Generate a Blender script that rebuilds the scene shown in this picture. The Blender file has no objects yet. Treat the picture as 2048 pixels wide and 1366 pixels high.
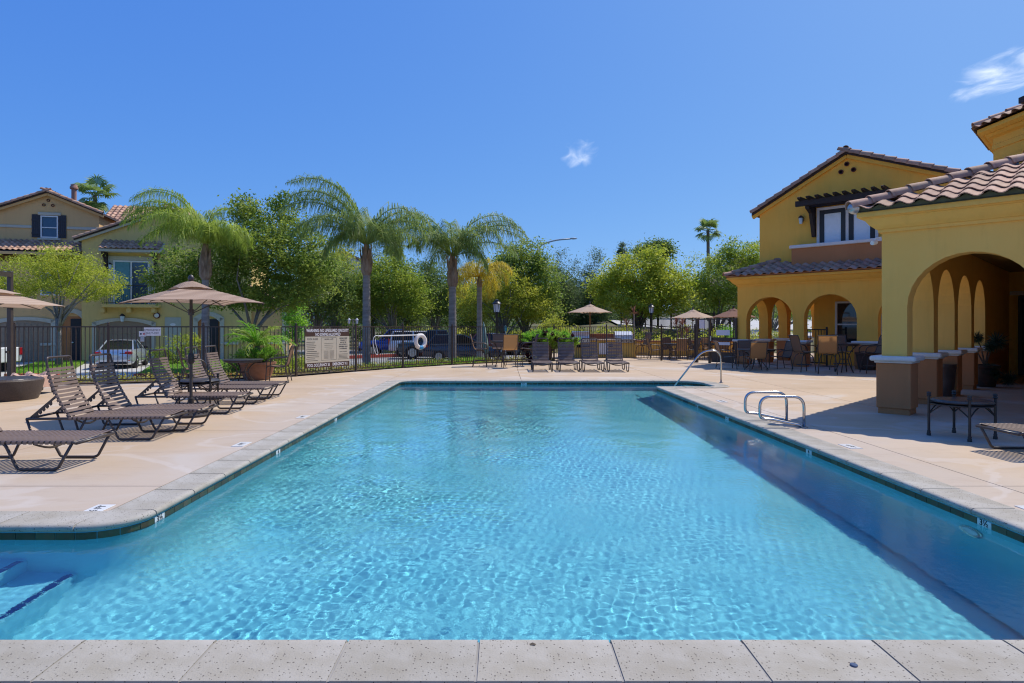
import bpy, bmesh, math, random
import numpy as np
from mathutils import Vector, Matrix

# ---------------------------------------------------------------- camera, light, exposure
scene = bpy.context.scene
COL = scene.collection
F = 1251.6                     # focal length in photo pixels (22 mm on a 36 mm sensor)
EYE = 1.5                      # eye height over the pool deck (m)
cam_d = bpy.data.cameras.new('camera')
cam = bpy.data.objects.new('camera', cam_d)
COL.objects.link(cam)
cam.location = (0, 0, EYE)
cam.rotation_euler = (math.radians(90), 0, 0)
cam_d.sensor_width = 36.0
cam_d.lens = 22.0
cam_d.shift_x = 19 / 2048
cam_d.shift_y = -29 / 2048
cam_d.clip_start = 0.05
cam_d.clip_end = 4000
scene.camera = cam

SUN_EL, SUN_AZ = 56.8, 54.8    # degrees; azimuth clockwise from +Y
world = bpy.data.worlds.new('World')
scene.world = world
world.use_nodes = True
wn, wl = world.node_tree.nodes, world.node_tree.links
wn.clear()
w_out = wn.new('ShaderNodeOutputWorld')
w_bg = wn.new('ShaderNodeBackground')
w_bg.inputs['Strength'].default_value = 0.15
sky = wn.new('ShaderNodeTexSky')
sky.sky_type = 'NISHITA'
sky.sun_disc = False
sky.sun_elevation = math.radians(SUN_EL)
sky.sun_rotation = math.radians(SUN_AZ)
sky.altitude = 0
sky.air_density = 0.5
sky.dust_density = 1.0
sky.ozone_density = 4.0
wl.new(w_bg.outputs[0], w_out.inputs[0])
# thin wisps of cloud, placed by direction on the sky dome
w_tc = wn.new('ShaderNodeTexCoord')
def cloud_mask(dx, dz, sx, sz, tilt, seed, lo, hi):
    d = Vector((dx, 1.0, dz)).normalized()
    right = Vector((1, 0, 0)); right = (right - d * right.dot(d)).normalized()
    up = d.cross(right) * -1
    if up.z < 0: up = -up
    c, s = math.cos(tilt), math.sin(tilt)
    r2, u2 = right * c + up * s, up * c - right * s
    def dot(v):
        n = wn.new('ShaderNodeVectorMath'); n.operation = 'DOT_PRODUCT'
        wl.new(w_tc.outputs['Generated'], n.inputs[0]); n.inputs[1].default_value = v
        return n.outputs['Value']
    def math_(op, a, b):
        n = wn.new('ShaderNodeMath'); n.operation = op
        for i, x in enumerate((a, b)):
            if isinstance(x, (int, float)): n.inputs[i].default_value = x
            else: wl.new(x, n.inputs[i])
        return n.outputs[0]
    a = math_('DIVIDE', math_('SUBTRACT', dot(r2), r2.dot(d)), sx)
    b = math_('DIVIDE', math_('SUBTRACT', dot(u2), u2.dot(d)), sz)
    front = math_('GREATER_THAN', dot(d), 0.5)
    rr = math_('ADD', math_('MULTIPLY', a, a), math_('MULTIPLY', b, b))
    cv = wn.new('ShaderNodeCombineXYZ'); wl.new(a, cv.inputs[0]); wl.new(b, cv.inputs[1]); cv.inputs[2].default_value = seed
    nz = wn.new('ShaderNodeTexNoise'); wl.new(cv.outputs[0], nz.inputs['Vector'])
    nz.inputs['Scale'].default_value = 1.3; nz.inputs['Detail'].default_value = 5; nz.inputs['Roughness'].default_value = 0.52
    nz.inputs['Distortion'].default_value = 0.6
    v = math_('SUBTRACT', nz.outputs['Fac'], math_('MULTIPLY', rr, 0.34))
    mr = wn.new('ShaderNodeMapRange'); mr.interpolation_type = 'SMOOTHSTEP'
    wl.new(v, mr.inputs[0]); mr.inputs[1].default_value = lo; mr.inputs[2].default_value = hi
    return math_('MULTIPLY', mr.outputs[0], front)
# one colour grade over the whole dome: a deep, clear blue that pales gently to the horizon
w_sep = wn.new('ShaderNodeSeparateColor'); w_cmb = wn.new('ShaderNodeCombineColor')
wl.new(sky.outputs[0], w_sep.inputs[0])
GRADE = ((.84, .37), (.58, .475), (.20, .655))
for ch, (e, k) in enumerate(GRADE):
    pw = wn.new('ShaderNodeMath'); pw.operation = 'POWER'; wl.new(w_sep.outputs[ch], pw.inputs[0]); pw.inputs[1].default_value = e
    mk = wn.new('ShaderNodeMath'); mk.operation = 'MULTIPLY'; wl.new(pw.outputs[0], mk.inputs[0]); mk.inputs[1].default_value = k * .15 ** (e - 1)
    wl.new(mk.outputs[0], w_cmb.inputs[ch])
w_col = w_cmb
last = w_col.outputs[0]
for (dx, dz, sx, sz, tilt, seed, lo, hi, op) in ((0.124, 0.275, 0.030, 0.020, 0.3, 3.7, 0.16, 0.85, 0.5),
                                                 (0.87, 0.425, 0.085, 0.032, 0.42, 9.1, 0.20, 0.66, 0.95)):
    m = cloud_mask(dx, dz, sx, sz, tilt, seed, lo, hi)
    mu = wn.new('ShaderNodeMath'); mu.operation = 'MULTIPLY'; wl.new(m, mu.inputs[0]); mu.inputs[1].default_value = op
    mx = wn.new('ShaderNodeMix'); mx.data_type = 'RGBA'
    wl.new(mu.outputs[0], mx.inputs[0]); wl.new(last, mx.inputs[6]); mx.inputs[7].default_value = (5.6, 6.0, 6.6, 1)
    last = mx.outputs[2]
wl.new(last, w_bg.inputs['Color'])

sun_d = bpy.data.lights.new('sun', 'SUN')
sun_d.energy = 3.2
sun_d.angle = math.radians(0.5)
sun_d.color = (1.0, 0.93, 0.83)
sun = bpy.data.objects.new('sun', sun_d)
COL.objects.link(sun)
_az, _el = math.radians(SUN_AZ), math.radians(SUN_EL)
SUN_DIR = Vector((math.sin(_az) * math.cos(_el), math.cos(_az) * math.cos(_el), math.sin(_el)))
sun.rotation_euler = SUN_DIR.to_track_quat('Z', 'Y').to_euler()
sun.location = SUN_DIR * 60
sun_d.cycles.is_caustics_light = True

vs = scene.view_settings
scene.display_settings.display_device = 'sRGB'
vs.view_transform = 'Standard'
vs.look = 'None'
vs.exposure = 0.5
vs.gamma = 1.0
vs.use_curve_mapping = False
cy = scene.cycles
cy.max_bounces = 8
cy.diffuse_bounces = 4
cy.glossy_bounces = 4
cy.transmission_bounces = 6
cy.transparent_max_bounces = 24
cy.caustics_refractive = True
cy.caustics_reflective = False
cy.sample_clamp_indirect = 6.0
cy.use_denoising = True
cy.filter_width = 1.15

# ---------------------------------------------------------------- helpers
R = math.radians
def px(x, Y): return (x - 1005.0) / F * Y                 # metres across at distance Y
def pz(y, Y): return EYE + (654.0 - y) * Y / F            # height at distance Y
def tag(o, label=None, cat=None, group=None, kind=None):
    if label: o['label'] = label
    if cat: o['category'] = cat
    if group: o['group'] = group
    if kind: o['kind'] = kind
    return o
def empty(name, loc=(0, 0, 0), rz=0.0):
    o = bpy.data.objects.new(name, None)
    COL.objects.link(o)
    o.location = loc
    o.rotation_euler = (0, 0, rz)
    o.empty_display_size = 0.2
    return o
def link(name, me, parent=None, loc=None, rot=None, scale=None):
    o = bpy.data.objects.new(name, me)
    COL.objects.link(o)
    if parent is not None: o.parent = parent
    if loc is not None: o.location = loc
    if rot is not None: o.rotation_euler = rot
    if scale is not None: o.scale = scale
    return o
_kids = {}
def copy_tree(o, parent=None):
    c = o.copy()
    COL.objects.link(c)
    c.parent = parent
    for ch in list(o.children): copy_tree(ch, c)
    return c

class MB:
    """collects polygons; build() links them as one mesh object"""
    def __init__(s):
        s.v = []; s.f = []; s.mi = []; s.m = 0
    def add(s, vs, fs):
        b = len(s.v)
        s.v += [tuple(x) for x in vs]
        for f in fs:
            s.f.append(tuple(b + i for i in f)); s.mi.append(s.m)
        return s
    def box(s, c, d, rz=0.0, bev=0.0, M=None):
        x, y, z = d[0] / 2, d[1] / 2, d[2] / 2
        if bev > 0:
            b = min(bev, x * .49, y * .49, z * .49)
            pts = []
            for sz in (-1, 1):
                for (ax, ay) in ((-x, -y), (x, -y), (x, y), (-x, y)):
                    pass
            # chamfered box: 24 vertices
            vs, idx = [], {}
            for sx in (-1, 1):
                for sy in (-1, 1):
                    for sz in (-1, 1):
                        for a in range(3):
                            p = [sx * (x - b), sy * (y - b), sz * (z - b)]
                            p[a] = (sx * x, sy * y, sz * z)[a]
                            idx[(sx, sy, sz, a)] = len(vs); vs.append(Vector(p))
            fs = []
            for a in range(3):
                o = [k for k in range(3) if k != a]
                for sg in (-1, 1):
                    q = []
                    for (u, w) in ((-1, -1), (1, -1), (1, 1), (-1, 1)):
                        k = [0, 0, 0]; k[a] = sg; k[o[0]] = u; k[o[1]] = w
                        q.append(idx[(k[0], k[1], k[2], a)])
                    fs.append(q)
            for a in range(3):
                o = [k for k in range(3) if k != a]
                for u in (-1, 1):
                    for w in (-1, 1):
                        q = []
                        for (sg, ax) in ((-1, o[0]), (1, o[0]), (1, o[1]), (-1, o[1])):
                            k = [0, 0, 0]; k[a] = sg; k[o[0]] = u; k[o[1]] = w
                            q.append(idx[(k[0], k[1], k[2], ax)])
                        fs.append(q)
            for sx in (-1, 1):
                for sy in (-1, 1):
                    for sz in (-1, 1):
                        fs.append([idx[(sx, sy, sz, a)] for a in range(3)])
            # orient outward
            out = []
            for f in fs:
                n = (vs[f[1]] - vs[f[0]]).cross(vs[f[2]] - vs[f[0]])
                cc = sum((vs[i] for i in f), Vector()) / len(f)
                out.append(f if n.dot(cc) > 0 else f[::-1])
            fs = out
        else:
            vs = [Vector(p) for p in ((-x, -y, -z), (x, -y, -z), (x, y, -z), (-x, y, -z), (-x, -y, z), (x, -y, z), (x, y, z), (-x, y, z))]
            fs = [(0, 3, 2, 1), (4, 5, 6, 7), (0, 1, 5, 4), (1, 2, 6, 5), (2, 3, 7, 6), (3, 0, 4, 7)]
        if M is None:
            M = Matrix.Translation(c) @ Matrix.Rotation(rz, 4, 'Z')
        else:
            M = M @ Matrix.Translation(c) @ Matrix.Rotation(rz, 4, 'Z')
        return s.add([M @ p for p in vs], fs)
    def bar(s, a, b, w, h=None, up=(0, 0, 1)):
        """square bar between two points"""
        a, b = Vector(a), Vector(b)
        h = h or w
        d = (b - a).normalized()
        u = Vector(up)
        if abs(d.dot(u)) > .98: u = Vector((0, 1, 0))
        r = d.cross(u).normalized(); u = r.cross(d)
        q = []
        for p in (a, b):
            for (i, j) in ((-1, -1), (1, -1), (1, 1), (-1, 1)):
                q.append(p + r * (i * w / 2) + u * (j * h / 2))
        return s.add(q, [(0, 1, 2, 3), (7, 6, 5, 4), (0, 4, 5, 1), (1, 5, 6, 2), (2, 6, 7, 3), (3, 7, 4, 0)])
    def tube(s, pts, r, n=8, closed=False, caps=True):
        pts = [Vector(p) for p in pts]
        m = len(pts)
        rr = list(r) if hasattr(r, '__len__') else [r] * m
        rings = []
        tprev = None; nrm = None
        for i in range(m):
            if closed: t = pts[(i + 1) % m] - pts[i - 1]
            elif i == 0: t = pts[1] - pts[0]
            elif i == m - 1: t = pts[-1] - pts[-2]
            else: t = (pts[i + 1] - pts[i]).normalized() + (pts[i] - pts[i - 1]).normalized()
            if t.length < 1e-9: t = tprev or Vector((0, 0, 1))
            t = t.normalized()
            if nrm is None:
                nrm = t.orthogonal().normalized()
            else:
                nrm = nrm - t * nrm.dot(t)
                nrm = nrm.normalized() if nrm.length > 1e-6 else t.orthogonal().normalized()
            bi = t.cross(nrm)
            rings.append([pts[i] + (nrm * math.cos(2 * math.pi * k / n) + bi * math.sin(2 * math.pi * k / n)) * rr[i] for k in range(n)])
            tprev = t
        vs = [p for g in rings for p in g]
        fs = []
        for i in range(m if closed else m - 1):
            j = (i + 1) % m
            for k in range(n):
                k2 = (k + 1) % n
                fs.append((i * n + k, i * n + k2, j * n + k2, j * n + k))
        if caps and not closed:
            fs.append(tuple(range(n))[::-1])
            fs.append(tuple((m - 1) * n + k for k in range(n)))
        return s.add(vs, fs)
    def lathe(s, prof, n=20, c=(0, 0, 0), M=None, sx=1.0, sy=1.0):
        vs = []
        for (r, z) in prof:
            for k in range(n):
                a = 2 * math.pi * k / n
                p = Vector((c[0] + r * math.cos(a) * sx, c[1] + r * math.sin(a) * sy, c[2] + z))
                vs.append(M @ p if M else p)
        fs = []
        for i in range(len(prof) - 1):
            for k in range(n):
                k2 = (k + 1) % n
                fs.append((i * n + k, i * n + k2, (i + 1) * n + k2, (i + 1) * n + k))
        if prof[0][0] > 1e-6: fs.append(tuple(range(n))[::-1])
        if prof[-1][0] > 1e-6: fs.append(tuple((len(prof) - 1) * n + k for k in range(n)))
        return s.add(vs, fs)
    def prism(s, poly, a, b, M=None):
        """poly: list of (u, v); extruded along w from a to b; M maps (u, v, w) to space"""
        n = len(poly)
        vs = [Vector((p[0], p[1], a)) for p in poly] + [Vector((p[0], p[1], b)) for p in poly]
        if M: vs = [M @ p for p in vs]
        fs = [tuple(range(n))[::-1], tuple(range(n, 2 * n))]
        for i in range(n):
            j = (i + 1) % n
            fs.append((i, j, n + j, n + i))
        return s.add(vs, fs)
    def quad(s, a, b, c, d): return s.add([a, b, c, d], [(0, 1, 2, 3)])
    def mesh(s, name, mats, smooth=False):
        me = bpy.data.meshes.new(name)
        me.from_pydata(s.v, [], s.f)
        ms = mats if isinstance(mats, (list, tuple)) else [mats]
        for m in ms: me.materials.append(m)
        if len(ms) > 1: me.polygons.foreach_set('material_index', s.mi)
        if smooth:
            me.polygons.foreach_set('use_smooth', [True] * len(s.f))
            if smooth is not True:
                me.set_sharp_from_angle(angle=R(smooth))
        me.update()
        return me
    def build(s, name, mats, parent=None, smooth=False, loc=None, rz=None):
        return link(name, s.mesh(name, mats, smooth), parent, loc, None if rz is None else (0, 0, rz))

def frame(o, ex, ey, ez):
    """matrix mapping local axes to space"""
    M = Matrix.Identity(4)
    for i, e in enumerate((ex, ey, ez)):
        for k in range(3): M[k][i] = e[k]
    for k in range(3): M[k][3] = o[k]
    return M
def fillet(pts, r, n=5):
    """round the inner corners of a polyline"""
    pts = [Vector(p) for p in pts]
    rr = r if hasattr(r, '__len__') else [r] * len(pts)
    out = [pts[0]]
    for i in range(1, len(pts) - 1):
        p, a, b = pts[i], pts[i - 1], pts[i + 1]
        da, db = (a - p), (b - p)
        d = min(rr[i], da.length * .49, db.length * .49)
        if d < 1e-5: out.append(p); continue
        p0, p1 = p + da.normalized() * d, p + db.normalized() * d
        for k in range(n + 1):
            t = k / n
            out.append(p0 * (1 - t) ** 2 + p * 2 * t * (1 - t) + p1 * t * t)
    out.append(pts[-1])
    return out

# ---------------------------------------------------------------- materials
M = {}
def mat(name, col, rough=.7, var=.12, scale=6.0, bump=0.0, bscale=60.0, metal=0.0, spec=.4, col2=None, trans=0.0,
        coat=0.0, island=0.0, objvar=0.0, detail=5, lo=.35, hi=.65, sheen=0.0, coords='Object', stretch=None):
    m = bpy.data.materials.new(name)
    m.use_nodes = True
    n, l = m.node_tree.nodes, m.node_tree.links
    bs = n['Principled BSDF']
    out = n['Material Output']
    bs.inputs['Roughness'].default_value = rough
    bs.inputs['Metallic'].default_value = metal
    bs.inputs['Specular IOR Level'].default_value = spec
    bs.inputs['Coat Weight'].default_value = coat
    c1 = tuple(col) + (1,)
    if col2 is None:
        c2 = tuple(min(1, c * (1 + var)) for c in col) + (1,)
        c1 = tuple(c * (1 - var) for c in col) + (1,)
    else: c2 = tuple(col2) + (1,)
    tc = n.new('ShaderNodeTexCoord')
    src = tc.outputs[coords]
    if stretch:
        mp = n.new('ShaderNodeMapping'); mp.inputs['Scale'].default_value = stretch
        l.new(src, mp.inputs[0]); src = mp.outputs[0]
    nz = n.new('ShaderNodeTexNoise')
    nz.inputs['Scale'].default_value = scale; nz.inputs['Detail'].default_value = detail; nz.inputs['Roughness'].default_value = .6
    l.new(src, nz.inputs['Vector'])
    cr = n.new('ShaderNodeMapRange'); cr.inputs[1].default_value = lo; cr.inputs[2].default_value = hi
    l.new(nz.outputs['Fac'], cr.inputs[0])
    mx = n.new('ShaderNodeMix'); mx.data_type = 'RGBA'
    mx.inputs[6].default_value = c1; mx.inputs[7].default_value = c2
    l.new(cr.outputs[0], mx.inputs[0])
    last = mx.outputs[2]
    if island > 0 or objvar > 0:
        hs = n.new('ShaderNodeHueSaturation')
        rnd = n.new('ShaderNodeNewGeometry').outputs['Random Per Island'] if island > 0 else n.new('ShaderNodeObjectInfo').outputs['Random']
        a = island or objvar
        m1 = n.new('ShaderNodeMapRange'); l.new(rnd, m1.inputs[0]); m1.inputs[3].default_value = 1 - a; m1.inputs[4].default_value = 1 + a
        l.new(m1.outputs[0], hs.inputs['Value'])
        m2 = n.new('ShaderNodeMath'); m2.operation = 'MULTIPLY_ADD'
        fr = n.new('ShaderNodeMath'); fr.operation = 'FRACT'
        mm = n.new('ShaderNodeMath'); mm.operation = 'MULTIPLY'; mm.inputs[1].default_value = 17.31
        l.new(rnd, mm.inputs[0]); l.new(mm.outputs[0], fr.inputs[0])
        l.new(fr.outputs[0], m2.inputs[0]); m2.inputs[1].default_value = .06 * a; m2.inputs[2].default_value = .5 - .03 * a
        l.new(m2.outputs[0], hs.inputs['Hue'])
        l.new(last, hs.inputs['Color']); last = hs.outputs[0]
    l.new(last, bs.inputs['Base Color'])
    if bump > 0:
        nb = n.new('ShaderNodeTexNoise'); nb.inputs['Scale'].default_value = bscale; nb.inputs['Detail'].default_value = 4
        l.new(src, nb.inputs['Vector'])
        bp = n.new('ShaderNodeBump'); bp.inputs['Strength'].default_value = bump; bp.inputs['Distance'].default_value = .01
        l.new(nb.outputs['Fac'], bp.inputs['Height']); l.new(bp.outputs[0], bs.inputs['Normal'])
    if trans > 0:
        tr = n.new('ShaderNodeBsdfTranslucent')
        l.new(last, tr.inputs['Color'])
        ms = n.new('ShaderNodeMixShader'); ms.inputs[0].default_value = trans
        l.new(bs.outputs[0], ms.inputs[1]); l.new(tr.outputs[0], ms.inputs[2]); l.new(ms.outputs[0], out.inputs[0])
    M[name] = m
    return m
def nodes_of(m): return m.node_tree.nodes, m.node_tree.links, m.node_tree.nodes['Principled BSDF']
# ---------------------------------------------------------------- pool, water, deck
WATER_Z = -0.095
XL, XR, YN, YW, YF = -2.84, 3.87, 2.98, 4.718, 17.39
XS = -5.6                                       # far end of the entry steps
def arc(c, r, a0, a1, n):
    return [(c[0] + r * math.cos(R(a0 + (a1 - a0) * i / n)), c[1] + r * math.sin(R(a0 + (a1 - a0) * i / n))) for i in range(n + 1)]
POOL, RUNS = [], []              # outline of the water, counter-clockwise; runs of coping: (first, last, stones, is_arc)
def run(pts, is_arc=False):
    i0 = len(POOL) - 1
    POOL.extend(pts)
    if i0 >= 0: RUNS.append((i0, len(POOL) - 1, is_arc))
run([(XS, YN)])
run([(XR - .3, YN)]); run(arc((XR - .3, YN + .3), .3, -90, 0, 6)[1:], True)
run([(XR, 15.69)]); run([(5.15, 15.69)]); run(arc((5.15, 15.94), .25, -90, 0, 5)[1:], True)
run([(5.4, 16.79)]); run(arc((4.8, 16.79), .6, 0, 90, 8)[1:], True)
run([(XL + .3, YF)]); run(arc((XL + .3, YF - .3), .3, 90, 180, 6)[1:], True)
run([(XL, YW + .38)]); run(arc((XL - .38, YW + .38), .38, 0, -90, 8)[1:], True)
run([(XS, YW)])
def inside(poly, x, y):
    c = False
    n = len(poly)
    j = n - 1
    for i in range(n):
        xi, yi = poly[i]; xj, yj = poly[j]
        if (yi > y) != (yj > y) and x < (xj - xi) * (y - yi) / (yj - yi) + xi: c = not c
        j = i
    return c
def offset(poly, d):
    """offset a closed counter-clockwise outline outwards by d"""
    out = []
    n = len(poly)
    for i in range(n):
        a, b, c = Vector(poly[i - 1]), Vector(poly[i]), Vector(poly[(i + 1) % n])
        d1, d2 = (b - a).normalized(), (c - b).normalized()
        n1, n2 = Vector((d1.y, -d1.x)), Vector((d2.y, -d2.x))
        k = (n1 + n2)
        k = k / max(.3, k.length_squared / 2)
        out.append(tuple(b + k * d))
    return out

# plaster basin: walls and floor
m = mat('pool_plaster', (.14, .55, .66), .8, scale=.9, col2=(.20, .63, .72), bump=.1, bscale=30)
mat('step_plaster', (.16, .56, .68), .8, .06, scale=3)
mb = MB()
n = len(POOL)
FLOOR_Z = -1.22
for i in range(n):
    a, b = POOL[i], POOL[(i + 1) % n]
    mb.quad((a[0], a[1], -.04), (b[0], b[1], -.04), (b[0], b[1], -.80), (a[0], a[1], -.80))
CV = [(0, -.80)] + [(-.45 + .45 * math.cos(R(q)), -.80 - .45 * math.sin(R(q))) for q in (15, 30, 45, 60, 75, 90)]
cv = [[(p[0], p[1], z) for p in offset(POOL, d)] for d, z in CV]
for (r0_, r1_) in zip(cv[:-1], cv[1:]):            # coved foot of the wall
    for i in range(n):
        j = (i + 1) % n; mb.quad(r0_[i], r0_[j], r1_[j], r1_[i])
me = mb.mesh('pool_basin', M['pool_plaster'])
b2 = bmesh.new(); b2.from_mesh(me); bmesh.ops.remove_doubles(b2, verts=b2.verts, dist=1e-4); b2.to_mesh(me); b2.free()
me.polygons.foreach_set('use_smooth', [True] * len(me.polygons)); me.set_sharp_from_angle(angle=R(50))
basin = link('pool_basin', me)
tag(basin, kind='structure')
fl = MB()
fl.quad((XS - .2, YN - .2, FLOOR_Z), (5.6, YN - .2, FLOOR_Z - .1), (5.6, YF + .2, FLOOR_Z - .1), (XS - .2, YF + .2, FLOOR_Z))
flo = fl.build('pool_floor', M['pool_plaster'], basin)
mat('nosing_tile', (.012, .03, .22), .35, .2, scale=9)
for i, (xs, zs) in enumerate(((-3.20, -.86), (-3.58, -.60), (-3.96, -.36), (-4.34, -.20))):
    s = MB()
    s.box(((xs + XS) / 2 - .1, (YN + YW) / 2, (zs + FLOOR_Z - .1) / 2), (xs - XS + .2, YW - YN + .1, zs - FLOOR_Z + .1), bev=.02)
    st = s.build('pool_step', M['step_plaster'], basin)
    t = MB()
    k = 11
    for q in range(k):
        y0 = YN + .03 + (YW - YN - .06) * q / k
        t.box((xs - .03, y0 + (YW - YN - .06) / k / 2, zs + .002), (.05, (YW - YN - .06) / k - .012, .006))
    t.build('nosing_tile', M['nosing_tile'], st)
# alcove steps at the far corner
for (ys, zs) in ((4.25, -.75), (4.6, -.45), (4.95, -.2)):
    s = MB(); s.box(((ys + 5.5) / 2, 16.55, (zs + FLOOR_Z) / 2), (5.5 - ys, 1.8, zs - FLOOR_Z), bev=.02)
    s.build('alcove_step', M['step_plaster'], basin)
for o in [basin] + list(basin.children): o.cycles.is_caustics_receiver = True

# water: a rippled sheet that refracts
def ripple_height(X, Y):
    rng = np.random.default_rng(5)
    h = np.zeros_like(X)
    for i in range(64):                          # short, fast ripples
        lam = rng.uniform(.045, .115); th = rng.normal(1.2, 1.2); k = 2 * math.pi / lam
        h += .000058 * (lam / .075) ** 1.6 * rng.uniform(.5, 1.2) * np.sin(k * (X * math.cos(th) + Y * math.sin(th)) + rng.uniform(0, 6.28))
    for i in range(16):                          # slow swell
        lam = rng.uniform(.28, .8); th = rng.normal(1.0, 1.0); k = 2 * math.pi / lam
        h += .00026 * (lam / .4) ** 1.3 * rng.uniform(.5, 1.2) * np.sin(k * (X * math.cos(th) + Y * math.sin(th)) + rng.uniform(0, 6.28))
    g = .45 + .75 * (0.5 + .5 * np.sin(.9 * X + .5 * np.sin(.7 * Y) + 1.2) * np.sin(.55 * Y + .4 * X + .6))
    edge = np.clip((XR - X) / 2.6, .3, 1)
    return h * g * edge
SP = .0135
nx, ny = int((5.6 - XS) / SP) + 1, int((YF + .1 - YN) / SP) + 3
gx = XS - .02 + np.arange(nx) * SP
gy = YN - .03 + np.arange(ny) * SP
GX, GY = np.meshgrid(gx, gy)
GZ = WATER_Z + ripple_height(GX, GY)
big = offset(POOL, .03)
ins = np.zeros((ny - 1, nx - 1), bool)
for j in range(ny - 1):
    yc = gy[j] + SP / 2
    xs_ = []
    for i in range(len(big)):
        (xa, ya), (xb, yb) = big[i], big[(i + 1) % len(big)]
        if (ya > yc) != (yb > yc): xs_.append(xa + (yc - ya) * (xb - xa) / (yb - ya))
    xs_.sort()
    for a, b in zip(xs_[::2], xs_[1::2]):
        ins[j] |= (gx[:-1] + SP / 2 > a) & (gx[:-1] + SP / 2 < b)
jj, ii = np.nonzero(ins)
v0 = jj * nx + ii
quads = np.stack([v0, v0 + 1, v0 + nx + 1, v0 + nx], 1)
used = np.unique(quads)
remap = np.full(nx * ny, -1); remap[used] = np.arange(len(used))
co = np.stack([GX.ravel(), GY.ravel(), GZ.ravel()], 1)[used]
def np_mesh(name, co, faces, mats, smooth=False):
    me = bpy.data.meshes.new(name)
    k = faces.shape[1]
    me.vertices.add(len(co)); me.vertices.foreach_set('co', np.ascontiguousarray(co, np.float32).ravel())
    me.loops.add(faces.size); me.loops.foreach_set('vertex_index', np.ascontiguousarray(faces, np.int32).ravel())
    me.polygons.add(len(faces)); me.polygons.foreach_set('loop_start', np.arange(len(faces), dtype=np.int32) * k)
    try: me.polygons.foreach_set('loop_total', np.full(len(faces), k, np.int32))
    except Exception: pass
    for m_ in (mats if isinstance(mats, (list, tuple)) else [mats]): me.materials.append(m_)
    if smooth: me.polygons.foreach_set('use_smooth', np.ones(len(faces), bool))
    me.update(calc_edges=True); me.validate()
    return me
wm = bpy.data.materials.new('pool_water'); wm.use_nodes = True
n_, l_, bs = nodes_of(wm)
bs.inputs['Base Color'].default_value = (.86, .97, 1, 1)
bs.inputs['Roughness'].default_value = 0.0
bs.inputs['IOR'].default_value = 1.33
bs.inputs['Transmission Weight'].default_value = 1.0
tc = n_.new('ShaderNodeTexCoord'); nz = n_.new('ShaderNodeTexNoise'); nz.inputs['Scale'].default_value = 26; nz.inputs['Detail'].default_value = 3; nz.inputs['Roughness'].default_value = .55
l_.new(tc.outputs['Object'], nz.inputs['Vector'])
nz2 = n_.new('ShaderNodeTexNoise'); nz2.inputs['Scale'].default_value = .55; nz2.inputs['Detail'].default_value = 2; l_.new(tc.outputs['Object'], nz2.inputs['Vector'])
mr = n_.new('ShaderNodeMapRange'); l_.new(nz2.outputs['Fac'], mr.inputs[0]); mr.inputs[1].default_value = .38; mr.inputs[2].default_value = .62; mr.inputs[3].default_value = .02; mr.inputs[4].default_value = .34
bp = n_.new('ShaderNodeBump'); bp.inputs['Distance'].default_value = .006; l_.new(mr.outputs[0], bp.inputs['Strength']); l_.new(nz.outputs['Fac'], bp.inputs['Height']); l_.new(bp.outputs[0], bs.inputs['Normal'])
water = link('water', np_mesh('water', co, remap[quads], wm, True))
tag(water, kind='structure')
water.cycles.is_caustics_caster = True
# ---------------------------------------------------------------- writing
def text_mesh(body, size, depth=.001, align='CENTER', bold=False, name='lettering', sx=1.0):
    cu = bpy.data.curves.new(name, 'FONT')
    cu.body = body; cu.size = size; cu.align_x = align; cu.align_y = 'CENTER'
    cu.extrude = depth; cu.resolution_u = 2
    if bold: cu.offset = size * .018
    o = bpy.data.objects.new(name, cu)
    COL.objects.link(o)
    dg = bpy.context.evaluated_depsgraph_get()
    me = bpy.data.meshes.new_from_object(o.evaluated_get(dg))
    bpy.data.objects.remove(o); bpy.data.curves.remove(cu)
    if sx != 1.0: me.transform(Matrix.Diagonal((sx, 1, 1, 1)))
    return me
def lettering(body, size, m, parent, Mx, depth=.001, align='CENTER', bold=False, name='lettering', sx=1.0):
    me = text_mesh(body, size, depth, align, bold, name, sx)
    me.materials.clear(); me.materials.append(m)
    o = link(name, me, parent)
    o.matrix_local = Mx
    return o

# ---------------------------------------------------------------- coping stones and waterline tiles
def coping_mat():
    m = mat('coping_stone', (.30, .268, .21), .85, scale=2.0, col2=(.43, .405, .36), bump=.25, bscale=90, objvar=.05)
    n, l, bs = nodes_of(m)
    src = bs.inputs['Base Color'].links[0].from_socket
    tc = n.new('ShaderNodeTexCoord')
    # small dark pits, denser in patches, seen up close
    vo = n.new('ShaderNodeTexVoronoi'); vo.inputs['Scale'].default_value = 80; vo.inputs['Randomness'].default_value = 1
    l.new(tc.outputs['Object'], vo.inputs['Vector'])
    sp = n.new('ShaderNodeSeparateColor'); l.new(vo.outputs['Color'], sp.inputs[0])
    mr = n.new('ShaderNodeMapRange'); l.new(sp.outputs[0], mr.inputs[0]); mr.inputs[1].default_value = .45; mr.inputs[2].default_value = 1.0
    mr.inputs[3].default_value = 0.0; mr.inputs[4].default_value = .36
    lt = n.new('ShaderNodeMath'); lt.operation = 'LESS_THAN'; l.new(vo.outputs['Distance'], lt.inputs[0]); l.new(mr.outputs[0], lt.inputs[1])
    mx = n.new('ShaderNodeMix'); mx.data_type = 'RGBA'; l.new(lt.outputs[0], mx.inputs[0]); l.new(src, mx.inputs[6]); mx.inputs[7].default_value = (.10, .085, .07, 1)
    l.new(mx.outputs[2], bs.inputs['Base Color'])
    bp = n.new('ShaderNodeBump'); bp.invert = True; bp.inputs['Strength'].default_value = .7; bp.inputs['Distance'].default_value = .004
    l.new(lt.outputs[0], bp.inputs['Height']); l.new(bs.inputs['Normal'].links[0].from_socket, bp.inputs['Normal'])
    l.new(bp.outputs[0], bs.inputs['Normal'])
    return m
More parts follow.
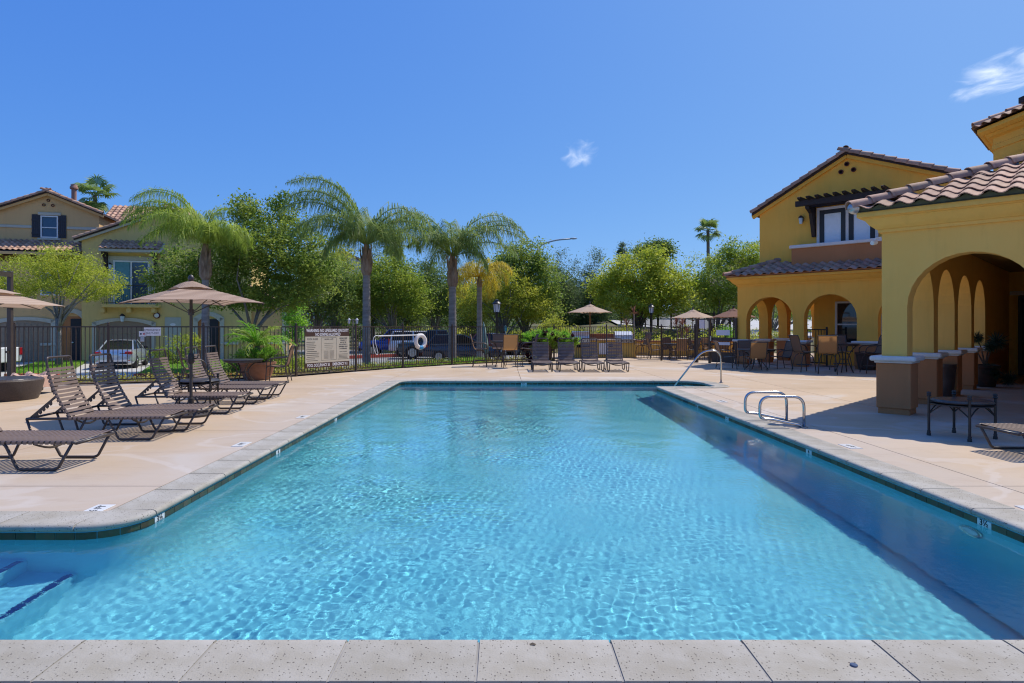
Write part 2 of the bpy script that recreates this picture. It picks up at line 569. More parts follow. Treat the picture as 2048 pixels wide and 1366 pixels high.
coping_mat()
mat('mortar', (.30, .285, .265), .95)
mat('waterline_tile', (.085, .060, .028), .35, scale=14, col2=(.045, .065, .028), objvar=.35)
mat('marker_white', (.66, .66, .65), .3, .05)
mat('marker_black', (.012, .012, .014), .5)
coping = empty('pool_coping'); tag(coping, kind='structure')
OFF = {}
def offd(d):
    d = round(d, 4)
    if d not in OFF: OFF[d] = offset(POOL, d)
    return OFF[d]
def along(d, i, t):
    o = offd(d); a, b = o[i], o[i + 1]
    p, q = Vector(POOL[i]), Vector(POOL[i + 1])
    if (q - p).length > .5 and 1e-6 < t < 1 - 1e-6:      # joints square to a straight edge
        u = (q - p).normalized(); c = p.lerp(q, t) + Vector((u.y, -u.x)) * d
        return (c.x, c.y)
    return (a[0] + (b[0] - a[0]) * t, a[1] + (b[1] - a[1]) * t)
def run_pts(i0, i1):
    L = [0.0]
    for i in range(i0, i1):
        L.append(L[-1] + (Vector(POOL[i + 1]) - Vector(POOL[i])).length)
    return L
def run_at(i0, L, s):
    s = min(max(s, 0), L[-1])
    for k in range(len(L) - 1):
        if s <= L[k + 1] + 1e-9:
            return i0 + k, (s - L[k]) / max(1e-9, L[k + 1] - L[k])
    return i0 + len(L) - 2, 1.0
def sweep(i0, L, s0, s1, prof):
    ss = [s0] + [x for x in L if s0 + .003 < x < s1 - .003] + [s1]
    vs, n = [], len(prof)
    for s in ss:
        i, t = run_at(i0, L, s)
        for (d, z) in prof:
            p = along(d, i, t); vs.append((p[0], p[1], z))
    fs = []
    for a in range(len(ss) - 1):
        for k in range(n):
            k2 = (k + 1) % n
            fs.append((a * n + k, a * n + k2, (a + 1) * n + k2, (a + 1) * n + k))
    fs.append(tuple(range(n))); fs.append(tuple((len(ss) - 1) * n + k for k in range(n))[::-1])
    return vs, fs
CW = .345
bull = [(CW, .010), (.045, .012)] + [(.012 - .035 * math.sin(R(a)), -.018 + .030 * math.cos(R(a))) for a in (10, 35, 60, 90, 125, 155, 180)] + [(.03, -.05), (CW, -.05)]
for (i0, i1, is_arc) in RUNS:
    L = run_pts(i0, i1)
    if i0 == 0:                                        # near edge: joints where the photograph has them
        j0 = -.113 - XS
        cuts = [0.0] + [x for x in (j0 + .623 * k for k in range(-9, 8)) if .2 < x < L[-1] - .2] + [L[-1]]
    else:
        k = max(1, round(L[-1] / .62)); cuts = [L[-1] * q / k for q in range(k + 1)]
    for a, b in zip(cuts[:-1], cuts[1:]):
        v_, f_ = sweep(i0, L, a + .006, b - .006, bull)
        c = Vector(v_[0])
        mb = MB(); mb.add([Vector(p) - c for p in v_], f_)
        o = link('coping_stone', mb.mesh('coping_stone', M['coping_stone'], 40), coping, c)
    v_, f_ = sweep(i0, L, 0, L[-1], [(CW - .004, .005), (.03, .006), (-.008, -.006), (-.016, -.022), (.0, -.040), (.03, -.046), (CW - .004, -.046)])
    mb = MB(); mb.add(v_, f_); mb.build('joint_mortar', M['mortar'], coping)
tiles = empty('waterline_tiles'); tag(tiles, kind='structure')
MARK = {}
def mark_at(x, y, s): MARK[(x, y)] = s
for x, y, s in ((XL, 5.2, '3½'), (XL, 7.92, '4'), (XL, 10.6, '4'), (XR, 5.09, '3½'), (XR, 7.97, '4'), (XR, 10.7, '4'), (XR, 12.4, '4½'), (.62, YF, '4½')): mark_at(x, y, s)
for (i0, i1, is_arc) in RUNS:
    L = run_pts(i0, i1)
    if i0 == 0: continue                               # the near wall faces away
    k = max(1, round(L[-1] / .152))
    for q in range(k):
        s0, s1 = L[-1] * q / k, L[-1] * (q + 1) / k
        i, t = run_at(i0, L, (s0 + s1) / 2)
        c = Vector(along(-.006, i, t) + (0,))
        if abs(c.y - YW) < .02 and c.x < -4.6: continue
        word = None
        for (mx_, my_), s in MARK.items():
            if math.hypot(mx_ - c.x, my_ - c.y) < .077: word = s; break
        v_, f_ = sweep(i0, L, s0 + .003, s1 - .003, [(-.007, -.052), (-.007, -.125), (.002, -.125), (.002, -.052)])
        mb = MB(); mb.add([Vector(p) - c for p in v_], f_)
        o = link('depth_marker' if word else 'tile', mb.mesh('tile', M['marker_white' if word else 'waterline_tile']), tiles, c)
        if word:
            d = (Vector(POOL[i + 1]) - Vector(POOL[i])).normalized()
            ex = Vector((-d.x, -d.y, 0)); ez = Vector((-d.y, d.x, 0))
            lettering(word, .072, M['marker_black'], o, frame(Vector((0, 0, -.078)) + ez * .002, ex, (0, 0, 1), ez), bold=True)

# ---------------------------------------------------------------- deck of cast slabs
def deck_mat():
    m = mat('deck_concrete', (.44, .325, .21), .82, scale=.55, col2=(.52, .395, .275), bump=.12, bscale=55, objvar=.03, coords='Object', lo=.3, hi=.7)
    n, l, bs = nodes_of(m)
    src = bs.inputs['Base Color'].links[0].from_socket
    tc = n.new('ShaderNodeTexCoord')
    nz = n.new('ShaderNodeTexNoise'); nz.inputs['Scale'].default_value = .55; nz.inputs['Detail'].default_value = 7; nz.inputs['Distortion'].default_value = 1.2
    l.new(tc.outputs['Object'], nz.inputs['Vector'])
    mr = n.new('ShaderNodeMapRange'); l.new(nz.outputs['Fac'], mr.inputs[0]); mr.inputs[1].default_value = .54; mr.inputs[2].default_value = .66; mr.inputs[4].default_value = .75
    mx = n.new('ShaderNodeMix'); mx.data_type = 'RGBA'; l.new(mr.outputs[0], mx.inputs[0]); l.new(src, mx.inputs[6]); mx.inputs[7].default_value = (.53, .475, .415, 1)
    # bleached, chalky margin that splashing has left along the water
    sx = n.new('ShaderNodeSeparateXYZ'); l.new(tc.outputs['Object'], sx.inputs[0])
    def mth(op, a, b=None, c=None):
        q = n.new('ShaderNodeMath'); q.operation = op
        for i, x in enumerate((a, b, c)):
            if x is None: continue
            if isinstance(x, (int, float)): q.inputs[i].default_value = x
            else: l.new(x, q.inputs[i])
        return q.outputs[0]
    dx = mth('SUBTRACT', mth('ABSOLUTE', mth('SUBTRACT', sx.outputs[0], (XL + XR) / 2)), (XR - XL) / 2)
    dy = mth('SUBTRACT', sx.outputs[1], YF)
    dd = mth('MAXIMUM', dx, dy)
    wing = mth('ADD', mth('MULTIPLY', mth('SUBTRACT', sx.outputs[1], YW + .35), .8), mth('MULTIPLY', mth('MAXIMUM', mth('SUBTRACT', sx.outputs[0], XL), 0), 9))
    dd = mth('MINIMUM', dd, wing)
    n2 = n.new('ShaderNodeTexNoise'); n2.inputs['Scale'].default_value = .8; n2.inputs['Detail'].default_value = 6; l.new(tc.outputs['Object'], n2.inputs['Vector'])
    dd = mth('ADD', dd, mth('MULTIPLY', mth('SUBTRACT', n2.outputs['Fac'], .5), 2.2))
    m2 = n.new('ShaderNodeMapRange'); l.new(dd, m2.inputs[0]); m2.inputs[1].default_value = 1.7; m2.inputs[2].default_value = .7; m2.inputs[3].default_value = 0; m2.inputs[4].default_value = .6
    m3 = n.new('ShaderNodeMix'); m3.data_type = 'RGBA'; l.new(m2.outputs[0], m3.inputs[0]); l.new(mx.outputs[2], m3.inputs[6]); m3.inputs[7].default_value = (.45, .39, .335, 1)
    # scattered rusty and dark specks, hairline streaks
    n4 = n.new('ShaderNodeTexNoise'); n4.inputs['Scale'].default_value = 2.4; n4.inputs['Detail'].default_value = 9; n4.inputs['Roughness'].default_value = .75
    mp = n.new('ShaderNodeMapping'); mp.inputs['Scale'].default_value = (.45, 1.6, 1); l.new(tc.outputs['Object'], mp.inputs[0]); l.new(mp.outputs[0], n4.inputs['Vector'])
    m5 = n.new('ShaderNodeMapRange'); l.new(n4.outputs['Fac'], m5.inputs[0]); m5.inputs[1].default_value = .52; m5.inputs[2].default_value = .8; m5.inputs[4].default_value = .6
    m6 = n.new('ShaderNodeMix'); m6.data_type = 'RGBA'; l.new(m5.outputs[0], m6.inputs[0]); l.new(m3.outputs[2], m6.inputs[6]); m6.inputs[7].default_value = (.34, .245, .18, 1)
    # thin white lines of lime left by drying water
    n7 = n.new('ShaderNodeTexNoise'); n7.inputs['Scale'].default_value = .36; n7.inputs['Detail'].default_value = 5; n7.inputs['Distortion'].default_value = .8; l.new(tc.outputs['Object'], n7.inputs['Vector'])
    band = mth('ABSOLUTE', mth('SUBTRACT', n7.outputs['Fac'], .5))
    m7 = n.new('ShaderNodeMapRange'); m7.interpolation_type = 'SMOOTHSTEP'; l.new(band, m7.inputs[0]); m7.inputs[1].default_value = .022; m7.inputs[2].default_value = .004; m7.inputs[3].default_value = 0; m7.inputs[4].default_value = .15
    near = n.new('ShaderNodeMapRange'); l.new(dd, near.inputs[0]); near.inputs[1].default_value = 3.2; near.inputs[2].default_value = 1.4; near.inputs[3].default_value = 0; near.inputs[4].default_value = 1
    m8 = n.new('ShaderNodeMix'); m8.data_type = 'RGBA'; l.new(mth('MULTIPLY', m7.outputs[0], near.outputs[0]), m8.inputs[0]); l.new(m6.outputs[2], m8.inputs[6]); m8.inputs[7].default_value = (.66, .65, .65, 1)
    l.new(m8.outputs[2], bs.inputs['Base Color'])
    return m
deck_mat()
mat('joint_bed', (.10, .075, .06), .95)  # dark base that shows through the open slab joints
DECK = [(-30, -16), (30, -16), (30, 36), (2.6, 36), (2.4, 27.75), (0, 26.5), (-1.99, 24.85), (-3.7, 23.0), (-5.0, 21.1), (-6.3, 19.1), (-8.35, 17.5), (-10.35, 16.55), (-12.5, 16.15), (-30, 15.6)]
hole = [tuple(p) for p in offd(CW - .002)]
hole = [(-5.9, YN - CW)] + hole[1:-1] + [(-5.9, YW + CW)]
deck = empty('pool_deck'); tag(deck, kind='structure')
bm = bmesh.new()
def loop(pts):
    vs_ = [bm.verts.new((p[0], p[1], 0)) for p in pts]
    return [bm.edges.new((vs_[i], vs_[(i + 1) % len(vs_)])) for i in range(len(vs_))]
eds = loop(DECK) + loop(hole)
bmesh.ops.triangle_fill(bm, use_beauty=True, use_dissolve=False, edges=eds, normal=(0, 0, 1))
XJ = (-15.4, -12.2, -9.0, -5.9, -3.21, .53, 4.7, 7.0, 10.2, 13.4, 16.6, 19.8)
YJ = (-9, -5, -1.2, 2.6, 5.9, 9.1, 12.3, 15.3, 17.76, 21.4, 24.6, 27.9, 31)
for x in XJ:
    for d in (-.006, .006):
        bmesh.ops.bisect_plane(bm, geom=bm.verts[:] + bm.edges[:] + bm.faces[:], plane_co=(x + d, 0, 0), plane_no=(1, 0, 0), dist=1e-5)
for y in YJ:
    for d in (-.006, .006):
        bmesh.ops.bisect_plane(bm, geom=bm.verts[:] + bm.edges[:] + bm.faces[:], plane_co=(0, y + d, 0), plane_no=(0, 1, 0), dist=1e-5)
cells = {}
for f in bm.faces:
    c = f.calc_center_median()
    if inside(hole, c.x, c.y): continue
    if any(abs(c.x - x) < .006 for x in XJ) or any(abs(c.y - y) < .006 for y in YJ): continue
    if f.calc_area() < 1e-6: continue
    key = (sum(c.x > x for x in XJ), sum(c.y > y for y in YJ))
    cells.setdefault(key, []).append([v.co.copy() for v in f.verts])
bm.free()
for key in sorted(cells):
    mb = MB()
    for vs_ in cells[key]:
        if (vs_[1] - vs_[0]).cross(vs_[2] - vs_[0]).z < 0: vs_ = vs_[::-1]
        mb.add(vs_, [tuple(range(len(vs_)))])
    me = mb.mesh('slab', M['deck_concrete'])
    b2 = bmesh.new(); b2.from_mesh(me)
    bmesh.ops.remove_doubles(b2, verts=b2.verts, dist=1e-4)
    r_ = bmesh.ops.extrude_face_region(b2, geom=b2.faces[:])
    for v in [g for g in r_['geom'] if isinstance(g, bmesh.types.BMVert)]: v.co.z -= .04
    bmesh.ops.recalc_face_normals(b2, faces=b2.faces)
    b2.to_mesh(me); b2.free()
    o = link('slab', me, deck)
mb = MB()
bm = bmesh.new()
eds = loop(DECK) + loop(hole)
bmesh.ops.triangle_fill(bm, use_beauty=True, use_dissolve=False, edges=eds, normal=(0, 0, 1))
for f in bm.faces:
    c = f.calc_center_median()
    if inside(hole, c.x, c.y): continue
    vs_ = [Vector((v.co.x, v.co.y, -.03)) for v in f.verts]
    if (vs_[1] - vs_[0]).cross(vs_[2] - vs_[0]).z < 0: vs_ = vs_[::-1]
    mb.add(vs_, [tuple(range(len(vs_)))])
bm.free()
mb.build('slab_bed', M['joint_bed'], deck)
# depth plates let into the deck
for x, y, s, rz in ((-3.33, 5.12, '3½ FT', 90), (-3.33, 7.99, '4 FT', 90), (-3.33, 10.43, '4 FT', 90), (4.36, 7.85, '4 FT', -90), (4.36, 5.09, '3½ FT', -90), (4.42, 12.6, '4½ FT', -90)):
    mb = MB(); mb.box((0, 0, 0), (.30, .15, .006), bev=.002)
    o = mb.build('depth_plate', M['marker_white'], deck, loc=(x, y, .003), rz=R(rz))
    lettering(s, .085, M['marker_black'], o, Matrix.Translation((0, 0, .0035)), bold=True)
# drain cap and a leaf on the near coping
mat('drain_blue', (.05, .08, .15), .4)
mb = MB(); mb.lathe([(.016, 0), (.016, .004), (.013, .006), (0, .006)], 14)
t = mb.build('deck_screw_cap', M['drain_blue'], loc=(1.545, 2.752, .012))
tag(t, 'small round dark blue cap set in the speckled coping stone', 'cap')
mat('dry_leaf', (.10, .075, .05), .8)
mb = MB(); mb.add([(-.014, -.006, 0), (.01, -.009, .004), (.016, .004, .002), (0, .009, .007), (-.012, .006, .003)], [(0, 1, 2, 3, 4)])
t = mb.build('fallen_leaf', M['dry_leaf'], loc=(.142, 2.93, .012))
tag(t, 'dry crumpled brown leaf on the edge of the near coping', 'leaf')
# pool light in the right wall
mat('steel', (.50, .50, .50), .22, .05, metal=1.0)
mat('lamp_glass', (.55, .68, .72), .15, .1)
t = empty('pool_light', (XR - .012, 5.16, -.42)); tag(t, 'round underwater pool light with a steel rim in the right pool wall', 'pool light')
Mx = Matrix.Rotation(R(-90), 4, 'Y')
mb = MB(); mb.lathe([(.098, 0), (.115, .008), (.125, .0), (.115, -.004)], 28, M=Mx); mb.build('rim', M['steel'], t, 40)
mb = MB(); mb.lathe([(.1, .002), (.07, .012), (0, .016)], 24, M=Mx); mb.build('lens', M['lamp_glass'], t, True)
mat('skimmer_dark', (.02, .025, .03), .6)
mb = MB(); mb.box((0, 0, 0), (.012, .34, .06)); t = mb.build('skimmer_opening', M['skimmer_dark'], loc=(XR - .004, 13.2, -.085)); tag(t, 'dark skimmer slot in the waterline tiles of the right wall', 'skimmer')
# ---------------------------------------------------------------- clubhouse at 45 degrees to the pool
def stucco(name, col, col2, sc=.9):
    m = mat(name, col, .9, scale=sc, col2=col2, bump=.45, bscale=110, detail=8, lo=.25, hi=.75)
    n, l, bs = nodes_of(m)                  # faint run-off streaks and fading
    tc = n.new('ShaderNodeTexCoord'); mp = n.new('ShaderNodeMapping'); mp.inputs['Scale'].default_value = (2.6, 2.6, .35); l.new(tc.outputs['Object'], mp.inputs[0])
    nz = n.new('ShaderNodeTexNoise'); nz.inputs['Scale'].default_value = 1.6; nz.inputs['Detail'].default_value = 7; nz.inputs['Roughness'].default_value = .65; l.new(mp.outputs[0], nz.inputs['Vector'])
    mr = n.new('ShaderNodeMapRange'); l.new(nz.outputs['Fac'], mr.inputs[0]); mr.inputs[1].default_value = .5; mr.inputs[2].default_value = .75; mr.inputs[4].default_value = .22
    mx = n.new('ShaderNodeMix'); mx.data_type = 'RGBA'; l.new(mr.outputs[0], mx.inputs[0]); l.new(bs.inputs['Base Color'].links[0].from_socket, mx.inputs[6]); mx.inputs[7].default_value = tuple(c * .55 for c in col) + (1,)
    l.new(mx.outputs[2], bs.inputs['Base Color'])
    return m
stucco('stucco_yellow', (.90, .50, .105), (.94, .565, .14))
stucco('stucco_yellow_bounce', (.92, .46, .065), (.95, .52, .09))  # same stucco as the pavilion, warm bounce light put into its colour
stucco('stucco_brown', (.46, .185, .068), (.52, .215, .085))
stucco('cap_white', (.70, .66, .60), (.76, .72, .66))
mat('roof_tile', (.36, .195, .125), .8, scale=7, col2=(.48, .305, .21), objvar=.26, bump=.2, bscale=70)
mat('roof_felt', (.06, .045, .05), .9)
mat('eave_closure', (.12, .135, .085), .9)
mat('dark_wood', (.030, .020, .017), .65, .3, scale=12, stretch=(1, 8, 8), bump=.3)
mat('dark_metal', (.035, .028, .024), .45, .15)
mat('white_vinyl', (.70, .70, .68), .4, .03)
mat('frame_dark', (.028, .025, .026), .45, .1)
mat('clay_pipe', (.10, .022, .015), .7, .2)
mat('void_dark', (.006, .006, .007), .9)
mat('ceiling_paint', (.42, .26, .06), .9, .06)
mat('blind', (.80, .87, .91), .6, .03)
def glass(name, col=(.02, .025, .03), rough=.03):
    m = mat(name, col, rough, .1, spec=.7)
    return m
glass('pane_dark'); glass('pane_blue', (.03, .07, .13))
def wall_arches(mb, L0, L1, z1, ops, thick, zp, axis, off, n=16):
    """arcaded wall along 'axis' (0: s, 1: t); ops: (centre, radius, spring); piers start at height zp"""
    def P(u, w, z): return (u, off + w, z) if axis == 0 else (off + w, u, z)
    edges = [L0]
    for (c, r, zs) in ops: edges += [c - r, c + r]
    edges.append(L1)
    for a, b in zip(edges[0::2], edges[1::2]):
        if b - a < .01: continue
        vs_ = [P(a, 0, zp), P(b, 0, zp), P(b, thick, zp), P(a, thick, zp), P(a, 0, z1), P(b, 0, z1), P(b, thick, z1), P(a, thick, z1)]
        mb.add(vs_, [(0, 3, 2, 1), (4, 5, 6, 7), (0, 1, 5, 4), (1, 2, 6, 5), (2, 3, 7, 6), (3, 0, 4, 7)])
    for (c, r, zs) in ops:
        pts = [(c - r * math.cos(math.pi * k / n), zs + r * math.sin(math.pi * k / n)) for k in range(n + 1)]
        for (u0, a0), (u1, a1) in zip(pts[:-1], pts[1:]):
            mb.add([P(u0, 0, a0), P(u1, 0, a1), P(u1, 0, z1), P(u0, 0, z1)], [(0, 1, 2, 3)])
            mb.add([P(u0, thick, a0), P(u1, thick, a1), P(u1, thick, z1), P(u0, thick, z1)], [(3, 2, 1, 0)])
            mb.add([P(u0, 0, a0), P(u1, 0, a1), P(u1, thick, a1), P(u0, thick, a0)], [(3, 2, 1, 0)])
def pedestal(parent, s0, s1, t0, t1):
    cs, ct, ds, dt = (s0 + s1) / 2, (t0 + t1) / 2, s1 - s0, t1 - t0
    mb = MB()
    mb.box((cs, ct, .05), (ds - .05, dt - .05, .1))
    mb.box((cs, ct, .49), (ds, dt, .78), bev=.012)
    o = mb.build('pedestal', M['stucco_brown'], parent)
    mb = MB()
    mb.box((cs, ct, .897), (ds + .05, dt + .05, .034), bev=.008)
    mb.box((cs, ct, .957), (ds + .17, dt + .17, .086), bev=.03)
    mb.build('cap', M['cap_white'], o)
    return o
CORN = [(.0, 3.14), (.045, 3.14), (.05, 3.195), (.075, 3.2), (.10, 3.225), (.155, 3.27), (.20, 3.335), (.225, 3.375), (.26, 3.38), (.26, 3.40), (.31, 3.402), (.31, 3.485), (0, 3.485)]
def cornice(parent, path_fn, k, name='cornice', prof=CORN, z=0, m='stucco_yellow'):
    mb = MB()
    n = len(prof)
    vs_ = []
    for i in range(k):
        for (p, zz) in prof: 
            q = path_fn(i, p); vs_.append((q[0], q[1], zz + z))
    fs = []
    for i in range(k - 1):
        for a in range(n):
            b = (a + 1) % n
            fs.append((i * n + a, i * n + b, (i + 1) * n + b, (i + 1) * n + a))
    fs.append(tuple(range(n))); fs.append(tuple((k - 1) * n + a for a in range(n))[::-1])
    mb.add(vs_, fs)
    return mb.build(name, M[m], parent, 25)
# one S-shaped roof tile (x across, y up the slope, z off the roof) and one barrel ridge tile (along y)
def s_tile_mesh(w=.30, L=.42, h=.036, th=.016, k=9):
    mb = MB()
    top = []
    for j in (0, L):
        for i in range(k):
            u = i / (k - 1)
            zz = h * math.sin(2 * math.pi * u) + h
            top.append((u * (w + .02) - w / 2, j, zz + (.03 if j == 0 else 0)))
    vs_ = top + [(x, y, z - th) for (x, y, z) in top]
    fs = []
    for i in range(k - 1):
        fs.append((i, i + 1, k + i + 1, k + i))
        fs.append((2 * k + i + 1, 2 * k + i, 3 * k + i, 3 * k + i + 1))
        fs.append((i + 1, i, 2 * k + i, 2 * k + i + 1))
    mb.add(vs_, fs)
    return mb.mesh('tile', M['roof_tile'], 40)
def barrel_mesh(r=.125, L=.42, k=9, th=.018):
    mb = MB()
    vs_ = []
    for (j, rr, dz) in ((0, r, .025), (L, r * .86, 0)):
        for q in (rr, rr - th):
            for i in range(k):
                a = R(-8 + 196 * i / (k - 1))
                vs_.append((q * math.cos(a), j, q * math.sin(a) + dz - .02))
    fs = []
    for i in range(k - 1):
        fs += [(i + 1, i, 2 * k + i, 2 * k + i + 1), (k + i, k + i + 1, 3 * k + i + 1, 3 * k + i), (i, i + 1, k + i + 1, k + i)]
    mb.add(vs_, fs)
    return mb.mesh('ridge_tile', M['roof_tile'], 50)
S_TILE, BARREL = s_tile_mesh(), barrel_mesh()
RND = random.Random(11)
def tile_roof(parent, o, ex, ey, width, length, keep=None, w=.30, ex_l=.36, mesh=None):
    """tiles on the plane at o spanned by ex (along the eave) and ey (up the slope), parent coordinates"""
    o, ex, ey = Vector(o), Vector(ex).normalized(), Vector(ey).normalized()
    ez = ex.cross(ey)
    for j in range(max(1, int(round(length / ex_l)))):
        for i in range(int(width / w)):
            u, v = (i + .5) * w, j * ex_l
            p = o + ex * u + ey * v + ez * .015
            if keep and not keep(p + ey * ex_l * .5): continue
            t = link('tile', mesh or S_TILE, parent)
            jit = RND.uniform(-.006, .006)
            t.matrix_local = frame(p + ex * jit + ez * RND.uniform(0, .004), ex, ey, ez)
def ridge_line(parent, a, b, up=(0, 0, 1), step=.36, sink=.0, mesh=None):
    a, b = Vector(a), Vector(b)
    d = (b - a); n = max(1, int(d.length / step)); d.normalize()
    r_ = d.cross(Vector(up)).normalized(); u = r_.cross(d)
    for i in range(n + 1):
        t = link('ridge_tile', mesh or BARREL, parent)
        t.matrix_local = frame(a + d * (i * step) - u * sink + u * RND.uniform(0, .006), r_, d, u)
SL = .405
# --- the arcade pavilion in front
BO = (6.617, 10.918, 0)
pav = empty('arcade_pavilion', BO, R(-45))
tag(pav, 'yellow stucco arcade pavilion with a tiled hip roof on brown pedestals beside the pool', 'pavilion')
AR, SPR = .835, 1.85
mb = MB()
wall_arches(mb, 0, 6.4, 3.47, [(1.25, .87, 1.84), (3.37, .87, 1.84), (5.49, .87, 1.84)], .38, .99, 0, 0.0)
mb.build('wall', M['stucco_yellow'], pav)
mb = MB()
wall_arches(mb, .382, 12.88, 3.46, [(.38 + AR + 2.05 * k, AR, SPR) for k in range(4)], .38, .99, 1, 0.002)
mb.build('wall', M['stucco_yellow'], pav)
mb = MB(); mb.box((.19, (8.6 + 12.85) / 2, .5), (.376, 12.85 - 8.6, 1.0)); mb.build('wall', M['stucco_brown'], pav)
for (s0, t0) in [(0, 0), (2.12, 0), (4.24, 0)] + [(0, 2.05 * k) for k in range(1, 5)]:
    pedestal(pav, s0 - .07, s0 + .45, t0 - .07, t0 + .45)
mb = MB(); mb.box((3.5, 12.99, 1.75), (7.8, .2, 3.5)); mb.build('wall', M['stucco_yellow'], pav)
mb = MB(); mb.box((4.6, 6.7, 1.75), (.2, 12.3, 3.5)); mb.build('wall', M['stucco_yellow'], pav)
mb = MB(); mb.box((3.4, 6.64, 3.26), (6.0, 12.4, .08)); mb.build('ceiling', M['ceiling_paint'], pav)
cornice(pav, lambda i, p: ((6.4, -p), (-p, -p), (-p, 13.0))[i], 3)
# dark glazed doors at the end of the arcade
d = MB()
for s in (.62, 1.75, 2.88): d.box((s + .03, 12.87, 1.24), (.09, .06, 2.48))
d.box((1.78, 12.87, 2.44), (2.3, .061, .09)); d.box((1.78, 12.87, .1), (2.3, .061, .2)); d.box((1.78, 12.865, 1.05), (2.3, .05, .06))
dr = d.build('door', M['frame_dark'], pav)
mb = MB(); mb.box((1.78, 12.885, 1.24), (2.3, .02, 2.4)); mb.build('pane', M['pane_dark'], dr)
mb = MB(); mb.box((1.75, 12.86, 2.56), (2.7, .07, .13), bev=.01); mb.build('door_trim', M['cap_white'], pav)
mb = MB(); mb.tube([(1.6, 12.83, .9), (1.6, 12.79, .95), (1.6, 12.79, 1.25), (1.6, 12.83, 1.3)], .012); mb.build('handle', M['steel'], dr)
e = .36
def rz(d): return 3.49 + SL * d
rf = MB()
def sh(pts): return [(a, b, c) for a, b, c in pts]
rf.add([(-e, -e, rz(0)), (6.8, -e, rz(0)), (6.8, 3, rz(3 + e)), (3, 3, rz(3 + e)), (3, 13.2, rz(3 + e)), (-e, 13.2, rz(0)), (6.8, 13.2, rz(3 + e))],
       [(0, 1, 2, 3), (0, 3, 4, 5), (3, 2, 6, 4)])
roof = rf.build('roof', M['roof_felt'], pav)
ns = 1 / math.hypot(1, SL)
tile_roof(roof, (-e + .02, -e - .03, rz(0) + .0), (1, 0, 0), (0, ns, SL * ns), 7.0, 3.6, keep=lambda p: p.x - p.y > .02 and p.x < 6.6)
tile_roof(roof, (-e - .03, 13.1, rz(0)), (0, -1, 0), (ns, 0, SL * ns), 13.2, .8, keep=lambda p: p.y - p.x > .1)
ridge_line(roof, (-e - .04, -e - .04, rz(0) + .075), (3, 3, rz(3 + e) + .075))
ec = MB()
for k in range(70):
    u0, u1 = -e + .1 * k, -e + .1 * (k + 1)
    def wz(u): return 3.52 + .036 + .036 * math.sin(2 * math.pi * (u - (-e + .02)) / .30)
    ec.add([(u0, -.325, 3.484), (u1, -.325, 3.484), (u1, -.325, wz(u1)), (u0, -.325, wz(u0))], [(0, 1, 2, 3)])
ec.add([(-.325, -.325, 3.484), (-.325, 13, 3.484), (-.325, 13, 3.56), (-.325, -.325, 3.56)], [(3, 2, 1, 0)])
ec.build('eave_closure', M['eave_closure'], pav)
mat('zinc', (.45, .46, .47), .4, .1, metal=.8)
mb = MB(); mb.lathe([(0, 0), (.05, .006), (.085, .03), (.105, .07), (.112, .13)], 16, M=Matrix.Translation((-e - .05, -e - .05, 3.575)) @ Matrix.Rotation(R(45), 4, 'Z') @ Matrix.Rotation(R(90), 4, 'Y')); mb.build('hip_end_cap', M['zinc'], pav, 50)
# bullet camera on the corner
cm = MB(); cm.tube([(-.01, .02, 3.07), (-.09, -.0, 3.06), (-.11, -.01, 3.02)], .012); cm.lathe([(.035, 0), (.042, .03), (.04, .14), (0, .15)], 14, M=Matrix.Translation((-.13, -.08, 2.97)) @ Matrix.Rotation(R(-80), 4, 'X') @ Matrix.Rotation(R(10), 4, 'Y'))
c_ = cm.build('security_camera', M['white_vinyl'], pav, 40)

# --- the two-storey clubhouse behind
club = empty('clubhouse', BO, R(-45))
tag(club, 'two storey yellow stucco clubhouse with a gabled tile roof and dark timber window awning', 'clubhouse')
T0 = 12.17
mb = MB()
wall_arches(mb, -8.114, -.42, 3.46, [(-6.85, .90, 1.77), (-4.66, .897, 1.80), (-2.2, .9, 1.80)], .38, .99, 0, T0)
mb.build('wall', M['stucco_yellow_bounce'], club)
mb = MB()
wall_arches(mb, T0 + .382, 22, 3.455, [(T0 + .38 + .85 + 2.1 * k, .85, 1.82) for k in range(4)], .38, .99, 1, -8.112)
mb.build('wall', M['stucco_yellow_bounce'], club)
for (a, b) in ((-8.19, -7.68), (-6.02, -5.48), (-3.83, -2.98), (-1.36, -.6)): pedestal(club, a, b, T0 - .07, T0 + .45)
for k in range(1, 4): pedestal(club, -8.19, -7.66, T0 + 2.1 * k - .06, T0 + 2.1 * k + .44)
cornice(club, lambda i, p: ((-.36, T0 - p), (-8.114 - p, T0 - p), (-8.114 - p, 22))[i], 3, m='stucco_yellow_bounce')
mb = MB(); mb.box((-4.2, 17.2, 3.2), (7.4, 9.4, .08)); mb.build('ceiling', M['ceiling_paint'], club)
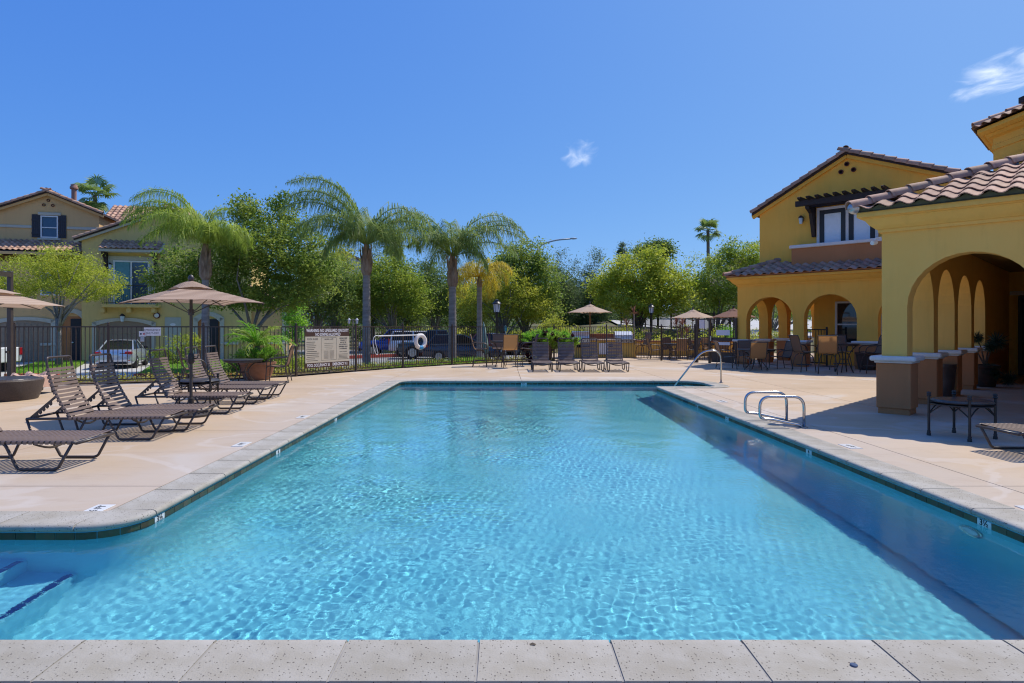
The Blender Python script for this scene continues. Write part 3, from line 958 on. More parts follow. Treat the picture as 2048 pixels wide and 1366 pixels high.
# back wall of the arcade with a blind-covered window
TB = 14.4
w0, w1, wz0, wz1 = -5.14, -3.5, .82, 2.5
mb = MB()
mb.box(((-5.94 + w0) / 2, TB + .1, 1.6), (w0 + 5.94, .2, 3.2)); mb.box(((w1 - .4) / 2, TB + .1, 1.6), (-.4 - w1, .2, 3.2))
mb.box(((w0 + w1) / 2, TB + .1, wz0 / 2), (w1 - w0, .2, wz0)); mb.box(((w0 + w1) / 2, TB + .1, (wz1 + 3.2) / 2), (w1 - w0, .2, 3.2 - wz1))
mb.box((-5.84, TB + 3.9, 1.6), (.2, 7.4, 3.2))
mb.build('wall', M['stucco_yellow_bounce'], club)
def window(parent, s0, s1, z0, z1, t, fr=.07, mull=(), rails=(), pane='pane_dark', frame_m='white_vinyl', blind=None, name='window', tr=.1):
    """a window in a wall facing -t; t is the wall face"""
    f = MB()
    f.box(((s0 + s1) / 2, t, z1 - fr / 2), (s1 - s0, tr, fr)); f.box(((s0 + s1) / 2, t, z0 + fr / 2), (s1 - s0, tr, fr))
    f.box((s0 + fr / 2, t, (z0 + z1) / 2), (fr, tr - .004, z1 - z0 - 2 * fr)); f.box((s1 - fr / 2, t, (z0 + z1) / 2), (fr, tr - .004, z1 - z0 - 2 * fr))
    for m_ in mull: f.box((m_, t, (z0 + z1) / 2), (fr * .8, tr - .012, z1 - z0 - 2 * fr))
    for r_ in rails: f.box(((s0 + s1) / 2, t, r_), (s1 - s0 - 2 * fr, tr - .02, fr * .8))
    w = f.build(name, M[frame_m], parent)
    p = MB(); p.box(((s0 + s1) / 2, t + .02, (z0 + z1) / 2), (s1 - s0 - fr, .01, z1 - z0 - fr)); p.build('pane', M[pane], w)
    if blind:
        b = MB(); k = int((z1 - z0 - 2 * fr) / .055)
        for q in range(k):
            zc = z0 + fr + (q + .5) * .055
            b.box(((s0 + s1) / 2, t + .01, zc), (s1 - s0 - 2 * fr, .006, .046))
        b.build('blind', M[blind], w)
    return w
window(club, w0, w1, wz0, wz1, TB - .02, mull=(-4.32,), rails=(1.6,), pane='pane_dark')
mb = MB()
for k in range(14): mb.box((-4.32, TB + .02, 1.72 + .05 * k), (1.45, .01, .012))
mb.build('blind', M['white_vinyl'], club)
# lower roof of the arcade
rl = MB()
TU = 13.3
zt = rz(TU - T0 + e)
rl.add([(-8.114 - e, T0 - e, rz(0)), (-.37, T0 - e, rz(0)), (-.37, TU + .02, zt), (-6.98, TU + .02, zt), (-7.6, TU + .02, rz(.87)), (-7.6, 22, rz(.87)), (-8.114 - e, 22, rz(0))],
       [(0, 1, 2, 3), (0, 3, 4), (0, 4, 5, 6)])
lr = rl.build('lower_roof', M['roof_felt'], club)
tile_roof(lr, (-8.114 - e + .02, T0 - e - .03, rz(0)), (1, 0, 0), (0, ns, SL * ns), 8.0, 1.5, keep=lambda p: (p.x + 8.114 + e) - (p.y - T0 + e) > .05 and not (p.x > -6.25 and p.y > 12.72))
tile_roof(lr, (-8.114 - e - .03, T0 + 4, rz(0)), (0, -1, 0), (ns, 0, SL * ns), 4.4, .9, keep=lambda p: (p.y - T0 + e) - (p.x + 8.114 + e) > .05)
ridge_line(lr, (-8.114 - e - .03, T0 - e - .03, rz(0) + .07), (-6.98, TU, zt + .07))
ec = MB()
ec.add([(-8.114 - .325, T0 - .325, 3.484), (-.37, T0 - .325, 3.484), (-.37, T0 - .325, 3.55), (-8.114 - .325, T0 - .325, 3.55)], [(0, 1, 2, 3)])
ec.build('eave_closure', M['stucco_brown'], club)
# upper storey with its gable
G0, GP, G1 = (-7.69, 6.21), (-4.40, 7.93), (1.0, 5.72)
mb = MB()
poly = [(G0[0], 3.6), (1.0, 3.6), G1, GP, G0]
n = len(poly)
vs_ = [(a, TU, b) for a, b in poly] + [(a, 23, b) for a, b in poly]
mb.add(vs_, [tuple(range(n)), tuple(range(n, 2 * n))[::-1]] + [(i, n + i, n + (i + 1) % n, (i + 1) % n) for i in range(n)])
mb.build('wall', M['stucco_yellow_bounce'], club)
ur = MB()
tf, tb = TU - .16, 23.2
def rp(a, b, over):                         # extend slope line beyond the wall by over
    d = (Vector(b) - Vector(a)).normalized(); q = Vector(a) - d * over; return (q.x, q.y)
L_, Rr = rp(G0, GP, .30), rp(G1, GP, .30)
for (a, b) in ((L_, GP), (GP, Rr)):
    ur.add([(a[0], tf, a[1] + .02), (b[0], tf, b[1] + .02), (b[0], tb, b[1] + .02), (a[0], tb, a[1] + .02), (a[0], tf, a[1] + .14), (b[0], tf, b[1] + .14), (b[0], tb, b[1] + .14), (a[0], tb, a[1] + .14)],
           [(0, 1, 2, 3), (7, 6, 5, 4), (0, 4, 5, 1), (1, 5, 6, 2), (2, 6, 7, 3), (3, 7, 4, 0)])
ro = ur.build('roof', M['roof_felt'], club)
ridge_line(ro, (L_[0], tf - .02, L_[1] + .13), (GP[0], tf - .02, GP[1] + .13), up=(0, -.25, 1), step=.37)
ridge_line(ro, (Rr[0], tf - .02, Rr[1] + .13), (GP[0] + .1, tf - .02, GP[1] + .10), up=(0, -.25, 1), step=.40)
ridge_line(ro, (GP[0], tf - .05, GP[1] + .2), (GP[0], 22, GP[1] + .2))
mb = MB()                                  # moulded barge along the rake
for (a, b) in ((L_, GP), (GP, Rr)):
    mb.bar((a[0], TU - .05, a[1] - .05), (b[0], TU - .05, b[1] - .05), .10, .13, up=(0, 0, 1))
mb.build('rake_trim', M['stucco_yellow_bounce'], club)
for (s, z) in ((-4.41, 7.60), (-4.61, 7.34), (-4.18, 7.35)):
    mb = MB(); Mx = Matrix.Translation((s, TU, z)) @ Matrix.Rotation(R(90), 4, 'X')
    mb.lathe([(.055, -.05), (.055, .05), (.085, .055), (.085, -.02)], 14, M=Mx)
    o = mb.build('vent_pipe', M['clay_pipe'], club, 40)
    mb = MB(); mb.lathe([(.056, .01), (0, .01)], 12, M=Mx); mb.build('opening', M['void_dark'], o)
# french doors with blinds
mb = MB()
for (a, b, z0, z1) in ((-5.46, -5.36, 3.9, 6.08), (-4.44, -4.34, 3.9, 5.98), (-3.46, -3.36, 3.9, 6.08), (-5.36, -3.46, 5.98, 6.08)):
    mb.box(((a + b) / 2, TU - .02, (z0 + z1) / 2), (b - a, .08, z1 - z0))
mb.build('door_frame', M['cap_white'], club)
for (a, b) in ((-5.355, -4.445), (-4.335, -3.465)):
    mb = MB()
    mb.box(((a + b) / 2, TU - .025, 5.90), (b - a, .05, .15)); mb.box((a + .08, TU - .025, 4.86), (.16, .049, 1.94)); mb.box((b - .08, TU - .025, 4.86), (.16, .049, 1.94))
    o = mb.build('french_door', M['frame_dark'], club)
    mb = MB(); mb.box(((a + b) / 2, TU - .012, 4.86), (b - a - .3, .01, 1.94)); mb.build('pane', M['blind'], o)
    mb = MB()
    for q in range(34): mb.box(((a + b) / 2, TU - .021, 3.95 + .055 * q), (b - a - .32, .004, .044))
    mb.build('blind', M['blind'], o)
# balcony parapet
mb = MB()
mb.box((-3.3, 12.77, 4.1), (5.8, .14, .86)); mb.box((-6.13, 13.07, 4.1), (.14, .46, .86))
pp = mb.build('balcony_parapet', M['stucco_brown'], club)
mb = MB(); mb.box((-3.3, 12.77, 4.595), (5.94, .26, .13), bev=.02); mb.box((-6.13, 13.09, 4.593), (.25, .4, .125)); mb.build('cap', M['cap_white'], pp)
# timber awning
aw = MB(); aw.box((-4.42, 12.5, 6.20), (3.1, .12, .2)); aw.box((-4.42, 13.24, 6.20), (2.9, .1, .16))
awn = aw.build('awning_beam', M['dark_wood'], club)
for k in range(10):
    s = -5.78 + .31 * k
    mb = MB()
    prof = [(13.28, 6.305), (13.28, 6.44), (12.35, 6.44), (12.20, 6.40), (12.24, 6.34), (12.38, 6.305)]
    mb.prism(prof, -.04, .04, M=frame((s, 0, 0), (0, 1, 0), (0, 0, 1), (1, 0, 0)))
    mb.build('rafter', M['dark_wood'], awn)
for s in (-5.56, -3.2):
    mb = MB()
    mb.prism([(13.29, 4.98), (13.29, 6.10), (12.55, 6.10), (12.55, 5.98), (12.85, 5.86), (13.18, 4.98)], -.06, .06, M=frame((s, 0, 0), (0, 1, 0), (0, 0, 1), (1, 0, 0)))
    mb.build('bracket', M['dark_wood'], awn)
def sconce(parent, s, t, z, k=1.0):
    mb = MB(); mb.box((s, t - .03 * k, z + .02 * k), (.07 * k, .06 * k, .10 * k)); mb.lathe([(.02 * k, .12 * k), (.06 * k, .08 * k), (.075 * k, .05 * k), (.07 * k, .05 * k)], 8, c=(s, t - .10 * k, z))
    o = mb.build('wall_lamp', M['dark_metal'], parent)
    mb = MB(); mb.lathe([(.035 * k, -.10 * k), (.06 * k, .05 * k)], 8, c=(s, t - .10 * k, z)); mb.build('lamp_glass', M['lamp_glass'], o)
sconce(club, -6.01, TU, 5.68, 1.5)
# black railing panel inside the arcade
mb = MB()
mb.box((-5.1, 13.25, .75), (.06, .06, 1.5)); mb.box((-6.3, 13.3, .75), (.05, .05, 1.5))
mb.box((-5.7, 13.27, 1.40), (1.2, .03, .04)); mb.box((-5.7, 13.27, .12), (1.2, .03, .04))
for k in range(11): mb.box((-6.2 + .1 * k, 13.27, .76), (.018, .018, 1.3))
rl_ = mb.build('railing_panel', M['dark_metal'], club)

# --- octagonal stair tower above the pavilion
TC, AP = Vector((14.9, 14.1)), 2.9
tow = empty('octagonal_tower', (TC.x, TC.y, 3.4))
tag(tow, 'yellow octagonal stair tower with moulded cornice rising behind the pavilion roof', 'tower')
def octo(r): return [(r / math.cos(R(22.5)) * math.cos(R(22.5 + 45 * k)), r / math.cos(R(22.5)) * math.sin(R(22.5 + 45 * k))) for k in range(8)]
mb = MB(); mb.prism(octo(AP), 0, 2.9); mb.build('wall', M['stucco_yellow_bounce'], tow)
prof = [(-.05, 2.42), (.025, 2.42), (.025, 2.53), (.006, 2.55), (.006, 2.70), (.10, 2.74), (.16, 2.80), (.2, 2.80), (.30, 2.86), (.30, 2.95), (-.05, 2.95)]
mb = MB()
rings = [[(x, y, z) for (x, y) in octo(AP + p)] for (p, z) in prof]
vs_ = [q for g in rings for q in g]; fs = []
for i in range(len(prof) - 1):
    for k in range(8): fs.append((i * 8 + k, i * 8 + (k + 1) % 8, (i + 1) * 8 + (k + 1) % 8, (i + 1) * 8 + k))
mb.add(vs_, fs); mb.build('cornice', M['stucco_yellow_bounce'], tow)
mb = MB(); a_ = octo(AP + .36); b_ = octo(1.5)
mb.add([(x, y, 2.95) for x, y in a_] + [(x, y, 2.95 + SL * (AP + .36 - 1.5)) for x, y in b_], [(k, (k + 1) % 8, 8 + (k + 1) % 8, 8 + k) for k in range(8)] + [tuple(range(8, 16))])
trf = mb.build('roof', M['roof_felt'], tow)
for k in (2, 3, 4):
    p, q = a_[k], a_[(k + 1) % 8]
    ex = (Vector((q[0], q[1], 0)) - Vector((p[0], p[1], 0))); W_ = ex.length; ex.normalize()
    inw = Vector((-ex.y, ex.x, 0)); ey = (inw + Vector((0, 0, SL))).normalized()
    mid = (Vector(p) + Vector(q)) / 2
    tile_roof(trf, Vector((p[0], p[1], 2.95)) - ey * .03, ex, ey, W_, 1.5, keep=lambda P_, e_=ex, m_=mid, w_=W_: abs((Vector((P_.x, P_.y)) - m_).dot(Vector((e_.x, e_.y)))) < w_ / 2 - .02 - .41 * max(0, (P_.z - 2.95) / SL))
    ridge_line(trf, (p[0], p[1], 3.02), (b_[k][0], b_[k][1], 3.02 + SL * (AP + .36 - 1.5)))
mb = MB(); mb.box((-AP + .01, .62, 1.72), (.1, .56, .62)); wn_ = mb.build('window', M['white_vinyl'], tow)
mb = MB(); mb.box((-AP - .045, .62, 1.72), (.012, .44, .50)); mb.build('pane', M['pane_blue'], wn_)
mb = MB()
mb.box((-AP - .02, .62, 2.09), (.14, .8, .09)); mb.box((-AP - .02, .96, 1.7), (.14, .10, .7)); mb.box((-AP - .02, .28, 1.7), (.14, .10, .7)); mb.build('window_trim', M['stucco_yellow_bounce'], tow)
# timber outlookers on the upper drum of the tower
mb = MB(); mb.prism(octo(1.55), 3.3, 5.4); mb.build('drum', M['stucco_yellow_bounce'], tow)
for (yy, z0, x0) in ((-1.05, 3.06, -3.42), (-.1, 3.12, -3.3)):
    mb = MB()
    mb.prism([(x0, z0 + .0), (x0, z0 + .13), (-1.4, z0 + .19), (-1.4, z0 - .10), (x0 + .62, z0 - .10), (x0 + .35, z0 - .02)], -.07, .07, M=frame((0, yy, 0), (1, 0, 0), (0, 0, 1), (0, -1, 0)))
    mb.build('outlooker', M['dark_wood'], tow)
mb = MB(); mb.bar((-3.25, -2.6, 3.36), (-3.25, -.75, 3.36), .12, .16); mb.build('outlooker', M['dark_wood'], tow)
# ---------------------------------------------------------------- pool fence, gate and what hangs on them
mat('fence_brown', (.060, .042, .033), .45, .15)
FENCE = [(-16.2, 15.55), (-14.4, 15.78), (-12.5, 16.02), (-10.33, 16.4), (-8.3, 17.36), (-6.25, 18.95), (-4.92, 21.0), (-3.64, 22.86), (-1.99, 24.7), (0, 26.4), (2.27, 27.6), (4.74, 28.5), (7.11, 28.0), (8.15, 26.5)]
fence = empty('pool_fence', (0, 0, 0))
tag(fence, 'dark brown steel picket fence curving along the far side of the pool deck', 'fence')
b = MB(); b.box((0, 0, .8), (.017, .017, 1.40)); PICK = b.mesh('picket', M['fence_brown'])
b = MB(); b.box((0, 0, .77), (.06, .06, 1.56)); b.lathe([(.035, 1.55), (.035, 1.57), (.018, 1.575), (.03, 1.60), (.02, 1.625), (0, 1.63)], 8); POST = b.mesh('post', M['fence_brown'])
for i, (p, q) in enumerate(zip(FENCE[:-1], FENCE[1:])):
    a, c = Vector(p + (0,)), Vector(q + (0,))
    d = c - a; L = d.length; u = d / L; ang = math.atan2(u.y, u.x)
    link('post', POST, fence, a, (0, 0, ang))
    mb = MB(); mb.bar(a + u * .03 + Vector((0, 0, 1.505)), c - u * .03 + Vector((0, 0, 1.505)), .036, .034); mb.build('rail', M['fence_brown'], fence)
    mb = MB(); mb.bar(a + u * .03 + Vector((0, 0, .115)), c - u * .03 + Vector((0, 0, .115)), .034, .030); mb.build('rail', M['fence_brown'], fence)
    k = int(round(L / .108))
    for j in range(1, k): link('picket', PICK, fence, a + u * (L * j / k), (0, 0, ang))
link('post', POST, fence, Vector(FENCE[-1] + (0,)))
# gate beside the clubhouse
ga, gb, gc = Vector((8.15, 26.5, 0)), Vector((8.62, 26.03, 0)), Vector((9.42, 25.25, 0))
gate = empty('pool_gate', gb)
tag(gate, 'tall dark steel pool gate with kick plate and push bar beside the clubhouse', 'gate')
def gp(p): return Vector(p) - gb
for p in (ga + Vector((.08, -.02, 0)), gb, gc): 
    mb = MB(); mb.box(gp(p) + Vector((0, 0, .93)), (.09, .09, 1.86), R(-45)); mb.build('post', M['fence_brown'], gate)
for (p, q, z0) in ((ga, gb, .12), (gb, gc, .45)):
    d = (q - p); L = d.length; u = d / L
    for z in (1.82, z0): 
        mb = MB(); mb.bar(gp(p) + u * .05 + Vector((0, 0, z)), gp(q) - u * .05 + Vector((0, 0, z)), .04, .04); mb.build('rail', M['fence_brown'], gate)
    k = int(L / .108)
    for j in range(1, k):
        mb = MB(); mb.box(gp(p + u * (L * j / k)) + Vector((0, 0, (1.82 + z0) / 2)), (.017, .017, 1.82 - z0 - .03), R(-45)); mb.build('picket', M['fence_brown'], gate)
u = (gc - gb).normalized(); nrm_ = Vector((-.7071, -.7071, 0))
mid = gp((gb + gc) / 2)
for nm, z, w, h, t in (('kick_plate', .24, .98, .40, .012), ('push_bar', 1.0, .98, .14, .05)):
    mb = MB(); mb.box((0, 0, 0), (w, t, h), bev=.004); o = mb.build(nm, M['fence_brown'], gate); o.matrix_local = frame(mid + Vector((0, 0, z)), u, -nrm_, (0, 0, 1))
mb = MB(); mb.box((0, 0, 0), (.07, .08, .2), bev=.01); o = mb.build('latch', M['steel'], gate); o.matrix_local = frame(gp(gb) + u * .08 + nrm_ * .05 + Vector((0, 0, 1.02)), u, -nrm_, (0, 0, 1))
mat('sign_white', (.74, .73, .72), .5, .03)
mat('sign_pink', (.74, .66, .64), .5, .03)
def board(name, label, p, ex, nz, w, h, m, cat='sign'):
    mb = MB(); mb.box((0, 0, 0), (w, h, .008), bev=.002)
    o = mb.build(name, m)
    o.matrix_world = frame(p, ex, (0, 0, 1), nz)
    return tag(o, label, cat)
c = (gb + gc) / 2 + nrm_ * .03
board('gate_sign', 'wide blank looking white notice on the pool gate above the push bar', c + Vector((.02, -.02, 1.27)), u, nrm_, .58, .22, M['sign_white'])
board('gate_sign', 'lower white notice on the pool gate just under the push bar', c + Vector((.02, -.02, .82)), u, nrm_, .58, .12, M['sign_white'])
board('fence_sign', 'narrow pinkish white notice on the fence panel next to the gate latch', (ga + gb) / 2 + nrm_ * .03 + Vector((0, 0, 1.62)), u, nrm_, .24, .36, M['sign_pink'])
# pool rules board
p, q = Vector((-6.25, 18.95, 0)), Vector((-4.92, 21.0, 0))
u = (q - p).normalized(); nz = Vector((u.y, -u.x, 0))
W_ = 1.80
o0 = p + u * (.128 * 2.444 + W_ / 2) + nz * .035
mat('sign_brown', (.075, .038, .028), .5, .08); mat('sign_cream', (.56, .50, .38), .6, .04); mat('print_dark', (.06, .055, .05), .7); mat('print_white', (.80, .79, .80), .6, .02)
sg = empty('pool_rules_sign', o0); sg.matrix_world = frame(o0, u, (0, 0, 1), nz)
tag(sg, 'large brown and cream pool rules board fixed to the fence', 'sign')
for nm, z0, z1, m in (('header_panel', 1.205, 1.455, 'sign_brown'), ('rules_panel', .385, 1.202, 'sign_cream'), ('footer_panel', .225, .382, 'sign_brown')):
    mb = MB(); mb.box((0, (z0 + z1) / 2, 0), (W_, z1 - z0, .012)); mb.build(nm, M[m], sg)
def wr(s, x, z, size, m='print_dark', bold=True, align='CENTER', sx=1.0): lettering(s, size, M[m], sg, Matrix.Translation((x, z, .0075)), .0006, align, bold, 'lettering', sx)
wr('WARNING: NO LIFEGUARD ON DUTY', 0, 1.385, .135, 'print_white', sx=.74)
wr('NO DIVING ALLOWED', 0, 1.262, .135, 'print_white', sx=.74)
wr('POOL OCCUPANCY 55', -.38, .302, .13, 'print_white', sx=.66)
wr('EMERGENCY 911', .50, .302, .13, 'print_white', sx=.66)
wr('POOL RULES', -.62, 1.12, .082, bold=False, sx=.9)
wr('SAVING A LIFE', .03, 1.11, .062, bold=False, sx=.9)
for k, s in enumerate(('CHILDREN UNDER', 'THE AGE OF 14', 'MAY NOT USE', 'POOL WITHOUT A', 'RESPONSIBLE ADULT', 'IN ATTENDANCE')): wr(s, .635, 1.135 - .068 * k, .056, sx=.72)
wr('POOL HOURS', .635, .70, .05, bold=False)
fp = MB(); rr = random.Random(4)
for k in range(11):
    ln = rr.uniform(.28, .52); fp.box((-.86 + ln / 2 + (.03 if k in (3, 5, 8, 10) else 0), 1.03 - .058 * k, .0066), (ln, .016, .001))
for k in range(5): fp.box((.63, .62 - .04 * k, .0066), (rr.uniform(.35, .48), .013, .001))
for k in range(4): fp.box((.03, .98 - .06 * k, .0066), (rr.uniform(.2, .4), .009, .001))
for k in range(9):
    for x in (-.08, .15): fp.box((x, .74 - .03 * k, .0066), (.19, .008, .001))
fp.build('small_print', M['print_dark'], sg)
fr = MB()
for (x, y, w, h) in ((.03, 1.16, .62, .008), (.03, .45, .62, .008), (-.28, .805, .008, .71), (.34, .805, .008, .71)): fr.box((x, y, .0068), (w, h, .0016))
fr.build('print_border', M['print_dark'], sg)
# emergency shut-off
p, q = Vector((-10.33, 16.4, 0)), Vector((-8.3, 17.36, 0))
u = (q - p).normalized(); nz = Vector((u.y, -u.x, 0))
def on(x_px, z): 
    k = (x_px - 1005) / F; t = (p.x - k * p.y) / (k * u.y - u.x); return p + u * t + nz * .035 + Vector((0, 0, z))
es = board('shutoff_sign', 'white EMERGENCY SHUT-OFF plate on the fence left of the striped umbrella pole', on(305, 1.375), u, nz, .40, .22, M['sign_white'])
lettering('EMERGENCY', .078, M['print_dark'], es, Matrix.Translation((0, .042, .005)), .0006, sx=.85)
lettering('SHUT-OFF', .078, M['print_dark'], es, Matrix.Translation((0, -.045, .005)), .0006, sx=.85)
mat('button_red', (.55, .03, .05), .4); 
eb = board('shutoff_switch', 'small white switch plate with black and red buttons beside the shut-off sign', on(285, 1.315), u, nz, .16, .14, M['sign_white'], 'switch')
for x, m in ((-.035, 'marker_black'), (.035, 'button_red')):
    mb = MB(); mb.lathe([(.022, .003), (.02, .014), (0, .016)], 12, c=(x, 0, 0)); mb.build('button', M[m], eb, 40)
mat('box_grey', (.40, .45, .48), .5)
mb = MB(); mb.box((0, 0, 0), (.09, .12, .06), bev=.006); mb.box((0, .005, .032), (.03, .04, .01))
cb = mb.build('call_box', M['box_grey']); cb.matrix_world = frame(on(285, 1.17), u, (0, 0, 1), nz); tag(cb, 'little grey control box under the black and red switch plate', 'control box')
# life ring and shepherd's hook
p, q = Vector((-3.64, 22.86, 0)), Vector((-1.99, 24.7, 0))
u = (q - p).normalized(); nz = Vector((u.y, -u.x, 0))
mat('ring_white', (.74, .70, .64), .6, .05); mat('ring_blue', (.05, .30, .55), .6)
lr_ = empty('life_ring', on(838, .96)); lr_.matrix_world = frame(on(838, .96) + nz * .05, u, (0, 0, 1), nz)
tag(lr_, 'white life ring with a blue band hung on the fence', 'life ring')
mb = MB(); mb.tube([(.225 * math.cos(2 * math.pi * k / 28), .225 * math.sin(2 * math.pi * k / 28), 0) for k in range(28)], .075, 10, closed=True); mb.build('ring', M['ring_white'], lr_, True)
mb = MB(); mb.tube([(.225 * math.cos(R(a)), .225 * math.sin(R(a)), 0) for a in range(-112, -66, 9)], .08, 10, caps=False); mb.build('band', M['ring_blue'], lr_, True)
mb = MB(); mb.tube([(.305 * math.cos(2 * math.pi * k / 28), .305 * math.sin(2 * math.pi * k / 28), .02 * math.sin(6 * math.pi * k / 14)) for k in range(28)], .008, 5, closed=True); mb.build('rope', M['ring_white'], lr_)
a, c = Vector((-4.35, 21.75, 1.19)) + nz * .06, on(836, 1.2) + nz * .05
mat('hook_white', (.72, .73, .72), .35)
hk = empty('rescue_hook', a); tag(hk, 'white rescue pole with a looped hook resting along the fence', 'rescue hook')
mb = MB(); mb.tube([Vector((0, 0, 0)), c - a], .022, 8); mb.build('pole', M['hook_white'], hk)
w = (c - a).normalized()
lp = [(0, 0), (-.12, .02), (-.22, -.05), (-.26, -.2), (-.2, -.45), (-.12, -.62), (-.05, -.66), (-.02, -.60), (-.06, -.45), (-.14, -.22), (-.14, -.12)]
mb = MB(); mb.tube(fillet([w * x_ + Vector((0, 0, z_)) for x_, z_ in lp], .08, 3), .013, 6); mb.build('hook', M['hook_white'], hk, True)
# ---------------------------------------------------------------- the two houses across the street
stucco('stucco_tan', (.66, .41, .18), (.70, .45, .20)); stucco('stucco_olive', (.66, .475, .17), (.70, .52, .20))
stucco('trim_pale', (.50, .47, .37), (.54, .51, .41))
mat('garage_door', (.29, .215, .145), .6, .06); mat('shutter_slate', (.035, .035, .042), .6, .15); mat('door_black', (.012, .012, .018), .4)
mat('door_pale', (.42, .43, .36), .5, .05); mat('blind_teal', (.12, .30, .32), .5, .1)
HA = Vector((-26.2, 38.0, -.6)); HR = R(14)
ch, sh_ = math.cos(HR), math.sin(HR)
def hu(x, v=0.0):
    k = (x - 1005) / F
    return (k * (HA.y + ch * v) - HA.x + sh_ * v) / (ch - sh_ * k)
def hz(y, u, v=0.0): return EYE + (654 - y) * (HA.y + sh_ * u + ch * v) / F - HA.z
h1 = empty('tan_house', HA, HR); tag(h1, 'tan stucco house with a dark shuttered gable window and tiled lower roof', 'house')
h2 = empty('olive_house', HA, HR); tag(h2, 'olive stucco house with an awning over a balcony door and arched garage', 'house')
def gable(parent, name, m, poly, v0, v1):
    n = len(poly)
    mb = MB(); vs_ = [(a, v0, b) for a, b in poly] + [(a, v1, b) for a, b in poly]
    mb.add(vs_, [tuple(range(n)), tuple(range(n, 2 * n))[::-1]] + [(i, n + i, n + (i + 1) % n, (i + 1) % n) for i in range(n)])
    return mb.build(name, m, parent)
def gable_roof(parent, a, p, b, v0, v1, over=.35, rake=True):
    mb = MB()
    L_, Rr = rp(a, p, over), rp(b, p, over)
    for (q0, q1) in ((L_, p), (p, Rr)):
        mb.add([(q0[0], v0, q0[1] + .02), (q1[0], v0, q1[1] + .02), (q1[0], v1, q1[1] + .02), (q0[0], v1, q0[1] + .02), (q0[0], v0, q0[1] + .15), (q1[0], v0, q1[1] + .15), (q1[0], v1, q1[1] + .15), (q0[0], v1, q0[1] + .15)],
               [(0, 1, 2, 3), (7, 6, 5, 4), (0, 4, 5, 1), (1, 5, 6, 2), (2, 6, 7, 3), (3, 7, 4, 0)])
    r_ = mb.build('roof', M['roof_felt'], parent)
    ridge_line(r_, (L_[0], v0 - .02, L_[1] + .14), (p[0], v0 - .02, p[1] + .14), up=(0, -.25, 1))
    ridge_line(r_, (Rr[0], v0 - .02, Rr[1] + .14), (p[0], v0 - .02, p[1] + .14), up=(0, -.25, 1))
    ridge_line(r_, (p[0], v0 - .05, p[1] + .2), (p[0], v1, p[1] + .2))
    mb = MB()
    for (q0, q1) in ((L_, p), (p, Rr)): mb.bar((q0[0], v0 + .1, q0[1] - .05), (q1[0], v0 + .1, q1[1] - .05), .08, .14)
    mb.build('rake_trim', M['trim_pale'] if parent is h2 else M['stucco_tan'], parent)
    return r_
# tan house: upper gable set back, tiled lower roof, plain ground floor
V1 = 1.2
uP = hu(98, V1); uR = hu(198, V1); uL = uP - (uR - uP) * 1.15
zP = hz(388, uP, V1); zR = hz(428, uR, V1); zL = zP - (zP - zR) / (uR - uP) * (uP - uL)
gable(h1, 'wall', M['stucco_tan'], [(uL, 5.5), (uR, 5.5), (uR, zR), (uP, zP), (uL, zL)], V1, 9)
gable_roof(h1, (uL, zL), (uP, zP), (uR, zR), V1 - .3, 9.2)
a, b, z0, z1 = hu(82, V1), hu(117, V1), hz(476, -1.6, V1), hz(432, -1.6, V1)
window(h1, a, b, z0, z1, V1 - .03, fr=.07, rails=((z0 + z1) / 2 - .05,), pane='pane_blue')
for (c, d) in ((hu(64, V1), hu(81, V1)), (hu(117.5, V1), hu(133, V1))):
    mb = MB()
    for k in range(4): mb.box((c + (d - c) * (k + .5) / 4, V1 - .03, (z0 + z1) / 2 + .04), ((d - c) / 4 - .012, .05, z1 - z0 + .05))
    o = mb.build('shutter', M['shutter_slate'], h1)
    for q in (.2, .8): 
        mb = MB(); mb.box(((c + d) / 2, V1 - .065, z0 + (z1 - z0) * q), (d - c, .03, .12)); mb.build('batten', M['shutter_slate'], o)
mb = MB(); mb.box(((a + b) / 2, V1 - .04, z1 + .12), (b - a + .3, .10, .18), bev=.02); mb.build('lintel', M['trim_pale'], h1)
mb = MB(); mb.box(((a + b) / 2, V1 - .06, z0 - .08), (b - a + .3, .16, .12), bev=.02); mb.build('sill', M['trim_pale'], h1)
zb = hz(455, -1.6, V1)
for (c, d) in ((uL, hu(64, V1)), (hu(134, V1), uR + .04)):
    mb = MB(); mb.box(((c + d) / 2, V1 - .03, zb), (d - c, .07, .17), bev=.02); mb.build('band', M['trim_pale'], h1)
for (x, y) in ((97, 401), (88, 410), (106, 411)):
    uu = hu(x, V1); mb = MB(); Mx = Matrix.Translation((uu, V1, hz(y, uu, V1))) @ Matrix.Rotation(R(90), 4, 'X'); mb.lathe([(.06, -.05), (.06, .06), (.09, .06), (.09, -.02)], 12, M=Mx); mb.build('vent_pipe', M['clay_pipe'], h1, 40)
mb = MB(); mb.box((-3.4, 3, 3.0), (8.0, 6.0, 6.0)); mb.build('wall', M['stucco_tan'], h1)
ze, zt_ = hz(502, -2, -.4), hz(482, -2, V1)
mb = MB(); mb.add([(-7.6, -.45, ze), (.62, -.45, ze), (.62, V1, zt_), (-7.6, V1, zt_), (-7.6, -.45, ze - .12), (.62, -.45, ze - .12), (.62, V1, ze - .12), (-7.6, V1, ze - .12)], [(0, 1, 2, 3), (0, 4, 5, 1), (1, 5, 6, 2), (4, 7, 6, 5)])
lr = mb.build('lower_roof', M['roof_felt'], h1)
dd = Vector((0, V1 + .45, zt_ - ze)); tile_roof(lr, (-5.6, -.48, ze), (1, 0, 0), dd, 6.3, dd.length - .1)
mb = MB(); mb.box((-3.5, -.45, ze - .13), (8.2, .12, .16)); mb.build('fascia', M['stucco_tan'], h1)
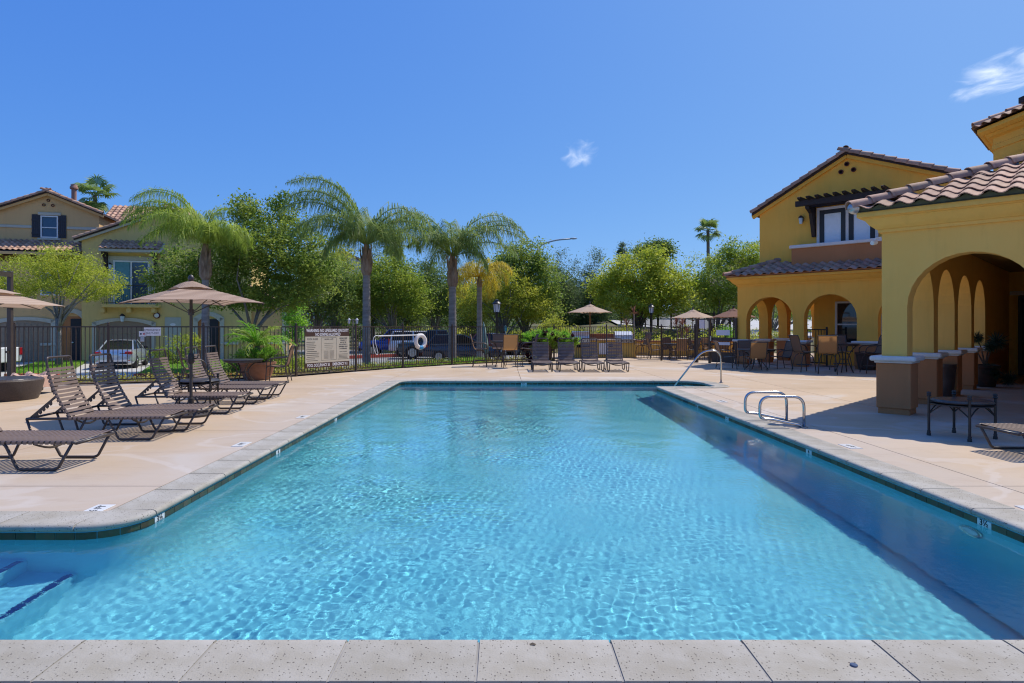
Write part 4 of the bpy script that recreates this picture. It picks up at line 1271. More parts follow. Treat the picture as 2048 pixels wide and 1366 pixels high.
# cross roof behind the gable and a flue
mb = MB(); mb.add([(uR - 1.5, 4.0, 8.3), (6.6, 4.0, 8.3), (5.0, 8.3, 11.0), (uR - 1.5, 8.3, 11.0), (6.6, 9, 8.3)], [(0, 1, 2, 3), (1, 4, 2)])
cr_ = mb.build('cross_roof', M['roof_felt'], h1)
dd = Vector((0, 4.3, 2.7)); tile_roof(cr_, (uR - 1.45, 4.0, 8.32), (1, 0, 0), dd, 6.6, dd.length, keep=lambda P_: P_.x < 6.6 - (P_.y - 4) * .37, w=.34, ex_l=.42)
mb = MB(); mb.box((2.4, 4.9, 5.6), (5.6, 1.5, 5.4)); mb.build('wall', M['stucco_tan'], h1)
mb = MB(); uf = hu(148, 4); mb.lathe([(.15, 0), (.15, .75), (.24, .8), (.24, .92), (.19, .98), (.19, 1.08)], 14, c=(uf, 4, hz(402, uf, 4))); mat('flue_clay', (.34, .19, .14), .85, .12); mb.build('chimney_flue', M['flue_clay'], h1, 40)
def garage(parent, x0, x1, ztop, zside, v=0.0, pal='trim_pale'):
    a, b = hu(x0, v), hu(x1, v)
    c = (a + b) / 2; n = 12
    pts = [(a + (b - a) * k / n, zside + (ztop - zside) * (1 - (2 * k / n - 1) ** 2)) for k in range(n + 1)]
    mb = MB()
    mb.prism([(a, .0)] + pts + [(b, .0)][::1], .0, .012, M=frame((0, v - .012, 0), (1, 0, 0), (0, 0, 1), (0, -1, 0)))
    o = mb.build('garage_door', M['garage_door'], parent)
    hgt = zside - .02
    for r_ in range(4):
        for q in range(8):
            mb = MB(); w_ = (b - a - .2) / 8; mb.box((a + .1 + (q + .5) * w_, v - .03, .05 + (r_ + .5) * hgt / 4), (w_ - .04, .03, hgt / 4 - .05), bev=.012); mb.build('panel', M['garage_door'], o)
    mb = MB()
    out = [(x - (.22 if k < n / 2 else -.22) * abs(2 * k / n - 1), z + .2) for k, (x, z) in enumerate(pts)]
    for k in range(n):
        (x0_, z0_), (x1_, z1_), (x2_, z2_), (x3_, z3_) = pts[k], pts[k + 1], out[k + 1], out[k]
        mb.add([(x0_, v - .1, z0_), (x1_, v - .1, z1_), (x2_, v - .1, z2_), (x3_, v - .1, z3_), (x0_, v, z0_), (x1_, v, z1_), (x2_, v, z2_), (x3_, v, z3_)], [(0, 1, 2, 3), (0, 4, 5, 1), (2, 6, 7, 3)])
    for x_, s in ((a, -1), (b, 1)): mb.box((x_ + s * .11, v - .05, zside / 2 + .1), (.22, .1, zside + .2))
    mb.build('garage_trim', M[pal], parent)
garage(h1, -2, 103, 2.5, 2.32)
for (a, b) in ((-4.6, -3.0), (-1.6, -.5)): window(h1, a, b, 4.0, 5.4, -.03, rails=(4.7,), pane='pane_blue')
# olive house
u0, u1 = hu(168), 10.3
uG = hu(340); zE = hz(480, u0); zG = hz(423, uG); zE2 = zG - (zG - zE) / (uG - u0) * (u1 - uG)
gable(h2, 'wall', M['stucco_olive'], [(u0, 0), (u1, 0), (u1, zE2), (uG, zG), (u0, zE)], -.35, 9)
V2 = -.35
gable_roof(h2, (u0, zE), (uG, zG), (u1, zE2), V2 - .3, 9.2)
for (x, y) in ((338, 442), (331, 450), (345, 451)):
    uu = hu(x, V2); mb = MB(); Mx = Matrix.Translation((uu, V2, hz(y, uu, V2))) @ Matrix.Rotation(R(90), 4, 'X'); mb.lathe([(.06, -.05), (.06, .06), (.09, .06), (.09, -.02)], 12, M=Mx); mb.build('vent_pipe', M['clay_pipe'], h2, 40)
# balcony door
a, b = hu(227, V2), hu(300, V2); zd0, zd1 = hz(612, 3, V2), hz(521, 3, V2)
dr = window(h2, a, b, zd0, zd1, V2 - .03, fr=.10, mull=(hu(263, V2),), pane='pane_blue', name='balcony_door', frame_m='white_vinyl')
mb = MB(); mb.box(((a + hu(263, V2)) / 2, V2 - .025, (zd0 + zd1) / 2), (hu(263, V2) - a - .18, .01, zd1 - zd0 - .2))
bl = mb.build('blind', M['blind_teal'], dr)
mb = MB()
for k in range(9): mb.box((a + .14 + k * (hu(263, V2) - a - .26) / 8, V2 - .034, (zd0 + zd1) / 2), (.02, .01, zd1 - zd0 - .2))
mb.build('blind_slat', M['blind_teal'], dr)
mb = MB()
for (c, d, e_, f_) in ((a - .28, a - .02, zd0, zd1 + .26), (b + .02, b + .28, zd0, zd1 + .26), (a - .02, b + .02, zd1 + .02, zd1 + .26)): mb.box(((c + d) / 2, V2 - .03, (e_ + f_) / 2), (d - c, .07, f_ - e_))
mb.build('door_trim', M['trim_pale'], h2)
# tiled awning
a, b = hu(197, V2 - .8), hu(323, V2 - .8); zf = hz(503, 3, V2 - .8); zt_ = hz(484, 3, V2)
mb = MB(); mb.add([(a, V2 - .8, zf + .14), (b, V2 - .8, zf + .14), (b, V2, zt_), (a, V2, zt_), (a, V2 - .8, zf), (b, V2 - .8, zf), (b, V2, zf), (a, V2, zf)], [(0, 1, 2, 3), (0, 4, 5, 1), (1, 5, 6, 2), (0, 3, 7, 4), (4, 7, 6, 5)])
awn = mb.build('door_awning', M['trim_pale'], h2)
dd = Vector((0, .8, zt_ - zf - .14)); tile_roof(awn, (a, V2 - .84, zf + .15), (1, 0, 0), dd, b - a + .1, dd.length + .1)
for x in (213, 312):
    uu = hu(x, V2); mb = MB(); mb.prism([(V2, zf - 1.2), (V2, zf), (V2 - .6, zf), (V2 - .6, zf - .15), (V2 - .25, zf - .35), (V2 - .12, zf - 1.2)], -.09, .09, M=frame((uu, 0, 0), (0, 1, 0), (0, 0, 1), (1, 0, 0))); mb.build('bracket', M['dark_wood'], awn)
# ledge, railing
a, b = hu(202, V2 - .5), hu(318, V2 - .5); zl0, zl1 = hz(615, 3, V2 - .5), hz(608, 3, V2 - .5)
mb = MB(); mb.box(((a + b) / 2, V2 - .25, (zl0 + zl1) / 2), (b - a, .5, zl1 - zl0), bev=.02); lg = mb.build('balcony_ledge', M['stucco_olive'], h2)
for x in (209, 261, 310): mb = MB(); mb.box((hu(x, V2), V2 - .2, zl0 - .16), (.24, .4, .32), bev=.03); mb.build('corbel', M['stucco_olive'], lg)
k0, k1 = hu(205, V2 - .4), hu(316, V2 - .4); zr1 = hz(571, 3, V2 - .4)
mb = MB()
mb.box(((k0 + k1) / 2, V2 - .42, zr1), (k1 - k0, .04, .05)); mb.box(((k0 + k1) / 2, V2 - .42, zl1 + .1), (k1 - k0, .03, .03))
rg = mb.build('railing', M['dark_metal'], h2)
n = int((k1 - k0) / .115)
for k in range(n + 1):
    mb = MB(); x = k0 + (k1 - k0) * k / n; bl_ = .10
    mb.tube([(x, V2 - .42, zl1), (x, V2 - .52, zl1 + .25), (x, V2 - .50, zl1 + .5), (x, V2 - .42, zr1)], .012, 4); mb.build('baluster', M['dark_metal'], rg)
sconce(h2, hu(247, V2), V2, hz(636, 3, V2), 2.2)
sconce(h2, hu(222, V2), V2, hz(532, 2, V2), 1.6)
garage(h2, 193, 304, hz(642, 3, V2), hz(648, 3, V2) - .1, V2)
mat('alarm_red', (.10, .02, .02), .5)
uu = hu(314, V2); Mx = Matrix.Translation((uu, V2, hz(631, uu, V2))) @ Matrix.Rotation(R(90), 4, 'X')
mb = MB(); mb.lathe([(.19, 0), (.19, .08), (.13, .10)], 18, M=Mx); o = mb.build('alarm_bell', M['alarm_red'], h2, 40); mb = MB(); mb.lathe([(.14, .09), (.12, .12), (0, .13)], 18, M=Mx); mb.build('dial', M['white_vinyl'], o, 40)
a, b = hu(330, V2), hu(362, V2)
mb = MB(); mb.box(((a + b) / 2, V2 - .02, 1.35), (b - a, .06, 2.7)); o = mb.build('side_door', M['door_pale'], h2); mb = MB(); mb.lathe([(.16, .0), (0, .012)], 14, M=Matrix.Translation(((a + b) / 2, V2 - .05, 2.25)) @ Matrix.Rotation(R(90), 4, 'X') @ Matrix.Scale(.55, 4, (0, 1, 0))); mb.build('number_plate', M['white_vinyl'], o)
# entries: arched surrounds with dark doors
def entry(parent, x0, x1, xd0, xd1, ytop, v):
    a, b, c, d = hu(x0, v), hu(x1, v), hu(xd0, v), hu(xd1, v)
    zt_ = hz(ytop, (a + b) / 2, v); n = 10
    mb = MB()
    for k in range(n):
        f0, f1 = k / n, (k + 1) / n
        def pt(f, o): return (a - o * (1 - 2 * f) + (b - a) * f, zt_ - .38 * (2 * f - 1) ** 2 + o)
        p0, p1, p2, p3 = pt(f0, 0), pt(f1, 0), pt(f1, .26), pt(f0, .26)
        mb.add([(q[0], v - .11, q[1]) for q in (p0, p1, p2, p3)] + [(q[0], v, q[1]) for q in (p0, p1, p2, p3)], [(0, 1, 2, 3), (0, 4, 5, 1), (2, 6, 7, 3)])
    for x_, s in ((a, -1), (b, 1)): mb.box((x_ + s * .13, v - .055, (zt_ - .12) / 2), (.26, .11, zt_ - .12))
    mb.build('entry_trim', M['trim_pale'], parent)
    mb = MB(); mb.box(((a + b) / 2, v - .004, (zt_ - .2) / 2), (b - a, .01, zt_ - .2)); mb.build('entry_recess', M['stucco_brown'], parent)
    mb = MB(); mb.box(((c + d) / 2, v - .03, 1.3), (d - c, .06, 2.6)); o = mb.build('front_door', M['door_black'], parent)
    mb = MB(); mb.lathe([(.05, 0), (.06, .05), (0, .07)], 10, M=Matrix.Translation((c + .12, v - .06, 1.15)) @ Matrix.Rotation(R(90), 4, 'X')); mb.build('handle', M['steel'], o)
    for x_, s in ((a, -1), (b, 1)):
        mb = MB(); mb.box((x_ + s * .55, v - .08, 1.05), (1.1, .16, .16), bev=.03); mb.build('ledge', M['trim_pale'], parent)
entry(h1, 124, 166, 142, 163, 626, -.0)
entry(h2, 396, 440, 415, 437, 632, V2)
# single-storey end of the olive house
uW = hu(572, V2)
mb = MB(); mb.add([(u1 - .02, V2 + .3, 0), (uW, V2 + .3, 0), (uW, V2 + .3, 3.35), (u1 - .02, V2 + .3, 4.4), (u1 - .02, 6, 0), (uW, 6, 0), (uW, 6, 3.35), (u1 - .02, 6, 4.4)], [(0, 1, 2, 3), (1, 5, 6, 2), (3, 2, 6, 7)]); mb.build('wall', M['stucco_tan'], h2)
mb = MB(); mb.box((uW - .12, V2 + .26, 1.65), (.26, .1, 3.3)); mb.build('corner_trim', M['trim_pale'], h2)
mb = MB(); q0, q1 = (uW + .75, 3.0), (u1 - .3, 4.65); mb.add([(q0[0], V2 + .0, q0[1]), (q1[0], V2, q1[1]), (q1[0], 6.3, q1[1]), (q0[0], 6.3, q0[1]), (q0[0], V2, q0[1] + .14), (q1[0], V2, q1[1] + .14), (q1[0], 6.3, q1[1] + .14), (q0[0], 6.3, q0[1] + .14)], [(0, 1, 2, 3), (7, 6, 5, 4), (0, 4, 5, 1), (3, 7, 4, 0)])
rr_ = mb.build('side_roof', M['roof_felt'], h2); ridge_line(rr_, (q0[0], V2 - .02, q0[1] + .12), (q1[0], V2 - .02, q1[1] + .12), up=(0, -.25, 1))
mb = MB(); mb.tube(fillet([(uW + .7, V2 + .1, 2.95), (uW + .2, V2 + .2, 2.7), (uW + .1, V2 + .24, 2.4), (uW + .1, V2 + .24, .1)], .1, 3), .05, 6); mb.build('downpipe', M['trim_pale'], h2, True)
mb = MB(); mb.box(((hu(442, V2) + uW) / 2, V2 + .2, 1.06), (uW - hu(442, V2) + .3, .3, .14), bev=.03); mb.build('ledge', M['trim_pale'], h2)
# far white house glimpsed between the trees
fh = empty('white_house', (-23.5, 92, 2.0), R(12)); tag(fh, 'white hillside house with a tiled gable half hidden behind the trees', 'house')
gable(fh, 'wall', M['white_vinyl'], [(-5, 0), (5, 0), (5, 8.2), (0, 10.4), (-5, 8.2)], 0, 9)
mb = MB()
for (a, b) in (((-5.6, 8.0), (0, 10.5)), ((0, 10.5), (5.6, 8.0))): mb.add([(a[0], -.5, a[1]), (b[0], -.5, b[1]), (b[0], 9.5, b[1]), (a[0], 9.5, a[1]), (a[0], -.5, a[1] + .25), (b[0], -.5, b[1] + .25), (b[0], 9.5, b[1] + .25), (a[0], 9.5, a[1] + .25)], [(0, 1, 2, 3), (7, 6, 5, 4), (0, 4, 5, 1)])
mb.build('roof', M['roof_tile'], fh)
for (a, z) in ((-2.5, 4.4), (2, 4.4), (-2.5, 1.5), (2, 1.5)): window(fh, a, a + 1.4, z, z + 1.5, -.03, pane='pane_blue')
# ---------------------------------------------------------------- ground, street, beds
mat('earth', (.13, .095, .055), .95, scale=.4, col2=(.10, .12, .045), bump=.3, bscale=8)
mat('asphalt', (.20, .20, .205), .9, scale=1.2, col2=(.25, .25, .25), bump=.3, bscale=160)
mat('pale_concrete', (.44, .43, .41), .9, scale=1.0, col2=(.50, .49, .46), bump=.15, bscale=80)
mat('curb_red', (.50, .075, .045), .75, .15)
mat('soil', (.10, .065, .04), .95, .25, bump=.5, bscale=30)
mat('lawn_green', (.09, .16, .022), .9, scale=9, col2=(.14, .22, .035), bump=.6, bscale=90)
mat('hill_brown', (.19, .135, .085), .95, scale=.02, col2=(.13, .12, .06))
mat('hill_green', (.05, .075, .03), .95, scale=.05, col2=(.08, .10, .045))
def sheet(name, pts, z, m, kind='structure', parent=None):
    mb = MB(); mb.add([(p[0], p[1], z if len(p) < 3 else p[2]) for p in pts], [tuple(range(len(pts)))])
    o = mb.build(name, M[m], parent); 
    if parent is None: tag(o, kind=kind)
    return o
# one ground sheet to the horizon with an opening where the deck and pool stand
GP = [(-29.9, -15.9), (29.9, -15.9), (29.9, 35.9), (2.65, 35.9), (2.4, 28.0), (-30, 19)]
bm = bmesh.new()
eds = []
for pts in ([(-3000, -3000), (3000, -3000), (3000, 3000), (-3000, 3000)], [(-29.9, -15.9), (29.9, -15.9), (29.9, 29), (-29.9, 15)]):
    vs_ = [bm.verts.new((p[0], p[1], -.66)) for p in pts]
    eds += [bm.edges.new((vs_[i], vs_[(i + 1) % len(vs_)])) for i in range(len(vs_))]
bmesh.ops.triangle_fill(bm, use_beauty=True, edges=eds, normal=(0, 0, 1))
for f in [f for f in bm.faces if inside([(-29.9, -15.9), (29.9, -15.9), (29.9, 29), (-29.9, 15)], *f.calc_center_median()[:2])]: bm.faces.remove(f)
me = bpy.data.meshes.new('ground'); bm.to_mesh(me); bm.free(); me.materials.append(M['earth'])
tag(link('ground', me), kind='structure')
sheet('street', [(-60, 17.5), (2.6, 25.5), (2.6, 58), (-60, 58)], -.62, 'asphalt')
sheet('sidewalk', [(-60, 25.3), (-11.0, 25.3), (-10.4, 30), (-10.4, 41), (-60, 41)], -.60, 'pale_concrete')
def slab(name, pts, z0, z1, m, parent=None):
    mb = MB(); mb.prism(pts, z0, z1); o = mb.build(name, M[m], parent)
    if parent is None: tag(o, kind='structure')
    return o
LAWNS = [[(-20.8, 26.3), (-18.6, 26.3), (-24.6, 37.0), (-27.0, 36.6), (-23.5, 30)], [(-15.4, 26.3), (-11.3, 26.3), (-10.7, 30), (-10.7, 39.5), (-20.6, 37.6)]]
for L in LAWNS: slab('lawn', L, -.6, -.50, 'lawn_green')
for L in (LAWNS[0][:2], LAWNS[1][:3]):
    mb = MB()
    for a, b in zip(L[:-1], L[1:]): mb.bar((a[0], a[1] - .1, -.535), (b[0], b[1] - .1, -.535), .18, .17)
    o = mb.build('kerb', M['curb_red']); tag(o, kind='structure')
mb = MB(); mb.bar((-10.2, 41.5, -.5), (-2.0, 50, -.5), .2, .2); o = mb.build('kerb', M['curb_red']); tag(o, kind='structure')
# parking-bay stripes
mat('line_white', (.60, .60, .58), .8, .1)
mk = empty('parking_markings'); tag(mk, kind='structure')
for k in range(4):
    mb = MB(); x = -8.2 + 2.7 * k; mb.box((x, 40 + k * .8, -.614), (.11, 5.2, .006), R(-28)); mb.build('marking', M['line_white'], mk)
# planted strip behind the fence, sloping to the street
def strip(path, w0, w1, z0, z1):
    out = []
    for i, p in enumerate(path):
        a = Vector(path[max(0, i - 1)]); b = Vector(path[min(len(path) - 1, i + 1)])
        d = (b - a).normalized(); n = Vector((-d.y, d.x))
        q0, q1 = Vector(p) + n * w0, Vector(p) + n * w1
        out.append(((q0.x, q0.y, z0), (q1.x, q1.y, z1)))
    return out
BED = FENCE[:11]
rows = [strip(BED, w, w, z, z) for w, z in ((.04, .03), (1.2, -.02), (2.6, -.30), (3.6, -.64))]
mb = MB()
for a, b in zip(rows[:-1], rows[1:]):
    for i in range(len(BED) - 1): mb.quad(a[i][0], a[i + 1][0], b[i + 1][0], b[i][0])
bed = mb.build('planting_bed', M['soil']); tag(bed, kind='structure')
# slope and road behind the barbecue patio
mb = MB(); mb.add([(2.6, 35.8, .02), (12, 35.8, .02), (34, 35.8, .02), (34, 42, .75), (16, 42, .8), (9.2, 50, 1.6), (2.6, 54, 1.2), (2.6, 80, 2.0), (12.6, 79, 2.6)], [(0, 1, 5, 6), (1, 2, 3, 4), (1, 4, 5), (6, 5, 8, 7)])
tag(mb.build('slope', M['earth']), kind='structure')
mb = MB(); mb.add([(9.2, 50, 1.74), (16, 42, .92), (34, 42, .92), (40, 75, 2.65), (12.6, 79, 2.8), (9.2, 50, 1.2), (16, 42, .4), (34, 42, .4)], [(0, 1, 2, 3, 4), (0, 5, 6, 1), (1, 6, 7, 2)])
tag(mb.build('road', M['pale_concrete']), kind='structure')
# hills
def hill(name, x0, x1, y, peaks, m):
    n = 60; mb = MB(); ys = [(y - 60, 0), (y, 1), (y + 200, .2)]
    vs_ = []
    rg = random.Random(int(x0))
    for k in range(n + 1):
        x = x0 + (x1 - x0) * k / n
        h = sum(hh * math.exp(-((x - c) / w) ** 2) for c, w, hh in peaks) + rg.uniform(-.6, .6)
        for (yy, f) in ys: vs_.append((x, yy, -1 + h * f))
    fs = [(k * 3 + j, k * 3 + 3 + j, k * 3 + 4 + j, k * 3 + 1 + j) for k in range(n) for j in (0, 1)]
    mb.add(vs_, fs); tag(mb.build(name, M[m], smooth=True), kind='structure')
hill('hill', -80, 300, 400, [(150, 22, 42), (205, 40, 36), (60, 40, 22)], 'hill_brown')
hill('hill', -260, 120, 330, [(-150, 70, 26), (-40, 60, 22), (40, 50, 20)], 'hill_green')
# ---------------------------------------------------------------- vegetation
def leaf_mat(name, c1, c2, trans=.35, island=.24, rough=.5, scale=.9):
    return mat(name, c1, rough, scale=scale, col2=c2, trans=trans, island=island, spec=.35, detail=3)
leaf_mat('leaf_glossy', (.15,.25,.04), (.36,.43,.075), .5)
leaf_mat('leaf_lime', (.34,.42,.035), (.52,.55,.07), .5)
leaf_mat('leaf_mid', (.20,.31,.035), (.42,.48,.065), .5)
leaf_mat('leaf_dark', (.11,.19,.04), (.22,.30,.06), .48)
leaf_mat('leaf_yellow', (.36,.41,.04), (.56,.56,.07), .5)
leaf_mat('needle_dark', (.085,.14,.045), (.15,.21,.06), .4)
leaf_mat('leaf_bright', (0.205, 0.477, 0.046), (0.387, 0.600, 0.068), 0.55)
leaf_mat('leaf_blue', (0.091, 0.194, 0.103), (0.160, 0.273, 0.137), 0.42)
leaf_mat('leaf_burgundy', (0.032, 0.011, 0.018), (0.069, 0.023, 0.032), 0.32)
leaf_mat('cordyline_red', (0.138, 0.052, 0.037), (0.253, 0.127, 0.086), 0.37)
leaf_mat('cover_leaf', (0.273, 0.296, 0.057), (0.569, 0.477, 0.091), 0.47)
leaf_mat('frond_green', (.24,.36,.045), (.44,.54,.09), .5)
leaf_mat('frond_dark', (.16,.26,.06), (.31,.40,.10), .48)
leaf_mat('frond_yellow', (.55,.43,.03), (.66,.55,.06), .5)
mat('bark_grey', (.20, .185, .165), .9, scale=5, col2=(.30, .28, .25), bump=.5, bscale=25)
mat('bark_brown', (.11, .085, .065), .9, scale=5, col2=(.17, .135, .105), bump=.5, bscale=25)
mat('palm_trunk', (.22, .195, .17), .9, scale=3, col2=(.32, .285, .25), bump=.4, bscale=30, stretch=(1, 1, 5))
mat('palm_boot', (.20, .125, .075), .9, scale=4, col2=(.36, .27, .19), bump=.6, bscale=18, stretch=(2, 2, .6))
mat('terracotta', (.32, .155, .09), .85, .15, bump=.1); mat('pot_dark', (.075, .045, .035), .45, .2)
def rand_dirs(rng, n):
    v = rng.normal(size=(n, 3)); return v / np.linalg.norm(v, axis=1, keepdims=True)
def leaves_mesh(name, cen, size, rng, m, aspect=.5, up=.35, bend=True):
    """leaf-sized folded quads at the points cen"""
    n = len(cen)
    d = rand_dirs(rng, n); d[:, 2] = d[:, 2] * .7 - .15
    nn = rand_dirs(rng, n); nn[:, 2] = np.abs(nn[:, 2]) + up
    side = np.cross(d, nn); side /= np.linalg.norm(side, axis=1, keepdims=True) + 1e-9
    d /= np.linalg.norm(d, axis=1, keepdims=True) + 1e-9
    L = (size * rng.uniform(.6, 1.3, n))[:, None]
    w = L * aspect * .5
    a = cen - d * L * .5; b = cen + d * L * .5
    mid = cen
    co = np.stack([a, mid + side * w, b, mid - side * w], 1).reshape(-1, 3)
    return np_mesh(name, co, np.arange(4 * n).reshape(n, 4), M[m])
def clumps(rng, blobs, ncl, per, spread, hollow=.55):
    """points gathered into clumps inside ellipsoids (cx, cy, cz, rx, ry, rz, weight)"""
    w = np.array([b[6] if len(b) > 6 else b[3] * b[4] * b[5] for b in blobs]); w = w / w.sum()
    pick = rng.choice(len(blobs), ncl, p=w)
    B = np.array([b[:6] for b in blobs])[pick]
    u = rand_dirs(rng, ncl) * (rng.uniform(hollow ** 3, 1, ncl) ** (1 / 3))[:, None]
    c = B[:, :3] + u * B[:, 3:6]
    k = rng.poisson(per, ncl).clip(4)
    idx = np.repeat(np.arange(ncl), k)
    sp = spread * rng.uniform(.6, 1.5, ncl)
    off = rng.normal(size=(len(idx), 3)) * sp[idx][:, None]
    off[:, 2] *= .62
    return c, c[idx] + off
def tree(name, label, x, y, z, blobs, trunk, leaf, ncl=130, per=46, size=.16, spread=.30, seed=1, bark='bark_grey', group=None, cat='tree', aspect=.5, limbs=16, hollow=.5, fork=.35):
    """blobs relative to the base; trunk = (height of fork, radius, lean x, lean y)"""
    rng = np.random.default_rng(seed); rr = random.Random(seed)
    t = empty(name, (x, y, z)); tag(t, label, cat, group)
    c, pts = clumps(rng, blobs, ncl, per, spread, hollow)
    o = link('crown', leaves_mesh('crown', pts, size, rng, leaf, aspect), t)
    H, r, lx, ly = trunk
    mb = MB()
    top = Vector((lx, ly, H))
    mb.tube([(0, 0, -.15), (lx * .2, ly * .2, H * .3), (lx * .6, ly * .6, H * .65), top], [r * 1.35, r, r * .9, r * .8], 9)
    order = sorted(range(len(c)), key=lambda i: rr.random())[:limbs]
    for i in order:
        e = Vector(c[i]); st = Vector((lx * .6, ly * .6, H * .65)).lerp(top, rr.uniform(0, 1))
        ln_ = (e - st).length; mdl = st.lerp(e, .5) + Vector((rr.uniform(-.2, .2), rr.uniform(-.2, .2), rr.uniform(.02, .22))) * ln_ * .6
        mb.tube([st, st.lerp(mdl, .5) + Vector((0, 0, .1)), mdl, e], [r * .55, r * .42, r * .28, r * .09], 6)
    mb.build('trunk', M[bark], t, True)
    return t
def T(x_px, Y, z=-.55): return (px(x_px, Y), Y, z)
def B(x_px, y_px, rx_px, ry_px, Y, base, depth=None, wt=None):
    """ellipsoid seen at a place in the photograph, for a tree standing at distance Y"""
    rx, rz_ = rx_px / F * Y, ry_px / F * Y
    b = [px(x_px, Y) - base[0], 0, pz(y_px, Y) - base[2], rx, depth or rx, rz_]
    if wt: b.append(wt)
    return tuple(b)
GT = 'trees beyond the pool fence'
# small lime tree in front of the left houses
Y = 33.0; b = T(118, Y)
tree('lime_tree', 'small spreading tree with fine lime green leaves before the tan house', *b, [B(70, 556, 85, 44, Y, b, 2.2), B(160, 562, 75, 40, Y, b, 2.0), B(110, 528, 70, 34, Y, b, 1.9), B(30, 575, 50, 30, Y, b, 1.6), B(205, 578, 32, 16, Y, b, 1.0, 1.2)],
     (2.5, .15, -.05, 0), 'leaf_lime', 300, 85, .105, .22, 3, limbs=13, hollow=.2)
# big glossy multi-stemmed tree right of the left palm
Y = 30.0; b = T(495, Y)
tree('ficus_tree', 'large glossy dark green tree with several grey stems behind the striped umbrella', *b, [B(520, 440, 48, 45, Y, b, 1.6), B(562, 418, 24, 34, Y, b, .9, .7), B(490, 424, 18, 30, Y, b, .7, .45), B(470, 588, 60, 34, Y, b, 1.4), B(560, 596, 66, 32, Y, b, 1.6), B(600, 480, 45, 40, Y, b, 1.5), B(540, 510, 85, 55, Y, b, 2.3), B(640, 530, 52, 48, Y, b, 1.6), B(360, 540, 48, 42, Y, b, 1.2), B(330, 570, 34, 40, Y, b, 1.0), B(440, 520, 55, 55, Y, b, 1.5), B(610, 575, 62, 34, Y, b, 1.6)],
     (2.0, .13, .25, 0), 'leaf_glossy', 470, 80, .16, .28, 7, limbs=9, hollow=.15, bark='bark_grey')
def bush_tree(label, xp, Y, blobs, leaf, seed, name='shade_tree', trunk=None, z=-.55, **kw):
    kw['per'] = int(kw.get('per', 50) * 1.35)
    b = T(xp, Y, z)
    return tree(name, label, *b, [B(*q[:4], Y, b, *(q[4:] if len(q) > 4 else ())) for q in blobs], trunk or (1.6, .14, .1, 0), leaf, seed=seed, group=GT, **kw)
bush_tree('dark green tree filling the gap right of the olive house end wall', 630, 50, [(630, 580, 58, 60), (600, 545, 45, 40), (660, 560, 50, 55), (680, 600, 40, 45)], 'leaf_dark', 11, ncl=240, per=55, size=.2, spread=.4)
bush_tree('feathery olive green tree rising high left of the middle palm trunk', 665, 54, [(660, 530, 42, 38), (690, 520, 30, 30), (640, 560, 40, 45), (700, 590, 45, 50)], 'leaf_yellow', 12, ncl=220, per=50, size=.17, spread=.38)
bush_tree('broad mid green tree between the two tall palm trunks', 785, 54, [(770, 570, 66, 52), (810, 590, 52, 46), (735, 590, 50, 48), (830, 620, 36, 26), (780, 536, 42, 26)], 'leaf_mid', 13, ncl=330, per=58, size=.2, spread=.4)
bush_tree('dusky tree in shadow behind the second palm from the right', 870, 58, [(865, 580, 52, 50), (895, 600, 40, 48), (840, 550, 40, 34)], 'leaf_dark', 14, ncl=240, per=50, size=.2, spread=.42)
bush_tree('yellow green tree behind the tall lantern post', 1005, 50, [(985, 600, 60, 40), (1045, 605, 46, 40), (945, 605, 40, 42), (1010, 570, 52, 32), (1070, 620, 22, 22)], 'leaf_yellow', 15, ncl=300, per=58, size=.17, spread=.36, limbs=24)
bush_tree('tall dark green broadleaf tree under the street light', 1050, 52, [(1040, 530, 46, 40), (1075, 560, 44, 48), (1010, 540, 34, 36), (1060, 500, 34, 22), (1095, 600, 30, 40)], 'leaf_glossy', 16, ncl=270, per=55, size=.22, spread=.42)
bush_tree('bright lime layered tree in front of the sloping road', 1275, 44, [(1270, 545, 62, 40), (1320, 570, 56, 44), (1230, 580, 48, 36), (1350, 600, 36, 26), (1280, 600, 70, 32), (1300, 515, 40, 22), (1200, 590, 26, 22)], 'leaf_lime', 17, ncl=340, per=62, size=.2, spread=.36, bark='bark_brown', trunk=(2.2, .16, .1, 0))
bush_tree('mid green tree with upright sprigs next to the clubhouse gable', 1430, 46, [(1430, 560, 52, 46), (1480, 560, 40, 60), (1395, 590, 40, 40), (1500, 510, 20, 30, 1, 1.5), (1462, 505, 18, 22, 1, 1), (1390, 530, 30, 24), (1470, 610, 50, 34)], 'leaf_mid', 18, ncl=330, per=50, size=.17, spread=.34)
bush_tree('pale sprigged tree top showing above the arcade roof corner', 1540, 48, [(1530, 560, 60, 50), (1510, 500, 16, 24, 1, 1.2), (1600, 600, 60, 40)], 'leaf_mid', 19, ncl=200, per=46, size=.17, spread=.36)
for k, (xp, top, Y, hw, lab) in enumerate(((1120, 500, 58, 30, 'slim dark pine just right of the street light arm'), (1150, 520, 62, 34, 'dark pine with drooping sprays left of the patio umbrella'), (1190, 498, 60, 36, 'tallest dark pine between the street light and the lime tree'), (1225, 530, 66, 32, 'low dark pine beside the bright lime tree'), (945, 520, 62, 30, 'dark pine between the yellow palm and the street light'), (745, 500, 66, 36, 'dark conifer top behind the middle palm boots'), (815, 520, 64, 40, 'dull conifer between the tall palm crowns'))):
    bl = [(xp, top + 22, hw * .32, 24), (xp - hw * .2, top + 60, hw * .6, 28), (xp + hw * .25, top + 95, hw * .85, 32), (xp - 3, top + 125, hw, 30)]
    bush_tree(lab, xp, Y, bl, 'needle_dark', 30 + k, name='pine_tree', ncl=230, per=46, size=.26, spread=.42, aspect=.22, bark='bark_brown', trunk=(3.5, .2, 0, 0), limbs=14)
